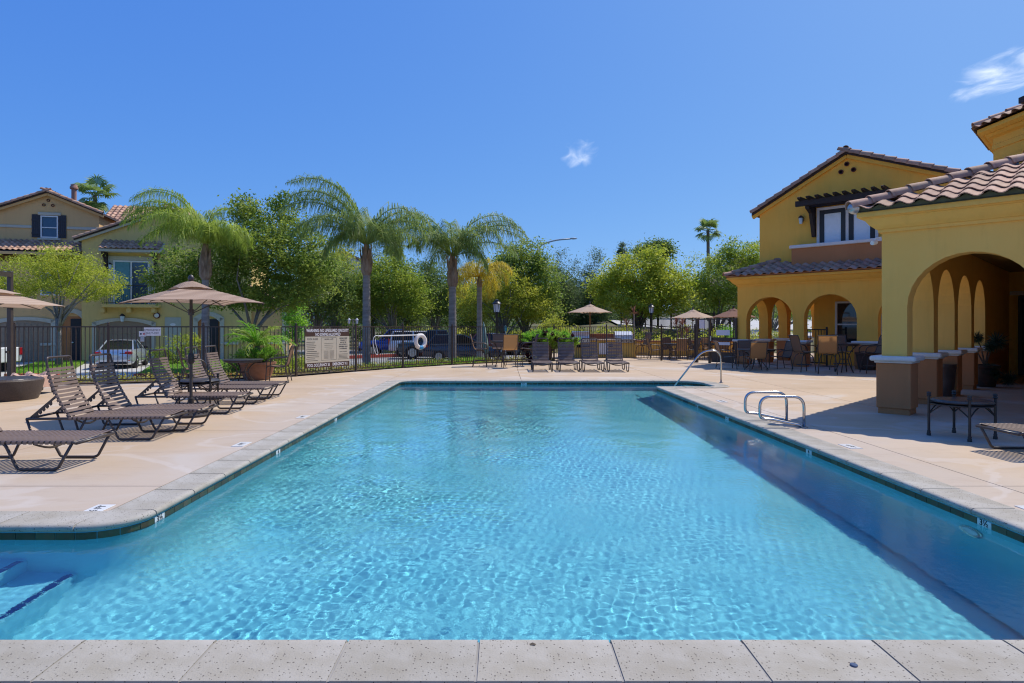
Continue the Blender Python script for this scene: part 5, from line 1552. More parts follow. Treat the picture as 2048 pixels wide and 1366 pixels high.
for k, (xp, yp, hgt, lab) in enumerate(((1245, 485, 40, 'tiny whorled pine tip on the skyline left of the lime tree'), (1440, 505, 26, 'tiny distant conifer tip right of the fan palm'),)):
    bush_tree(lab, xp, 110, [(xp, yp + 5, 5, 6), (xp - 2, yp + 20, 9, 7), (xp, yp + 34, 6, 8)], 'needle_dark', 50 + k, name='pine_tree', ncl=26, per=40, size=.4, spread=.35, aspect=.25, trunk=(pz(yp, 110) + .4, .14, 0, 0), limbs=4)
bush_tree('umbrella shaped dark tree on the ridge behind the lime tree', 1320, 90, [(1318, 497, 24, 14), (1290, 503, 22, 10), (1335, 510, 14, 12)], 'leaf_dark', 55, ncl=80, per=55, size=.35, spread=.5, trunk=(9, .3, 0, 0))
# far woodland that reads as one mass
rng = np.random.default_rng(99)
bl = []
for k in range(70):
    xx = -75 + k * 2.3 + rng.uniform(-1, 1); yy = rng.uniform(68, 84)
    bl.append((xx, yy, rng.uniform(1.8, 4.4), rng.uniform(2.5, 4), 3, rng.uniform(3.0, 5.0)))
c, pts = clumps(rng, bl, 2300, 40, .6, .3)
o = link('woodland', leaves_mesh('woodland', pts, .42, rng, 'leaf_dark', .5)); tag(o, kind='stuff')
bl = []
for k in range(40):
    xx = 4 + k * 1.0; bl.append((xx, 49 - xx * .12 + rng.uniform(-2, 2), .4 + rng.uniform(0, .5), 1.0, 1.0, .75))
for k in range(34):
    xx = -9.5 + k * .36; bl.append((xx, 52 + rng.uniform(-2, 3), .3, .8, .8, 1.1))
for k in range(22): bl.append((3.4 + k * .55, 35.6 + rng.uniform(-.3, 1.2), .45, .6, .5, .6))
for k in range(46): bl.append((rng.uniform(2.8, 17), rng.uniform(37, 48), .7, .9, .9, .7))
c, pts = clumps(rng, bl, 1000, 55, .24, .3)
o = link('undergrowth', leaves_mesh('undergrowth', pts, .16, rng, 'leaf_yellow', .5)); tag(o, kind='stuff')
# ground cover in the bed behind the fence, grass in the lawns
rng = np.random.default_rng(12)
pts = []
for i in range(len(BED) - 1):
    p, q = Vector(BED[i]), Vector(BED[i + 1]); d = (q - p); L = d.length; d.normalize(); n = Vector((-d.y, d.x))
    for _ in range(int(L * 2.6 * 230)):
        s, w = rng.uniform(0, L), rng.uniform(.06, 2.9)
        z = (.03 - .04 * w / 1.2) if w < 1.2 else (-.02 - .2 * (w - 1.2))
        pts.append((p.x + d.x * s + n.x * w, p.y + d.y * s + n.y * w, z + abs(rng.normal(0, .09)) + .02))
o = link('ground_cover', leaves_mesh('ground_cover', np.array(pts), .075, rng, 'cover_leaf', .6)); tag(o, kind='stuff')
def blades(name, areas, n, hgt, m, zf, seed, wd=.012):
    rng = np.random.default_rng(seed); P_ = []
    while len(P_) < n:
        A = areas[rng.integers(len(areas))]
        xs, ys = [p[0] for p in A], [p[1] for p in A]
        x, y = rng.uniform(min(xs), max(xs)), rng.uniform(min(ys), max(ys))
        if inside(A, x, y): P_.append((x, y, zf(x, y)))
    P_ = np.array(P_); a = rng.uniform(0, 6.28, n); h = hgt * rng.uniform(.5, 1.3, n)
    s = np.stack([np.cos(a), np.sin(a), 0 * a], 1) * wd
    tip = P_ + np.stack([rng.normal(0, .35, n) * h, rng.normal(0, .35, n) * h, h], 1)
    co = np.stack([P_ - s, P_ + s, tip], 1).reshape(-1, 3)
    o = link(name, np_mesh(name, co, np.arange(3 * n).reshape(n, 3), M[m])); tag(o, kind='stuff'); return o
blades('lawn_grass', LAWNS, 16000, .07, 'leaf_bright', lambda x, y: -.5, 5, .016)
blades('bed_grass', [[(-5.4, 22.6), (-4.3, 22.2), (-1.6, 25.6), (-2.6, 26.4)], [(-1.9, 25.4), (-.6, 26.6), (-1.0, 27.2), (-2.2, 26)]], 2600, .26, 'leaf_bright', lambda x, y: -.05, 6, .014)
def shrub(label, x, y, z, blobs, leaf, seed, name='shrub', ncl=40, per=50, size=.09, spread=.14, group=None):
    rng = np.random.default_rng(seed)
    t = empty(name, (x, y, z)); tag(t, label, 'shrub', group)
    c, pts = clumps(rng, blobs, ncl, per, spread, .3)
    link('foliage', leaves_mesh('foliage', pts, size, rng, leaf, .5), t)
    mb = MB()
    for i in range(0, len(c), max(1, len(c) // 7)): mb.tube([(0, 0, -.05), Vector(c[i]) * .5 + Vector((0, 0, .04)), c[i]], [.03, .02, .008], 5)
    mb.build('stem', M['bark_brown'], t)
    return t
shrub('round clipped green bush in front of the pale side door', px(350, 34), 34, -.5, [(0, 0, .55, .75, .6, .5), (-.9, .2, .5, .6, .5, .45)], 'leaf_mid', 61, ncl=60)
shrub('loose yellow green bush by the white garage trim', px(372, 35), 35, -.5, [(0, 0, 1.2, .9, .6, .5)], 'leaf_lime', 62, ncl=40)
for k, (xp, Y, lab, m_) in enumerate(((545, 29, 'clipped bright hedge nearest the pool rules board', 'leaf_lime'), (530, 27.2, 'lower dark hedge in front of the clipped bright hedge', 'leaf_mid'))):
    shrub(lab, px(xp, Y), Y, -.55, [(dx, 0, .45 - .15 * k, .5, .4, .42) for dx in (-1.4, -.9, -.4, .1, .6, 1.1, 1.6)], m_, 63 + k, 'hedge', 90, 55)
shrub('light green shrub showing between the trees and the olive house', px(590, 38), 38, -.5, [(0, 0, 2.4, .6, .5, 1.6)], 'leaf_bright', 66, ncl=70, size=.14, spread=.22)
shrub('yellow bushy shrub behind the green potted plants', px(1105, 38), 38, -.3, [(0, 0, 1.6, 1.0, .8, .9), (-.8, 0, 1.2, .7, .6, .7)], 'leaf_yellow', 67, ncl=70, size=.12, spread=.2)
shrub('low green shrub seen through the pool gate', px(1452, 36), 36, 0, [(0, 0, .9, .7, .5, .55)], 'leaf_bright', 68, ncl=50)
shrub('yellow green shrub beyond the first arcade arch', px(1505, 38), 38, 0, [(0, 0, .7, .8, .6, .6), (1.6, 1, .7, .7, .6, .6), (2.9, 1.4, .7, .6, .6, .6)], 'leaf_yellow', 69, ncl=80)

# --- palms
def frond(parent, base, az, el, L, droop, n, leaf, m, seed, sag=1.35, width=.024, tipdroop=1.5):
    rr = random.Random(seed)
    mb = MB()
    p = Vector(base); pts = [p.copy()]; e = el
    N = 14
    for k in range(N):
        f = (k + 1) / N
        e = el - droop * f ** tipdroop
        d = Vector((math.cos(R(az)) * math.cos(R(e)), math.sin(R(az)) * math.cos(R(e)), math.sin(R(e))))
        p = p + d * (L / N); pts.append(p.copy())
    mb.tube(pts, [.03 * (1 - .85 * k / N) + .004 for k in range(N + 1)], 4)
    for k in range(n):
        f = .16 + .84 * (k + rr.uniform(-.3, .3)) / n
        f = min(max(f, .02), .995)
        q = f * N; i = min(int(q), N - 1); a = pts[i].lerp(pts[i + 1], q - i)
        t = (pts[i + 1] - pts[i]).normalized()
        sd = t.cross(Vector((0, 0, 1)))
        sd = sd.normalized() if sd.length > .05 else Vector((math.sin(R(az)), -math.cos(R(az)), 0))
        ln = leaf * (math.sin(math.pi * min(1, .22 + .78 * f)) ** .55) * rr.uniform(.6, 1.25)
        for s in (-1, 1):
            d0 = (sd * s * rr.uniform(.75, 1.05) + t * rr.uniform(.45, .85) + Vector((0, 0, rr.uniform(-.55, .75)))).normalized()
            m1 = a + d0 * ln * .36
            d1 = (d0 * .8 + Vector((rr.uniform(-.3, .2), rr.uniform(-.25, .25), -sag * rr.uniform(.5, 1.6)))).normalized()
            e_ = m1 + d1 * ln * .70
            w = d0.cross(Vector((0, 0, 1))); w = (w.normalized() if w.length > .05 else t) * width * .5
            w = (w + Vector((0, 0, rr.uniform(-.5, .5))) * width * .5)
            mb.add([a - w * .6, a + w * .6, m1 + w, m1 - w, e_], [(0, 1, 2, 3), (3, 2, 4)])
    return mb.build('frond', M[m], parent)
def queen_palm(label, x_px, Y, zb, y_boot, y_hub, r, fronds, m='frond_green', seed=1, leaf=.95, n=66, lean=0.0, bootw=1.5):
    x = px(x_px, Y); t = empty('queen_palm', (x, Y, zb)); tag(t, label, 'palm', 'queen palms along the pool fence')
    zt_, zh = pz(y_boot, Y) - zb, pz(y_hub, Y) - zb
    mb = MB(); pts, rad = [], []
    K = 46
    for k in range(K + 1):
        f = k / K; pts.append((lean * f * f, 0, zt_ * f - .1 * (1 - f))); rad.append(r * (1.16 - .2 * f) * (1.05 if k % 2 else .975) * (1.25 if k == 0 else 1))
    mb.tube(pts, rad, 14); mb.build('trunk', M['palm_trunk'], t, 35)
    rr = random.Random(seed)
    mb = MB(); mb.lathe([(r * .98, zt_ - .1), (r * bootw, zt_ + .1 * (zh - zt_)), (r * bootw * .95, zt_ + .5 * (zh - zt_)), (r * .75, zh), (r * .4, zh + .2)], 12, c=(lean, 0, 0))
    for k in range(16):
        a = rr.uniform(0, 6.28); z0 = zt_ + rr.uniform(-.05, .55) * (zh - zt_); q = r * bootw * .8
        d = Vector((math.cos(a), math.sin(a), 0)); c0 = Vector((lean, 0, z0)) + d * q
        sidev = Vector((-d.y, d.x, 0)) * r * .55
        e0 = c0 + d * rr.uniform(.04, .16) + Vector((0, 0, rr.uniform(.4, .8) * (zh - zt_) * .8))
        mb.add([c0 - sidev, c0 + sidev, e0 + sidev * .3, e0 - sidev * .3], [(0, 1, 2, 3)])
    mb.build('boots', M['palm_boot'], t, 40)
    for i, (az, el, L, dr) in enumerate(fronds):
        frond(t, (lean + .06 * math.cos(R(az)), .06 * math.sin(R(az)), zh + .05), az, el, L, dr, n, leaf, m, seed * 100 + i)
    return t
def ring_f(rr, k, L, lo=20, hi=85, dr=(95, 150)): return [(360 * i / k + rr.uniform(-18, 18), rr.uniform(lo, hi), L * rr.uniform(.75, 1.05), rr.uniform(*dr)) for i in range(k)]
def skirt(seed, L, k=7): return ring_f(random.Random(seed), k, L, 25, 70, (95, 140))
rr = random.Random(21)
queen_palm('tall queen palm with windswept crown just right of the pool rules board', 733, 25.5, -.15, 547, 492, .15,
           [(180, 84, 4.9, 108), (172, 74, 4.7, 105), (188, 64, 4.3, 105), (196, 78, 4.4, 120), (165, 56, 3.8, 100), (205, 50, 3.4, 105), (178, 44, 3.2, 90), (10, 72, 3.6, 135), (350, 58, 3.2, 130), (25, 50, 2.9, 130), (340, 80, 3.4, 150), (270, 66, 3.2, 140), (90, 70, 3.4, 130), (300, 50, 2.7, 135), (60, 64, 3.0, 140), (235, 58, 3.3, 125), (186, 88, 4.6, 112), (174, 66, 4.5, 100)] + skirt(41, 2.3), seed=2, m='frond_dark', n=84, leaf=1.05)
queen_palm('tall queen palm beside the life ring, behind the dark wagon', 905, 28.2, -.2, 570, 515, .165,
           [(180, 72, 4.2, 120), (172, 58, 4.0, 110), (190, 46, 3.4, 105), (185, 82, 4.0, 135), (4, 66, 4.1, 110), (352, 52, 3.9, 100), (10, 40, 3.4, 95), (356, 78, 4.0, 125), (270, 70, 3.4, 140), (90, 74, 3.6, 135), (300, 60, 3.2, 135), (240, 55, 3.2, 130), (60, 56, 3.2, 130), (120, 60, 3.2, 130), (330, 68, 3.4, 140), (210, 64, 3.6, 130), (0, 58, 4.1, 104), (184, 64, 4.1, 112)] + skirt(42, 2.3), seed=3, m='frond_dark', n=82, leaf=1.0)
queen_palm('queen palm with a ragged light trunk rising behind the striped umbrella', 411, 27.0, -.4, 556, 490, .15,
           [(180, 80, 4.6, 118), (172, 70, 4.4, 112), (188, 60, 4.2, 112), (196, 72, 4.2, 125), (165, 50, 3.6, 105), (205, 60, 3.6, 120), (182, 40, 3.2, 95), (80, 86, 3.4, 120), (100, 80, 3.4, 130), (5, 62, 2.6, 150), (350, 52, 2.4, 145), (20, 44, 2.2, 140), (330, 66, 2.6, 150), (270, 70, 3.2, 140), (300, 58, 2.6, 145), (235, 62, 3.4, 130), (140, 64, 3.4, 125), (178, 62, 4.5, 110), (184, 86, 4.4, 122)] + skirt(43, 2.3), seed=4, n=80, leaf=1.0, bootw=1.75)
queen_palm('shorter yellowing queen palm right of the life ring palm', 959, 33.0, -.3, 572, 556, .135, ring_f(rr, 17, 2.3, 10, 80, (105, 160)), m='frond_yellow', seed=5, n=64, leaf=.75, bootw=1.1)
def fan_palm(label, x_px, y_px, Y, rad, zb=-.5, seed=1, nf=26, r=.2):
    x = px(x_px, Y); t = empty('fan_palm', (x, Y, zb)); tag(t, label, 'palm')
    H = pz(y_px, Y) - zb; rr = random.Random(seed)
    mb = MB(); mb.tube([(0, 0, 0), (.05, 0, H * .5), (0, 0, H)], [r * 1.2, r, r * .9], 10); mb.build('trunk', M['bark_brown'], t)
    for k in range(nf):
        az, el = rr.uniform(0, 360), rr.uniform(-55, 80)
        d = Vector((math.cos(R(az)) * math.cos(R(el)), math.sin(R(az)) * math.cos(R(el)), math.sin(R(el))))
        L = rad * rr.uniform(.45, .6); h = Vector((0, 0, H)) + d * L
        sd = d.cross(Vector((0, 0, 1))).normalized(); up = sd.cross(d)
        mb = MB(); mb.tube([(0, 0, H), h], [.03, .02], 4)
        for q in range(15):
            a = R(-105 + 210 * q / 14); l = rad * .55 * rr.uniform(.85, 1.1)
            u = d * math.cos(a) + sd * math.sin(a)
            m1 = h + u * l * .6; e = m1 + (u + Vector((0, 0, -.75))).normalized() * l * .45
            w = (sd * math.cos(a) - d * math.sin(a)) * l * .07
            mb.add([h, m1 - w, e, m1 + w], [(0, 1, 2, 3)])
        mb.build('frond', M['leaf_dark' if el < 20 else 'frond_dark'], t)
fan_palm('fan palm crown poking up behind the tan house roof', 190, 392, 62, 2.1, 0, 1)
fan_palm('tall distant fan palm on the skyline left of the clubhouse gable', 1416, 462, 75, 1.75, 0, 2)
fan_palm('distant fan palm half hidden behind the middle palm crowns', 788, 492, 60, 1.5, 0, 3)
# ---------------------------------------------------------------- pool furniture
mat('furn_brown', (.060, .045, .038), .38, .12, spec=.5)
mat('strap_brown', (.18, .128, .102), .5, .10, spec=.45)
mat('sling_orange_sunlit', (.40, .215, .085), .7, .10, scale=120, trans=.3)  # sling fabric with its sunlit tone put into the colour
mat('sling_brown_shaded', (.21, .125, .075), .7, .12, scale=120, trans=.12)  # same fabric with shade put into the colour; also on dark patio chairs
mat('table_dark', (.045, .042, .045), .35, .3, scale=40)
mat('canopy_edge', (.50, .37, .26), .8, .05, trans=.3)
def stripe_mat(name, a, b, freq, trans=.28):
    m = bpy.data.materials.new(name); m.use_nodes = True
    n, l, bs = nodes_of(m); bs.inputs['Roughness'].default_value = .85; bs.inputs['Specular IOR Level'].default_value = .2
    uv = n.new('ShaderNodeUVMap'); uv.uv_map = 'UVMap'
    sx = n.new('ShaderNodeSeparateXYZ'); l.new(uv.outputs[0], sx.inputs[0])
    def mth(op, x, y=None):
        q = n.new('ShaderNodeMath'); q.operation = op
        for i, v in enumerate((x, y)):
            if v is None: continue
            if isinstance(v, (int, float)): q.inputs[i].default_value = v
            else: l.new(v, q.inputs[i])
        return q.outputs[0]
    fr = mth('FRACT', mth('MULTIPLY', sx.outputs[0], freq))
    cr = n.new('ShaderNodeValToRGB'); l.new(fr, cr.inputs[0])
    cr.color_ramp.interpolation = 'CONSTANT'
    e = cr.color_ramp.elements; e[0].position = 0; e[0].color = a + (1,); e[1].position = .42; e[1].color = b + (1,)
    x = e.new(.56); x.color = a + (1,); x = e.new(.70); x.color = b + (1,); x = e.new(.93); x.color = a + (1,)
    l.new(cr.outputs[0], bs.inputs['Base Color'])
    tr = n.new('ShaderNodeBsdfTranslucent'); l.new(cr.outputs[0], tr.inputs[0])
    ms = n.new('ShaderNodeMixShader'); ms.inputs[0].default_value = trans
    l.new(bs.outputs[0], ms.inputs[1]); l.new(tr.outputs[0], ms.inputs[2]); l.new(ms.outputs[0], n['Material Output'].inputs[0])
    M[name] = m; return m
stripe_mat('canopy_stripe', (.60, .45, .34), (.14, .075, .055), 12)
stripe_mat('canopy_tan', (.60, .46, .34), (.50, .365, .265), 9)
stripe_mat('canopy_plain', (.27, .155, .115), (.25, .14, .10), 5)
# chaise: x runs from the hinge to the foot, y across, z up
ZR = .30; HWD = .315
def back_curve(t):                    # 0 at the hinge, 1 at the top of the back
    return (-.30 * (t ** 1.0) - .0 + .06 * math.sin(math.pi * t) * -1.0 * .9, ZR + .74 * t)
def make_chaise(label):
    root = empty('chaise_lounge'); tag(root, label, 'sun lounger', 'strap chaise lounges around the pool')
    for s in (-1, 1):
        y = s * HWD
        mb = MB(); mb.tube([(-.52, y, ZR), (1.20, y, ZR), (1.245, y, ZR - .012)], .017, 8); mb.build('side_rail', M['furn_brown'], root, True)
        for pts in ([(-.515, y, ZR), (-.43, y * 1.02, .03), (-.40, y * 1.02, .017), (.05, y * 1.02, .017), (.09, y * 1.02, .03), (.22, y, ZR)],
                    [(.42, y, ZR), (.50, y, ZR - .02), (.63, y * 1.02, .03), (.66, y * 1.02, .017), (1.02, y * 1.02, .017), (1.06, y * 1.02, .035), (1.20, y, ZR - .01)]):
            mb = MB(); mb.tube(fillet(pts, .05, 3), .0155, 8); mb.build('leg', M['furn_brown'], root, True)
        a, b = Vector((-.50, y * .85, ZR + .005)), Vector((back_curve(.40)[0], y * .85, back_curve(.40)[1]))
        d = (b - a); L = d.length; d.normalize(); nn = Vector((d.z, 0, -d.x)) * 1
        mb = MB(); poly = [(0, -.012), (L, -.012), (L, .012)]
        for k in range(5):
            q = L * (.78 - .13 * k); poly += [(q, .014), (q - .02, .045), (q - .045, .05), (q - .05, .016)]
        poly += [(0, .012)]
        mb.prism(poly, -.008, .008, M=frame(a, d, nn, (0, 1, 0))); mb.build('ratchet_arm', M['furn_brown'], root)
    for x in (-.515, 1.245):
        mb = MB(); mb.tube([(x, -HWD, ZR - (.012 if x > 0 else 0)), (x, HWD, ZR - (.012 if x > 0 else 0))], .016, 8); mb.build('cross_bar', M['furn_brown'], root, True)
    for x in (.10, .80):
        mb = MB(); mb.tube([(x, -HWD + .6 * HWD * k / 5 + 0 if False else -HWD + 2 * HWD * k / 8, ZR - .02 - .085 * math.sin(math.pi * k / 8)) for k in range(9)], .012, 6); mb.build('stretcher', M['furn_brown'], root, True)
    bp = [(back_curve(k / 8)[0], -HWD * .85, back_curve(k / 8)[1]) for k in range(9)]
    top = back_curve(1.0)
    pts = bp + [(top[0] - .005, -HWD * .8, top[1] + .055), (top[0] - .005, HWD * .8, top[1] + .055)] + [(p[0], HWD * .85, p[2]) for p in bp[::-1]]
    mb = MB(); mb.tube(fillet(pts, [.02] * 8 + [.06, .06, .06, .06] + [.02] * 8, 3), .016, 8); mb.build('back_frame', M['furn_brown'], root, True)
    return root
def strap_mesh(hw, w=.037):
    mb = MB(); prof = [(-hw - .019, -.022), (-hw - .021, .004), (-hw - .008, .0195), (-hw + .04, .0165), (0, .008), (hw - .04, .0165), (hw + .008, .0195), (hw + .021, .004), (hw + .019, -.022)]
    n = len(prof); vs_ = [(sx * w / 2, y, z) for sx in (-1, 1) for (y, z) in prof] + [(sx * w / 2, y, z - .005) for sx in (-1, 1) for (y, z) in prof]
    fs = [(i, i + 1, n + i + 1, n + i) for i in range(n - 1)] + [(i, 2 * n + i, 2 * n + i + 1, i + 1) for i in range(n - 1)] + [(n + i, n + i + 1, 3 * n + i + 1, 3 * n + i) for i in range(n - 1)]
    mb.add(vs_, fs); return mb.mesh('strap', M['strap_brown'])
STRAP, STRAP_B = strap_mesh(HWD), strap_mesh(HWD * .85)
def add_straps(root):
    for k in range(21): link('strap', STRAP, root, (.03 + .0575 * k, 0, ZR))
    for k in range(13):
        t = .045 + .068 * k; p, q = back_curve(t), back_curve(t + .02)
        d = Vector((q[0] - p[0], 0, q[1] - p[1])).normalized(); nn = Vector((d.z, 0, -d.x))
        o = link('strap', STRAP_B, root); o.matrix_local = frame((p[0], 0, p[1]), d, (0, 1, 0), nn) if False else frame((p[0], 0, p[1]), -d, (0, 1, 0), nn)
    return root
ch0 = add_straps(make_chaise(''))
CH = [(-5.68, 6.83, 0, 'flat looking strap chaise nearest the left pool corner, only its seat showing'),
      (-5.72, 8.52, 5, 'strap chaise with its back raised, second from the pool corner'),
      (-5.62, 9.24, 4, 'strap chaise half shaded by the striped umbrella, close behind its neighbour'),
      (-5.80, 11.08, 2, 'strap chaise beside the striped umbrella pole, its back half in shade'),
      (-5.88, 12.45, 3, 'sunlit strap chaise between the low round table and the potted palm'),
      (-5.92, 13.35, 3, 'strap chaise farthest along the left deck, next to the potted palm'),
      (7.06, 7.36, 180, 'strap chaise beside the round side table in front of the arcade'),
      (1.35, 22.0, -90, 'strap chaise in front of the burgundy potted plants'),
      (2.25, 22.0, -90, 'strap chaise in front of the second dark pot'),
      (3.08, 22.0, -91, 'strap chaise before the white panel of the barbecue counter'),
      (3.95, 22.0, -93, 'strap chaise at the end of the far row, nearest the slanted handrail')]
for i, (x, y, a, lab) in enumerate(CH):
    o = ch0 if i == 0 else copy_tree(ch0)
    o.location = (x, y, 0); o.rotation_euler = (0, 0, R(a)); o['label'] = lab
# square umbrella with a vent cap
def canopy(parent, c, zr, zt, hx, corners, m, sag=.10, start=0.0, r0=.0, name='canopy', N=10, sharp=True):
    """pyramid of 'corners' panels from the hem (radius hx) to the top, hem curved in between the ribs"""
    mb = MB(); uv = []
    for k in range(corners):
        a0, a1 = R(start + 360 * k / corners), R(start + 360 * (k + 1) / corners)
        p0, p1 = Vector((math.cos(a0), math.sin(a0))), Vector((math.cos(a1), math.sin(a1)))
        grid = []
        for i in range(N + 1):
            f = r0 + (1 - r0) * i / N; row = []
            for j in range(N + 1):
                g = j / N
                q = (p0 * (1 - g) + p1 * g) * hx * f
                q = q * (1 - .06 * f * math.sin(math.pi * g))
                z = zt + (zr - zt) * (f ** 1.12) - sag * f * (1 - f) * math.sin(math.pi * g) + .035 * f * f * math.sin(math.pi * g)
                row.append((c[0] + q.x, c[1] + q.y, z))
            grid.append(row)
        b = len(mb.v)
        mb.v += [p for row in grid for p in row]
        for i in range(N):
            for j in range(N):
                mb.f.append((b + i * (N + 1) + j, b + (i + 1) * (N + 1) + j, b + (i + 1) * (N + 1) + j + 1, b + i * (N + 1) + j + 1)); mb.mi.append(0)
                for (ii, jj) in ((i, j), (i + 1, j), (i + 1, j + 1), (i, j + 1)): uv.append((r0 + (1 - r0) * ii / N, jj / N))
    me = mb.mesh(name, m)
    lay = me.uv_layers.new(name='UVMap')
    lay.data.foreach_set('uv', [x for p in uv for x in p])
    me.polygons.foreach_set('use_smooth', [True] * len(me.polygons)); me.update()
    return link(name, me, parent)
def ribs(parent, c, zr, zt, hx, corners, start, zh):
    for k in range(corners):
        a = R(start + 360 * k / corners); d = Vector((math.cos(a), math.sin(a), 0))
        mb = MB(); mb.tube([Vector((c[0], c[1], zt - .05)), Vector((c[0], c[1], zr - .015)) + d * hx * .98], .01, 5); r_ = mb.build('rib', M['furn_brown'], parent)
        mb = MB(); mb.tube([Vector((c[0], c[1], zh)), Vector((c[0], c[1], (zr + zt) / 2 - .04)) + d * hx * .5], .008, 5); mb.build('strut', M['furn_brown'], r_)
um = empty('patio_umbrella', (-5.25, 10.55, 0)); tag(um, 'square brown striped umbrella with a vent cap over the left chaises', 'umbrella')
canopy(um, (0, 0), 1.90, 2.20, 1.25, 4, M['canopy_stripe'], .05, r0=.12)
canopy(um, (0, 0), 2.13, 2.28, .40, 4, M['canopy_stripe'], -.08, name='vent_cap', N=6)
ribs(um, (0, 0), 1.90, 2.20, 1.25, 4, 0, 1.72)
mb = MB(); mb.tube([(0, 0, .03), (0, 0, 2.26)], .026, 10); mb.lathe([(.045, 1.70), (.05, 1.78), (.045, 1.80)], 12); mb.build('pole', M['furn_brown'], um, 40)
mb = MB(); mb.lathe([(.02, 2.26), (.045, 2.285), (.05, 2.33), (.03, 2.37), (0, 2.385)], 12); mb.build('finial', M['furn_brown'], um, True)
mb = MB(); mb.lathe([(.036, .88), (.055, .92), (.05, 1.02), (.036, 1.06)], 12); mb.tube([(.05, 0, .97), (.11, 0, .98), (.12, 0, 1.04)], .01, 6); mb.build('crank', M['dark_metal'], um, 40)
mb = MB(); mb.lathe([(.30, 0), (.30, .035), (.26, .06), (.06, .075), (.045, .16), (.045, .30), (.03, .31)], 28)
for k in range(20):
    a = R(18 * k); mb.box((.17 * math.cos(a), .17 * math.sin(a), .066), (.2, .012, .014), a)
mb.build('base', M['dark_metal'], um, 40)
# cantilever umbrella at the left edge
ou = empty('cantilever_umbrella', (-9.75, 11.5, 0)); tag(ou, 'tan cantilever umbrella with a square post beside the wicker table', 'umbrella')
canopy(ou, (0, 0), 1.88, 2.24, 1.72, 4, M['canopy_tan'], .05, r0=.30)
canopy(ou, (0, 0), 2.10, 2.30, .95, 4, M['canopy_tan'], .02, name='vent_cap')
ribs(ou, (0, 0), 1.88, 2.24, 1.72, 4, 0, 1.75)
P0 = Vector((-1.58, 2.9, 0))
mb = MB(); mb.box(P0 + Vector((0, 0, 1.39)), (.095, .095, 2.78), bev=.01); mb.build('post', M['furn_brown'], ou)
mb = MB(); mb.bar(P0 + Vector((0, 0, 2.70)), (0, 0, 2.56), .07, .10); mb.build('arm', M['furn_brown'], ou)
mb = MB(); mb.box(P0 + Vector((.0, -.04, 2.02)), (.17, .18, .16), bev=.015); mb.box(P0 + Vector((.0, -.08, .93)), (.05, .06, .05)); mb.build('crank_box', M['furn_brown'], ou)
mb = MB(); mb.box(P0 + Vector((0, 0, .05)), (.9, .9, .1), bev=.02); mb.build('base', M['dark_metal'], ou)
mb = MB(); mb.tube([(0, 0, 2.56), (0, 0, 1.75)], .03, 8); mb.build('hub', M['furn_brown'], ou)
# round patio umbrellas beyond the fence
def patio_umbrella(label, x, y, zr, zt, rad, m, n=8, wood=True):
    t = empty('patio_umbrella', (x, y, 0)); tag(t, label, 'umbrella', 'umbrellas on the barbecue patio')
    canopy(t, (0, 0), zr, zt, rad, n, M[m], .04, start=11, r0=.16, N=6)
    canopy(t, (0, 0), zt - .10, zt + .06, rad * .26, n, M[m], -.03, start=11, name='vent_cap', N=4)
    ribs(t, (0, 0), zr, zt, rad, n, 11, zr - .15)
    mb = MB(); mb.tube([(0, 0, 0), (0, 0, zt + .1)], .025, 8); mb.build('pole', M['sling_orange_sunlit' if wood else 'furn_brown'], t)
    mb = MB(); mb.lathe([(.3, 0), (.28, .06), (.05, .08), (.04, .2)], 16); mb.build('base', M['dark_metal'], t)
    mb = MB(); mb.lathe([(.02, zt + .06), (.05, zt + .10), (.03, zt + .17), (0, zt + .18)], 10); mb.build('finial', M['furn_brown'], t)
patio_umbrella('tan umbrella on a wooden pole over the barbecue counters', px(1180, 31), 31, 2.20, 2.58, 1.18, 'canopy_tan')
patio_umbrella('pale striped umbrella left of the pool gate', px(1386, 31), 31, 1.93, 2.32, 1.16, 'canopy_tan', wood=False)
patio_umbrella('plain dark brown umbrella behind the pool gate', px(1467, 30.3), 30.3, 1.95, 2.36, 1.12, 'canopy_plain', wood=False)
# wrought side tables with four finial posts
def side_table(label, x, y, a):
    t = empty('side_table', (x, y, 0), R(a)); tag(t, label, 'table', 'low round wrought side tables')
    mb = MB(); mb.lathe([(0, .47), (.33, .47), (.355, .475), (.365, .49), (.355, .50), (.34, .505), (.33, .515), (.30, .517), (0, .517)], 30); mb.build('tabletop', M['table_dark'], t, 40)
    mb = MB(); mb.lathe([(.355, .44), (.37, .445), (.37, .455), (.355, .46)], 30); mb.build('rim', M['dark_metal'], t, 40)
    for k in range(4):
        a_ = R(45 + 90 * k); d = Vector((math.cos(a_), math.sin(a_), 0)); q = d * .375
        mb = MB(); mb.tube([q, q + Vector((0, 0, .56))], .017, 8); mb.lathe([(.027, 0), (.027, .03), (.02, .045), (.024, .06), (.017, .075)], 8, c=tuple(q)); mb.lathe([(.02, .54), (.03, .555), (.022, .57), (.03, .585), (.024, .605), (0, .61)], 8, c=tuple(q)); mb.build('leg', M['dark_metal'], t, 40)
        e = Vector((math.cos(a_ + R(90)), math.sin(a_ + R(90)), 0)) * .375
        mb = MB(); mb.tube([q.lerp(e, f) + Vector((0, 0, .30 + .155 * math.sin(math.pi * f))) for f in [i / 12 for i in range(13)]], .009, 5); mb.build('brace', M['dark_metal'], t)
    return t
side_table('round dark side table with four finial posts beside the arcade', 6.25, 8.52, 22)
side_table('low round side table with finial posts between the left chaises', -5.72, 11.80, 10)
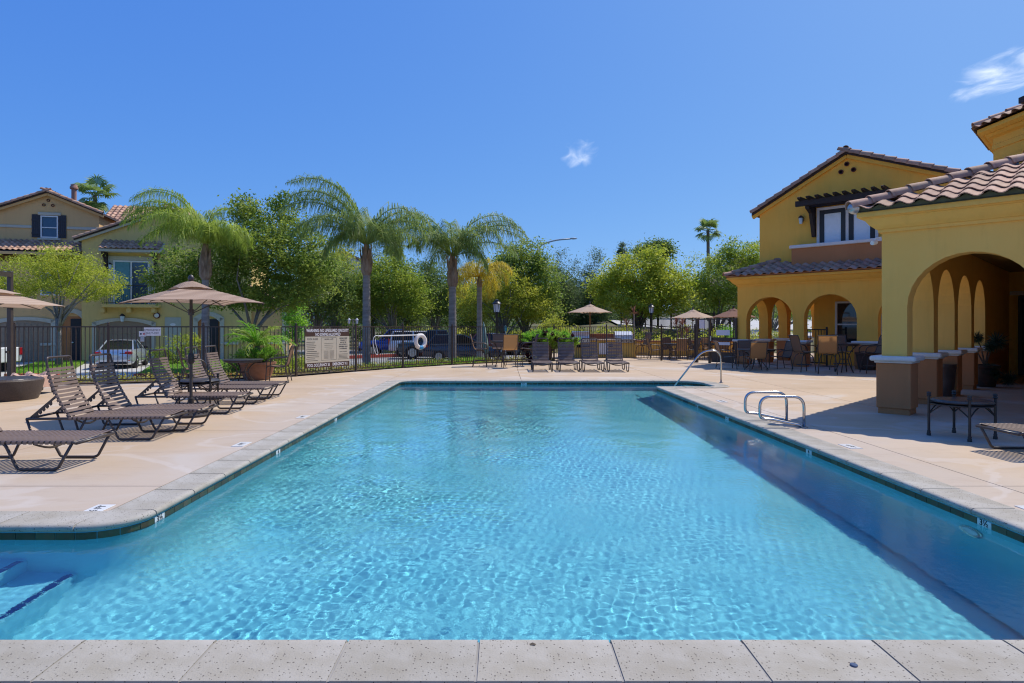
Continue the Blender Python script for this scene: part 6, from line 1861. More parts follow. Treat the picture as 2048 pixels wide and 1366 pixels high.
# sling chairs: facing +x
def make_chair(kind, sling):
    bar_ = kind == 'bar'
    h = .66 if bar_ else .42
    t = empty('sling_bar_chair' if bar_ else 'sling_chair')
    hw = .27
    prof = [(.26, h + .0), (.20, h + .03), (.0, h + .0), (-.18, h - .01), (-.235, h + .05), (-.29, h + .25), (-.35, h + .50), (-.385, h + .56)]
    prof = [(p.x, p.y) for p in fillet([(x, z, 0) for x, z in prof], .06, 2)]
    mb = MB(); n = len(prof)
    mb.add([(x, s * (hw - .01), z) for s in (-1, 1) for x, z in prof], [(i, i + 1, n + i + 1, n + i) for i in range(n - 1)]); mb.build('sling', M[sling], t, True)
    for s in (-1, 1):
        y = s * hw
        mb = MB(); mb.tube([(x, y, z) for x, z in prof], .016, 6); mb.build('side_frame', M['furn_brown'], t, True)
        mb = MB(); mb.tube(fillet([(-.30, y * 1.06, h + .27), (-.15, y * 1.12, h + .25), (.18, y * 1.12, h + .23), (.27, y * 1.08, h + .14), (.27, y, h - .01)], .08, 3), .017, 6); mb.build('armrest', M['furn_brown'], t, True)
        if bar_:
            for x in (.22, -.24):
                mb = MB(); mb.tube(fillet([(x * .4, y * .6, h - .05), (x * .75, y * .8, h - .12), (x * 1.0, y * .95, .3), (x * 1.15, y, 0)], .2, 4), .015, 6); mb.build('leg', M['furn_brown'], t, True)
        else:
            for pts in ([(.27, y, h), (.29, y * 1.05, 0)], [(-.22, y, h), (-.30, y * 1.05, 0)]):
                mb = MB(); mb.tube(pts, .015, 6); mb.build('leg', M['furn_brown'], t)
    if bar_:
        mb = MB(); mb.tube([(.23 * math.cos(2 * math.pi * k / 18), .23 * math.sin(2 * math.pi * k / 18), .24) for k in range(18)], .012, 5, closed=True); mb.build('foot_ring', M['furn_brown'], t)
        mb = MB(); mb.lathe([(.14, h - .06), (.14, h - .03)], 14); mb.build('swivel', M['furn_brown'], t)
    else:
        mb = MB(); mb.bar((.28, -hw, .14), (.28, hw, .14), .018); mb.bar((-.28, -hw, .14), (-.28, hw, .14), .018); mb.build('stretcher', M['furn_brown'], t)
    mb = MB(); mb.tube([(-.385, -hw, h + .56), (-.385, hw, h + .56)], .016, 6); mb.build('top_rail', M['furn_brown'], t)
    return t
PROTO = {}
def chair(kind, sling, x, y, a, label, group):
    k = (kind, sling)
    if k not in PROTO: o = PROTO[k] = make_chair(kind, sling)
    else: o = copy_tree(PROTO[k])
    o.location = (x, y, 0); o.rotation_euler = (0, 0, R(a)); tag(o, label, 'chair', group)
def table(label, x, y, h, rad, group='round patio tables'):
    t = empty('patio_table', (x, y, 0)); tag(t, label, 'table', group)
    mb = MB(); mb.lathe([(0, h - .03), (rad - .02, h - .03), (rad, h - .02), (rad, h - .006), (rad - .01, h), (0, h)], 32); mb.build('tabletop', M['table_dark'], t, 40)
    mb = MB(); mb.lathe([(rad * .9, h - .075), (rad * .93, h - .07), (rad * .93, h - .035), (rad * .9, h - .032)], 28); mb.build('apron', M['furn_brown'], t)
    for k in range(4):
        a = R(45 + 90 * k); d = Vector((math.cos(a), math.sin(a), 0))
        mb = MB(); mb.tube(fillet([d * rad * .85 + Vector((0, 0, h - .05)), d * rad * .45 + Vector((0, 0, h * .75)), d * rad * .22 + Vector((0, 0, h * .45)), d * rad * .62 + Vector((0, 0, .0))], .3, 5), .018, 6); mb.build('leg', M['furn_brown'], t, True)
    mb = MB(); mb.tube([(rad * .24 * math.cos(2 * math.pi * k / 16), rad * .24 * math.sin(2 * math.pi * k / 16), h * .46) for k in range(16)], .014, 5, closed=True); mb.build('ring', M['furn_brown'], t)
table('round dark patio table in front of the potted palm', -6.95, 16.75, .64, .52)
chair('dining', 'sling_brown_shaded', -6.15, 17.2, 190, 'brown sling chair right of the potted palm table, turned to the left', 'sling chairs by the left fence')
chair('dining', 'sling_orange_sunlit', -8.05, 16.3, 30, 'sunlit orange sling chair behind the left chaises', 'sling chairs by the left fence')
table('round bar height table at the far fence left of the potted plants', -.08, 23.9, .97, .42)
for (x, y, a, s, lab) in ((.26, 23.1, 97, 'sling_orange_sunlit', 'bar chair with its translucent orange back to the pool, at the far table'), (-.85, 23.8, 0, 'sling_orange_sunlit', 'orange bar chair on the left side of the far table'), (-.12, 24.8, -90, 'sling_brown_shaded', 'brown bar chair behind the far table, facing the pool'), (.98, 24.1, 185, 'sling_brown_shaded', 'brown bar chair right of the far table next to the burgundy plant')): chair('bar', s, x, y, a, lab, 'bar chairs at the far fence table')
table('low round table in front of the left arcade pedestals', 9.1, 22.4, .71, .66)
for (x, y, a, s, lab) in ((8.72, 21.55, 85, 'sling_orange_sunlit', 'tan sling chair with its back to the pool before the first arcade arch'), (8.05, 22.5, -5, 'sling_brown_shaded', 'brown sling chair nearest the pool gate'), (10.05, 22.6, 185, 'sling_brown_shaded', 'dark sling chair between the low table and the second pedestal'), (9.2, 23.4, -92, 'sling_brown_shaded', 'dark sling chair tucked behind the low arcade table')): chair('dining', s, x, y, a, lab, 'sling chairs at the low arcade table')
table('bar height table in front of the window arch', 11.3, 20.7, .95, .45)
for (x, y, a, s, lab) in ((10.42, 20.05, 62, 'sling_orange_sunlit', 'orange bar chair turned away from the pool by the window arch'), (10.1, 20.95, 5, 'sling_brown_shaded', 'brown bar chair between the second pedestal and the orange one'), (12.0, 20.35, 170, 'sling_brown_shaded', 'brown bar chair seen side on at the right of the window arch table'), (11.65, 21.55, -100, 'sling_brown_shaded', 'dark bar chair behind the window arch table, facing the pool')): chair('bar', s, x, y, a, lab, 'bar chairs at the window arch table')
# darker metal sets beyond the fence
for i, (x, y) in enumerate(((8.0, 29.3), (10.2, 30.2))):
    table(('dark metal table beyond the fence left of the gate posts', 'dark metal table seen through the pool gate')[i], x, y, .72, .5)
    for j, (dx, dy, a) in enumerate(((-.85, 0, 0), (.85, .1, 180), (0, -.8, 90), (.1, .85, -90))):
        chair('dining', 'sling_brown_shaded', x + dx, y + dy, a + 8 * j, ('dark chair on the %s side of the metal table %s' % (('left', 'right', 'near', 'far')[j], ('left of the gate posts', 'behind the pool gate')[i])), 'dark patio chairs beyond the fence')
chair('bar', 'sling_brown_shaded', 6.75, 30.2, 200, 'dark bar chair standing at the right end of the barbecue counter', 'dark patio chairs beyond the fence')
# handrails
rl_ = empty('stair_handrail', (5.85, 16.75, 0)); tag(rl_, 'slanted stainless handrail descending into the far corner of the pool', 'handrail')
mb = MB(); mb.tube(fillet([(0, 0, 0), (0, 0, .87), (-.50, 0, .87), (-1.62, 0, -.55)], .24, 6), .022, 12); mb.build('rail', M['steel'], rl_, True)
mb = MB(); mb.lathe([(.06, 0), (.06, .012), (.03, .02)], 16); mb.build('flange', M['steel'], rl_, 40)
for i, (y, lab) in enumerate(((9.34, 'nearer stainless grab rail loop on the right pool edge'), (9.98, 'farther stainless grab rail loop on the right pool edge'))):
    g = empty('grab_rail', (4.50 + .03 * i, y, 0)); tag(g, lab, 'grab rail', 'pair of grab rails')
    mb = MB(); mb.tube(fillet([(0, 0, 0), (0, 0, .46), (-.66, 0, .46), (-.66, 0, .13), (-.50, 0, .125), (-.06, 0, .03), (-.02, 0, .0)], [0, .17, .17, .15, .1, .02, 0], 7), .021, 12); mb.build('rail', M['steel'], g, True)
    mb = MB(); mb.lathe([(.055, 0), (.055, .012), (.028, .018)], 16); mb.build('flange', M['steel'], g, 40)
# wicker pieces at the left edge
def wicker_mat():
    m = mat('wicker', (.085, .065, .058), .5, .25, scale=60)
    n, l, bs = nodes_of(m)
    uv = n.new('ShaderNodeUVMap'); br = n.new('ShaderNodeTexBrick'); l.new(uv.outputs[0], br.inputs[0])
    br.inputs['Scale'].default_value = 1; br.inputs['Brick Width'].default_value = .03; br.inputs['Row Height'].default_value = .012; br.inputs['Mortar Size'].default_value = .0018; br.inputs['Mortar Smooth'].default_value = .6
    bp = n.new('ShaderNodeBump'); bp.inputs['Strength'].default_value = 1; bp.inputs['Distance'].default_value = .006; bp.invert = True
    l.new(br.outputs['Fac'], bp.inputs['Height']); l.new(bp.outputs[0], bs.inputs['Normal'])
wicker_mat()
def uv_cyl(me, rad):
    lay = me.uv_layers.new(name='UVMap')
    for p in me.polygons:
        us = []
        for li in p.loop_indices:
            v = me.vertices[me.loops[li].vertex_index].co; us.append(math.atan2(v.y, v.x) * rad)
        if max(us) - min(us) > math.pi * rad: us = [u if u > 0 else u + 2 * math.pi * rad for u in us]
        for li, u in zip(p.loop_indices, us): lay.data[li].uv = (u, me.vertices[me.loops[li].vertex_index].co.z)
wt = empty('wicker_table', (-10.35, 12.95, 0)); tag(wt, 'round dark wicker drum table at the left edge of the deck', 'table')
mb = MB(); mb.lathe([(.60, 0), (.66, .15), (.705, .35), (.71, .40), (.69, .425), (.62, .43)], 40); me = mb.mesh('drum', M['wicker'], 40); uv_cyl(me, .68); link('drum', me, wt)
mb = MB(); mb.lathe([(.62, .425), (.61, .44), (0, .44)], 40); mb.build('tabletop', M['table_dark'], wt)
wo = empty('wicker_ottoman', (-10.6, 14.15, 0)); tag(wo, 'square wicker ottoman behind the wicker drum table', 'ottoman')
mb = MB(); mb.box((0, 0, .27), (.72, .72, .24), bev=.02); me = mb.mesh('body', M['wicker']); 
lay = me.uv_layers.new(name='UVMap')
for p in me.polygons:
    for li in p.loop_indices:
        v = me.vertices[me.loops[li].vertex_index].co; lay.data[li].uv = (v.x + v.y, v.z)
link('body', me, wo)
for sx_ in (-1, 1):
    for sy_ in (-1, 1): mb = MB(); mb.prism([(-.06, .15), (.06, .15), (.035, 0), (-.035, 0)], -.04, .04, M=frame((sx_ * .27, sy_ * .27, 0), (1, 0, 0), (0, 0, 1), (0, -1, 0))); mb.build('leg', M['furn_brown'], wo)
mat('towel_pink', (.55, .36, .28), .95, .1, bump=.4, bscale=50)
mb = MB(); g = [[(-.32 + .64 * i / 8, -.28 + .56 * j / 8, .395 + .045 * math.sin(i * 1.3 + j) + .05 * math.sin(j * 1.1)) for j in range(9)] for i in range(9)]
for i in range(8):
    for j in range(8): mb.quad(g[i][j], g[i + 1][j], g[i + 1][j + 1], g[i][j + 1])
g2 = [(.30 + .04 * i, -.2, .42 - .0 * i) for i in range(3)]
mb.add([(.32, -.28, .42), (.32, .1, .42), (.39, .1, .40), (.39, -.28, .40), (.40, .06, .14), (.40, -.26, .17)], [(0, 1, 2, 3), (3, 2, 4, 5)])
t = mb.build('towel', M['towel_pink'], smooth=40, loc=(-10.6, 14.15, 0)); tag(t, 'rumpled pinkish towel lying on the square wicker ottoman', 'towel')
# pots and their plants
def pot(label, x, y, r, h, m, z=0, flare=1.0):
    t = empty('plant_pot', (x, y, z)); tag(t, label, 'pot')
    mb = MB(); mb.lathe([(r * .62, 0), (r * .70, .02), (r * .86, h * .45), (r * .97 * flare, h * .86), (r * 1.04 * flare, h * .88), (r * 1.05 * flare, h), (r * .93 * flare, h), (r * .9 * flare, h * .9)], 26); mb.build('vessel', M[m], t, 40)
    mb = MB(); mb.lathe([(r * .9 * flare, h * .9), (0, h * .93)], 20); mb.build('soil', M['soil'], t)
    return t
def needle_plant(label, x, y, z, n, hgt, rad, m, seed, name='potted_shrub', per=60, w=.008, nl=.07, up=1.0):
    rng = np.random.default_rng(seed); rr = random.Random(seed)
    t = empty(name, (x, y, z)); tag(t, label, 'plant')
    P_, mb = [], MB()
    for k in range(n):
        a, q = rr.uniform(0, 6.28), rr.uniform(0, 1) ** .5
        b0 = Vector((math.cos(a) * rad * .35 * q, math.sin(a) * rad * .35 * q, 0)); e = Vector((math.cos(a) * rad * q, math.sin(a) * rad * q, hgt * rr.uniform(.55, 1.05) * (1 - .35 * q * (2 - up))))
        mb.tube([b0, b0.lerp(e, .5) + Vector((0, 0, hgt * .1)), e], [.008, .006, .003], 4)
        for j in range(per):
            f = rr.uniform(.12, 1.0); p = b0.lerp(e, f) + Vector((0, 0, hgt * .1 * math.sin(math.pi * f)))
            P_.append(p)
    mb.build('stem', M['bark_brown'], t)
    P_ = np.array([tuple(p) for p in P_]); N = len(P_)
    d = rand_dirs(rng, N); d[:, 2] = np.abs(d[:, 2]) + .25; d /= np.linalg.norm(d, axis=1, keepdims=True)
    s = np.cross(d, rand_dirs(rng, N)); s /= np.linalg.norm(s, axis=1, keepdims=True) + 1e-9
    L = nl * rng.uniform(.6, 1.3, N)[:, None]
    co = np.stack([P_ - s * w, P_ + s * w, P_ + d * L + s * w * .4, P_ + d * L - s * w * .4], 1).reshape(-1, 3)
    link('foliage', np_mesh('foliage', co, np.arange(4 * N).reshape(N, 4), M[m]), t)
    return t
pot('big terracotta pot by the left fence holding the small palm', -7.0, 17.85, .50, .50, 'terracotta')
needle_plant('bushy bright green rosemary filling the terracotta pot', -7.0, 17.8, .45, 80, .55, .62, 'leaf_bright', 71, per=70, nl=.09, w=.007)
pp_ = empty('pygmy_palm', (-7.02, 17.9, .45)); tag(pp_, 'small feathery date palm growing from the terracotta pot', 'palm')
mb = MB(); mb.tube([(0, 0, -.1), (.03, 0, .25), (0, 0, .5)], [.10, .08, .07], 9); mb.build('trunk', M['bark_brown'], pp_)
rr = random.Random(8)
for i in range(24): frond(pp_, (0, 0, .5), 15 * i + rr.uniform(-8, 8), rr.uniform(15, 82), rr.uniform(.95, 1.2), rr.uniform(60, 115), 30, .26, 'leaf_bright' if i % 3 else 'frond_green', 900 + i, .5, .014)
pot('tall dark pot with burgundy succulents at the far fence', 1.70, 25.6, .38, .78, 'pot_dark')
pot('second tall dark pot of ferny green at the far fence', 2.62, 25.7, .38, .78, 'pot_dark')
needle_plant('wide ferny bright green plant spilling from the first dark pot', 1.75, 25.7, .50, 170, 1.0, .98, 'leaf_bright', 72, per=75, nl=.13, w=.011)
needle_plant('ferny green plant hanging over the second dark pot', 2.62, 25.7, .45, 110, .95, .62, 'leaf_bright', 73, per=75, nl=.13, w=.011, up=.6)
def rosette_plant(label, x, y, z, heads, m, seed, L=.16, w=.035, name='succulent'):
    rr = random.Random(seed); t = empty(name, (x, y, z)); tag(t, label, 'plant'); st = MB()
    for (hx, hy, hz_) in heads:
        st.tube([(0, 0, 0), (hx * .6, hy * .6, hz_ * .7 + .1), (hx, hy, hz_)], [.018, .014, .012], 5)
        mb = MB()
        for k in range(26):
            a = rr.uniform(0, 6.28); el = rr.uniform(-.3, 1.4); d = Vector((math.cos(a) * math.cos(el), math.sin(a) * math.cos(el), math.sin(el))); s = d.cross(Vector((.01, .02, 1))).normalized() * w
            p = Vector((hx, hy, hz_)); mb.add([p, p + d * L * .6 - s, p + d * L, p + d * L * .6 + s], [(0, 1, 2, 3)])
        mb.build('rosette', M[m], t)
    st.build('stem', M['bark_grey'], t)
    return t
rosette_plant('dark burgundy succulents tumbling over the left side of the first pot', 1.62, 25.45, .78, [(-.2, -.1, .3), (.1, -.25, .38), (.42, -.2, .3), (-.55, -.1, -.05), (-.75, -.05, -.3), (-.6, 0, -.55), (-.35, -.1, .1), (-.85, 0, -.12), (-.5, -.05, -.72), (.6, -.2, .2)], 'leaf_burgundy', 74, .27, .07)
rosette_plant('burgundy succulent heads in the second dark pot', 2.62, 25.45, .78, [(-.15, -.2, .25), (.2, -.2, .3), (.35, -.1, .15)], 'leaf_burgundy', 75, .18, .04)
# spiky red cordylines beyond the fence
def cordyline(label, x, y, z, heads, L, seed):
    rr = random.Random(seed); t = empty('cordyline', (x, y, z)); tag(t, label, 'plant', 'red cordylines on the barbecue patio')
    st = MB()
    for (hx, hz_) in heads:
        st.tube([(hx * .3, 0, 0), (hx, 0, hz_)], [.05, .035], 7)
        for k in range(34):
            a, el = rr.uniform(0, 6.28), rr.uniform(-.25, 1.45); d = Vector((math.cos(a) * math.cos(el), math.sin(a) * math.cos(el), math.sin(el))); s = d.cross(Vector((.01, .02, 1))).normalized() * .022
            p = Vector((hx, 0, hz_)); l = L * rr.uniform(.7, 1.1); mid_ = p + d * l * .55; e = mid_ + (d + Vector((0, 0, -.35))).normalized() * l * .45
            mb = MB(); mb.add([p - s * .5, p + s * .5, mid_ + s, mid_ - s, e], [(0, 1, 2, 3), (3, 2, 4)]); mb.build('leaf', M['cordyline_red'], t)
    st.build('trunk', M['bark_grey'], t)
cordyline('spiky red cordyline on a thin stem right of the wooden pole umbrella', px(1268, 36), 36, 0, [(0, 2.25), (-.45, 1.6)], .62, 81)
cordyline('bushy red cordyline below the pale striped umbrella', px(1362, 33.5), 33.5, .4, [(0, .9), (-.25, 1.15), (.3, .75), (.1, 1.2)], .6, 82)
# pots under the arcade
pot('narrow dark pot standing inside the arcade beside the second pedestal', 9.62, 13.55, .17, .70, 'pot_dark')
pot('dark pot with the needle leaved plant inside the arcade', 12.15, 15.75, .30, .55, 'pot_dark')
mat('needle_teal', (.05, .10, .06), .6, .3, trans=.2)
def puff_plant(label, x, y, z, heads, m, seed):
    rng = np.random.default_rng(seed); t = empty('potted_pine', (x, y, z)); tag(t, label, 'plant'); st = MB(); P_, D_ = [], []
    for h in heads:
        st.tube([(0, 0, 0), (h[0] * .5, h[1] * .5, h[2] * .5 + .1), h[:3]], [.022, .016, .012], 6)
        for k in range(420):
            d = rng.normal(size=3); d /= np.linalg.norm(d); P_.append(np.array(h[:3]) + d * h[3] * rng.uniform(.0, .45)); D_.append(d * h[3] * .7)
    st.build('stem', M['bark_brown'], t)
    P_, D_ = np.array(P_), np.array(D_); s = np.cross(D_, rand_dirs(rng, len(P_))); s /= np.linalg.norm(s, axis=1, keepdims=True); s *= .0055
    co = np.stack([P_ - s, P_ + s, P_ + D_], 1).reshape(-1, 3)
    link('foliage', np_mesh('foliage', co, np.arange(3 * len(P_)).reshape(-1, 3), M[m]), t)
puff_plant('dark needle leaved plant in puffs leaning from its arcade pot', 12.15, 15.75, .50, [(-.45, .1, .75, .2), (-.2, 0, .72, .2), (.28, 0, .62, .3), (.1, 0, .5, .2), (-.05, -.2, -.05, .2), (.35, -.3, -.28, .24), (.05, -.25, -.18, .16)], 'needle_teal', 83)
pot('dark round pot half hidden behind the chairs under the window arch', 12.75, 21.9, .36, .62, 'pot_dark')
# barbecue counters, grills and low wall beyond the fence
stucco('counter_yellow', (.60, .37, .075), (.66, .42, .10)); mat('counter_brown', (.30, .115, .06), .7, .12); mat('counter_top', (.42, .33, .25), .6, .12)
def counter(label, x0, x1, y, d=.85):
    t = empty('barbecue_counter', ((x0 + x1) / 2, y, 0)); tag(t, label, 'counter', 'barbecue counters')
    w = x1 - x0
    mb = MB(); mb.box((0, 0, .42), (w, d, .84)); mb.build('base', M['counter_yellow'], t)
    mb = MB(); mb.box((0, -.02, .87), (w + .08, d + .1, .06), bev=.012); mb.build('countertop', M['counter_top'], t)
    mb = MB(); mb.box((0, d / 2 + .1, .55), (w, .2, 1.10)); mb.box((0, d / 2 + .1, 1.13), (w + .06, .28, .07), bev=.01); mb.build('backsplash', M['counter_brown'], t)
    return t
c1 = counter('yellow barbecue counter on the left with a brown backsplash', 3.35, 6.55, 31.0)
mb = MB(); mb.box((-.02, -.46, .44), (.45, .03, .55), bev=.01); mb.build('access_panel', M['white_vinyl'], c1)
mb = MB(); mb.box((-1.0, -.455, .56), (.62, .02, .12)); mb.box((.34, -.455, .6), (.18, .02, .14)); mb.build('vent_opening', M['void_dark'], c1)
mat('grill_steel', (.60, .61, .62), .42, .06, metal=.9)
def grill(label, x, y):
    t = empty('gas_grill', (x, y, .9)); tag(t, label, 'grill', 'gas grills in the barbecue counters')
    mb = MB(); mb.prism([(-.30, 0), (.30, 0), (.30, .12), (.22, .30), (.05, .37), (-.15, .34), (-.28, .18)], -.42, .42, M=frame((0, 0, .02), (0, 1, 0), (0, 0, 1), (1, 0, 0))); mb.build('hood', M['grill_steel'], t, 30)
    mb = MB(); mb.tube([(-.32, -.30, .18), (-.32, -.36, .2), (.32, -.36, .2), (.32, -.30, .18)], .015, 6); mb.build('handle', M['steel'], t)
    mb = MB(); mb.box((0, -.40, -.08), (.86, .1, .2), bev=.01); pn = mb.build('control_panel', M['steel'], t)
    for k in range(4): mb = MB(); mb.lathe([(.03, 0), (.025, .03), (0, .03)], 10, M=Matrix.Translation((-.3 + .2 * k, -.45, -.08)) @ Matrix.Rotation(R(90), 4, 'X')); mb.build('knob', M['dark_metal'], pn)
grill('stainless grill at the left end of the barbecue counter', 3.85, 30.95)
grill('stainless grill with a domed hood at the right of the counter', 5.95, 30.95)
mb = MB(); mb.prism([(6.9, 33.2), (11.3, 32.0), (14.5, 34.0), (14.2, 34.3), (11.2, 32.4), (6.9, 33.6)], 0, .72)
lw = mb.build('garden_wall', M['counter_yellow']); tag(lw, 'low yellow garden wall with a brown cap beyond the fence', 'wall')
mb = MB(); mb.prism([(6.85, 33.12), (11.3, 31.92), (14.58, 33.95), (14.2, 34.4), (11.2, 32.5), (6.85, 33.68)], .722, .79); mb.build('cap', M['counter_brown'], lw)
# lamps
mat('lamp_black', (.018, .018, .02), .4, .1); mat('lamp_milk', (.62, .63, .66), .35, .04)
def lantern(label, x_px, Y, y_top, y_bot, zb, m='lamp_black'):
    x = px(x_px, Y); z1, z0 = pz(y_top, Y), pz(y_bot, Y); h = z1 - z0
    t = empty('lamp_post', (x, Y, zb)); tag(t, label, 'lamp post', 'lantern lamp posts'); g = z0 - zb
    mb = MB(); mb.lathe([(.13, 0), (.13, .25), (.085, .32), (.075, g - .12), (.10, g - .08), (.06, g)], 12); mb.build('post', M[m], t, 40)
    mb = MB(); mb.lathe([(h * .20, g), (h * .28, g + h * .60)], 6); mb.build('glass', M['lamp_milk'], t)
    mb = MB()
    for k in range(6):
        a = R(60 * k); mb.bar((h * .205 * math.cos(a), h * .205 * math.sin(a), g), (h * .285 * math.cos(a), h * .285 * math.sin(a), g + h * .61), .025)
    mb.build('lantern_frame', M[m], t)
    mb = MB(); mb.lathe([(h * .36, g + h * .60), (h * .36, g + h * .65), (h * .26, g + h * .76), (h * .20, g + h * .80), (h * .18, g + h * .92), (h * .06, g + h * .96), (0, g + h)], 12); mb.build('lantern_roof', M[m], t, 40)
lantern('tall dark lantern post in front of the yellow green tree', 993.5, 38, 598, 624, -.5)
lantern('dark lantern post under the bright lime tree near the gate', 1302.5, 40, 607, 626, 0)
dl = empty('lamp_post', (px(706, 48), 48, -.6)); tag(dl, 'slim pale twin lantern post left of the tall palm trunk', 'lamp post', 'lantern lamp posts')
mb = MB(); mb.tube([(0, 0, 0), (0, 0, 2.7)], .045, 8); mb.tube([(-.3, 0, 2.55), (0, 0, 2.7), (.3, 0, 2.55)], .02, 6); mb.build('post', M['bark_grey'], dl)
for s in (-1, 1): mb = MB(); mb.lathe([(.06, 2.35), (.11, 2.62), (.13, 2.66), (.03, 2.78), (0, 2.8)], 8, c=(s * .3, 0, 0)); mb.build('lantern', M['lamp_milk'], dl)
sl = empty('street_light', (px(1075.5, 80), 80, 0)); tag(sl, 'grey street light arm reaching right above the tree line', 'street light')
zt_ = pz(491, 80); mb = MB(); mb.tube(fillet([(0, 0, 0), (0, 0, zt_), (2.2, 0, pz(480, 80)), (4.2, 0, pz(477.5, 80))], 1.2, 6), [.13] * 2 + [.11] * 20 if False else .10, 8); mb.tube([(0, 0, zt_ - 3), (0, 0, zt_ + .1)], .13, 8); mb.build('pole', M['box_grey'], sl, True)
mb = MB(); mb.lathe([(0, -.1), (.16, -.05), (.22, .05), (.1, .14), (0, .16)], 10, M=Matrix.Translation((4.55, 0, pz(477.5, 80))) @ Matrix.Scale(2.4, 4, (1, 0, 0))); mb.build('lamp_head', M['box_grey'], sl, True)
# railing along the sloping road
rr_ = empty('road_railing', (0, 0, 0)); tag(rr_, 'thin dark railing along the pale sloping road', 'railing')
a, b = Vector((9.4, 49.6, 1.7)), Vector((16.2, 41.7, .88)); mb = MB(); pk = MB()
for z in (.15, 1.35): mb.bar(a + Vector((0, 0, z)), b + Vector((0, 0, z)), .06)
for k in range(10): p = a.lerp(b, k / 9); mb.box(p + Vector((0, 0, .75)), (.1, .1, 1.5))
mb.build('rail', M['lamp_black'], rr_)
for k in range(130): p = a.lerp(b, k / 129); pk.box(p + Vector((0, 0, .75)), (.03, .03, 1.2))
o = pk.build('picket', M['lamp_black'], rr_); o['kind'] = 'stuff'
mat('sign_teal', (.10, .35, .33), .5); t = empty('parking_sign', (px(1011, 40), 40, -.5)); tag(t, 'small teal sign on a post behind the fence right of the lantern post', 'sign')
mb = MB(); mb.tube([(0, 0, 0), (0, 0, 2.1)], .03, 6); mb.build('post', M['box_grey'], t); mb = MB(); mb.box((0, -.04, 1.9), (.2, .02, .32), bev=.02); mb.build('plate', M['sign_teal'], t)
mat('umbrella_green', (.22, .32, .27), .8, .15); t = empty('closed_umbrella', (px(974, 27), 27, 0)); tag(t, 'folded grey green umbrella leaning behind the far bar chairs', 'umbrella')
mb = MB(); mb.lathe([(.02, .3), (.10, .45), (.12, .8), (.06, 1.5), (0, 1.75)], 10, M=Matrix.Rotation(R(-5), 4, 'Y')); mb.build('canopy', M['umbrella_green'], t, 40); mb = MB(); mb.tube([(0, 0, 0), (0, 0, .5)], .02, 6); mb.build('pole', M['furn_brown'], t)
# ---------------------------------------------------------------- parked cars
def paint(name, col, rough=.22, metal=.25):
    return mat(name, col, rough, .03, metal=metal, coat=.8, spec=.5)
paint('paint_silver', (.50, .55, .63), .22, .45); paint('paint_blue', (.012, .07, .42)); paint('paint_white', (.72, .73, .74), .3, 0); paint('paint_teal', (.030, .060, .085)); paint('paint_navy', (.016, .028, .055)); paint('paint_maroon', (.20, .02, .03))
mat('tyre', (.018, .018, .019), .85, .2); mat('car_glass', (.012, .014, .016), .08, .1, spec=.3); mat('lamp_red', (.40, .012, .012), .2, .1); mat('lamp_clear', (.60, .62, .62), .1); mat('plastic_black', (.02, .02, .022), .6); mat('plate_white', (.62, .62, .58), .5)
def section(hw, z0, z1, inset=.10):
    h = z1 - z0
    return [(-hw * .90, z0), (-hw * .985, z0 + h * .18), (-hw, z0 + h * .48), (-hw * .975, z0 + h * .78), (-hw * (1 - inset * .6), z1 - h * .06), (-hw * (1 - inset) * .9, z1), (0, z1 + .012)]
def loft(mb, stations):
    """stations: (x, half width, z bottom, z top)"""
    rings = []
    for (x, hw, z0, z1) in stations:
        s = section(hw, z0, z1); s = s + [(-y, z) for (y, z) in s[-2::-1]]
        rings.append([(x, y, z) for (y, z) in s])
    n = len(rings[0]); vs_ = [p for r_ in rings for p in r_]; fs = []
    for i in range(len(rings) - 1):
        for k in range(n - 1): fs.append((i * n + k, (i + 1) * n + k, (i + 1) * n + k + 1, i * n + k + 1))
        fs.append((i * n + n - 1, (i + 1) * n + n - 1, (i + 1) * n, i * n))
    fs.append(tuple(range(n))); fs.append(tuple((len(rings) - 1) * n + k for k in range(n))[::-1])
    mb.add(vs_, fs)
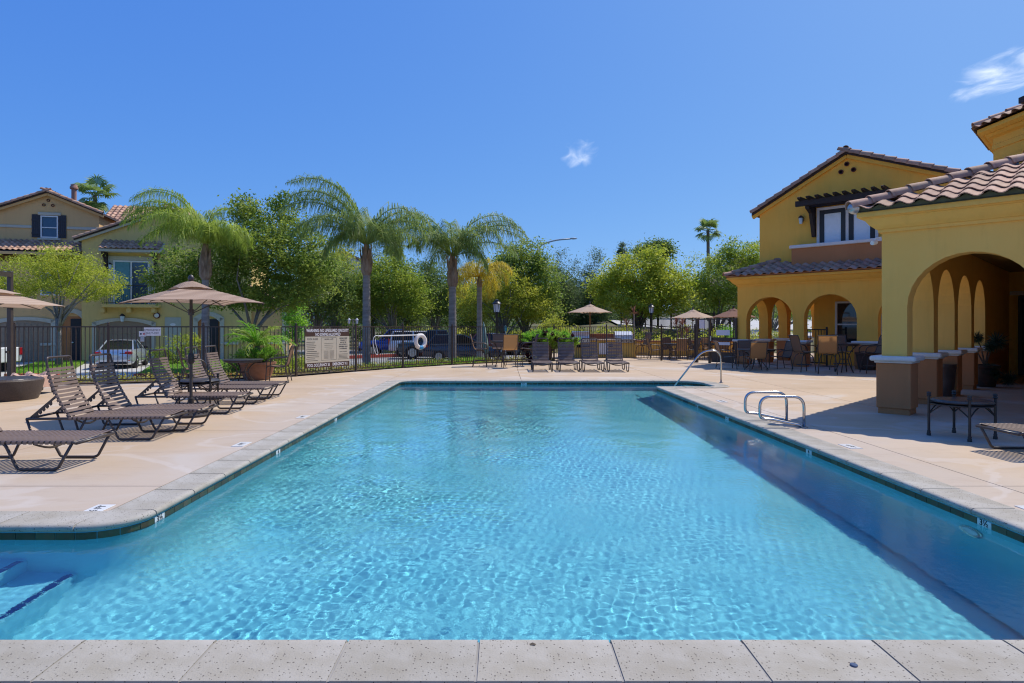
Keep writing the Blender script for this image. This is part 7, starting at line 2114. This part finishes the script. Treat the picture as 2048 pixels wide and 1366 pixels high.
def car(name, label, cat, x, y, z, a, pm, body, cab, wheels, rear, front, W, wr=.32, bed=None, group='cars parked beyond the pool fence'):
    """x forward. cab: list of (x bottom rear, x top rear, x top front, x bottom front, z belt, z roof, hw belt, hw roof)"""
    t = empty(name, (x, y, z), R(a)); tag(t, label, cat, group)
    mb = MB(); loft(mb, body); bo = mb.build('body', M[pm], t, 35)
    if bed:
        mb = MB(); mb.box(((bed[0] + bed[1]) / 2, 0, bed[2] + .02), (bed[1] - bed[0], W - .25, .05)); mb.build('bed', M['plastic_black'], t)
    xa, xb, xc, xd, zb, zr, hb, hr = cab
    vs_ = [(xa, -hb, zb), (xd, -hb, zb), (xd, hb, zb), (xa, hb, zb), (xb, -hr, zr), (xc, -hr, zr), (xc, hr, zr), (xb, hr, zr)]
    mb = MB(); mb.add(vs_, [(0, 1, 5, 4), (1, 2, 6, 5), (2, 3, 7, 6), (3, 0, 4, 7)]); mb.build('window', M['car_glass'], t)
    mb = MB()
    xm = (xb + xc) / 2
    g = [[(xx, yy, zz) for (yy, zz) in ((-hr - .015, zr - .03), (-hr + .06, zr + .02), (0, zr + .045), (hr - .06, zr + .02), (hr + .015, zr - .03))] for xx, zz0 in ((xb - .06, 0), (xb + .15, 0), (xm, 0), (xc - .2, 0), (xc + .06, 0))]
    for i, dz in ((0, -.03), (4, -.035)): g[i] = [(q[0], q[1], q[2] + dz) for q in g[i]]
    for i in range(4):
        for k in range(4): mb.quad(g[i][k], g[i + 1][k], g[i + 1][k + 1], g[i][k + 1])
    for s in (-1, 1):
        mb.bar((xa, s * hb * .985, zb - .02), (xb, s * hr, zr), .07, .06, up=(0, 1, 0)); mb.bar((xd, s * hb * .985, zb - .02), (xc, s * hr, zr), .07, .06, up=(0, 1, 0))
        q = (xb + xc) / 2 + .05; mb.bar((q, s * (hb + .004), zb), (q, s * (hr + .004), zr), .08, .05, up=(0, 1, 0))
        mb.bar((xa, s * (hb + .002), zb), (xd, s * (hb + .002), zb), .05, .05)
    mb.build('roof', M[pm], t, 35)
    for wx in wheels:
        for s in (-1, 1):
            Mx = Matrix.Translation((wx, s * (W / 2 - .10), wr)) @ Matrix.Rotation(R(-90 * s), 4, 'X')
            mb = MB(); mb.lathe([(0, -.1), (wr + .05, -.1), (wr + .05, .085), (wr * .7, .09)], 22, M=Mx); mb.build('wheel_arch', M['plastic_black'], t)
            mb = MB(); mb.lathe([(wr * .62, -.02), (wr * .94, -.02), (wr, .02), (wr, .10), (wr * .94, .12), (wr * .68, .115), (wr * .64, .09)], 22, M=Mx); w_ = mb.build('wheel', M['tyre'], t, 40)
            mb = MB(); mb.lathe([(wr * .66, .10), (wr * .60, .085), (wr * .57, .07)], 20, M=Mx)
            for k in range(10):
                aa = R(36 * k); mb.box((math.cos(aa) * wr * .33, math.sin(aa) * wr * .33, .10), (wr * .58, .035, .02), aa, M=Mx)
            mb.lathe([(wr * .15, .10), (wr * .1, .115), (0, .115)], 10, M=Mx); mb.build('rim', M['steel'], w_)
    for nm, parts, m_ in rear:
        for (c, d) in parts: mb = MB(); mb.box(c, d, bev=.03); mb.build(nm, M[m_], t)
    for s in (-1, 1):
        mb = MB(); mb.box((xd - .35, s * (hb + .14), zb + .07), (.10, .2, .14), bev=.03); mb.build('wing_mirror', M[pm] if pm != 'paint_silver' else M['plastic_black'], t)
    for nm, parts, m_ in front:
        for (c, d) in parts: mb = MB(); mb.box(c, d, bev=.02); mb.build(nm, M[m_], t)
    return t
sedan = [(0, .62, .42, .84), (.05, .76, .32, .95), (.18, .85, .26, .95), (.60, .885, .24, .965), (1.0, .89, .22, .97), (2.2, .89, .20, .96), (3.3, .89, .20, .93), (4.0, .86, .22, .82), (4.4, .78, .27, .72), (4.58, .60, .36, .62)]
car('parked_sedan', 'silver sedan parked nose first on the driveway of the olive house', 'car', px(226, 31.0), 31.0, -.595, 110, 'paint_silver', sedan, (.66, 1.50, 2.55, 3.45, .94, 1.40, .76, .57), (.95, 3.6),
    [('tail_light', [((.065, -.66, .80), (.16, .34, .14)), ((.065, .66, .80), (.16, .34, .14))], 'lamp_red'), ('tail_light', [((.03, -.40, .775), (.06, .26, .07)), ((.03, .40, .775), (.06, .26, .07))], 'lamp_red'), ('number_plate', [((.012, 0, .64), (.03, .36, .13))], 'plate_white'), ('bumper', [((.10, 0, .30), (.25, 1.2, .12))], 'plastic_black'), ('reflector', [((.055, -.62, .42), (.06, .2, .05)), ((.055, .62, .42), (.06, .2, .05))], 'lamp_red'), ('boot_trim', [((.012, 0, .735), (.02, .5, .02))], 'steel')],
    [('headlight', [((4.38, -.62, .64), (.2, .24, .12)), ((4.38, .62, .64), (.2, .24, .12))], 'lamp_clear')], 1.76)
pick = [(0, .84, .50, 1.10), (.06, .92, .45, 1.15), (2.3, .94, .42, 1.17), (3.4, .94, .42, 1.16), (4.3, .93, .42, 1.12), (5.2, .90, .44, 1.06), (5.5, .82, .48, .98), (5.58, .7, .52, .9)]
def grille(L, zc): return [('headlight', [((L, -.72, zc + .06), (.1, .34, .2)), ((L, .72, zc + .06), (.1, .34, .2))], 'lamp_clear'), ('grille', [((L + .03, 0, zc), (.08, 1.0, .3))], 'plastic_black'), ('bumper', [((L + .03, 0, zc - .34), (.16, 1.8, .2))], 'plastic_black')]
car('pickup_truck', 'bright blue pickup facing left behind the tall palm trunk', 'truck', px(714, 44.5) + 5.3, 47.0, -.6, 184, 'paint_blue', pick, (2.1, 2.35, 3.35, 4.05, 1.16, 1.90, .82, .66), (1.05, 4.5), [('tail_light', [((.0, -.8, .95), (.06, .16, .34)), ((.0, .8, .95), (.06, .16, .34))], 'lamp_red')], grille(5.5, .78), 1.9, .40, (.1, 2.0, 1.13))
suv = [(0, .78, .46, 1.02), (.05, .90, .40, 1.12), (1.2, .93, .36, 1.14), (3.0, .93, .36, 1.12), (4.0, .92, .36, 1.06), (4.6, .86, .40, .98), (4.78, .7, .48, .86)]
car('parked_suv', 'white sport utility car with red tail lights behind the blue pickup', 'car', px(777, 45), 45.0, -.6, 12, 'paint_white', suv, (.12, .32, 3.0, 3.75, 1.12, 1.78, .80, .66), (.95, 3.8), [('tail_light', [((.01, -.78, 1.05), (.08, .16, .4)), ((.01, .78, 1.05), (.08, .16, .4))], 'lamp_red'), ('number_plate', [((.0, 0, .9), (.03, .36, .14))], 'plate_white')], grille(4.7, .72), 1.88, .36)
car('pickup_truck', 'dark teal pickup facing left in front of the white car', 'truck', px(790, 41.5) + 5.55, 42.6, -.6, 187, 'paint_teal', pick, (2.0, 2.25, 3.45, 4.2, 1.15, 1.88, .82, .66), (1.05, 4.5), [('tail_light', [((.0, -.8, .95), (.06, .16, .34)), ((.0, .8, .95), (.06, .16, .34))], 'lamp_red')], grille(5.5, .78), 1.9, .42, (.1, 1.9, 1.13))
wag = [(0, .74, .42, .98), (.06, .86, .34, 1.08), (.9, .90, .28, 1.10), (2.4, .90, .26, 1.05), (3.6, .90, .26, .99), (4.3, .86, .28, .88), (4.7, .76, .36, .76), (4.8, .6, .42, .68)]
car('parked_wagon', 'dark navy wagon with chrome wheels parked behind the life ring', 'car', px(846, 38.2), 38.2, -.6, 4, 'paint_navy', wag, (.25, .75, 2.5, 3.7, 1.07, 1.62, .78, .60), (.98, 3.75), [('tail_light', [((.01, -.74, .96), (.1, .2, .2)), ((.01, .74, .96), (.1, .2, .2)), ((.2, -.88, .96), (.3, .04, .14))], 'lamp_red'), ('number_plate', [((.0, 0, .82), (.03, .36, .14))], 'plate_white'), ('window_trim', [((2.0, -.80, 1.075), (3.0, .015, .025))], 'steel')], grille(4.72, .62), 1.82, .34)
car('parked_wagon', 'maroon car mostly hidden behind the yellow palm trunk', 'car', px(930, 47), 47.0, -.6, 14, 'paint_maroon', wag, (.25, .75, 2.5, 3.7, 1.07, 1.60, .78, .60), (.98, 3.75), [('tail_light', [((.01, -.74, .96), (.1, .2, .2)), ((.01, .74, .96), (.1, .2, .2))], 'lamp_red')], grille(4.72, .62), 1.82, .33)
car('pickup_truck', 'white pickup cut by the left edge behind the cantilever umbrella post', 'truck', px(14, 29), 29.0, -.6, 178, 'paint_white', pick, (2.1, 2.35, 3.35, 4.05, 1.16, 1.90, .82, .66), (1.05, 4.5), [('tail_light', [((.0, -.8, .95), (.06, .16, .34)), ((.0, .8, .95), (.06, .16, .34))], 'lamp_red')], grille(5.5, .78), 1.9, .40, (.1, 2.0, 1.13))
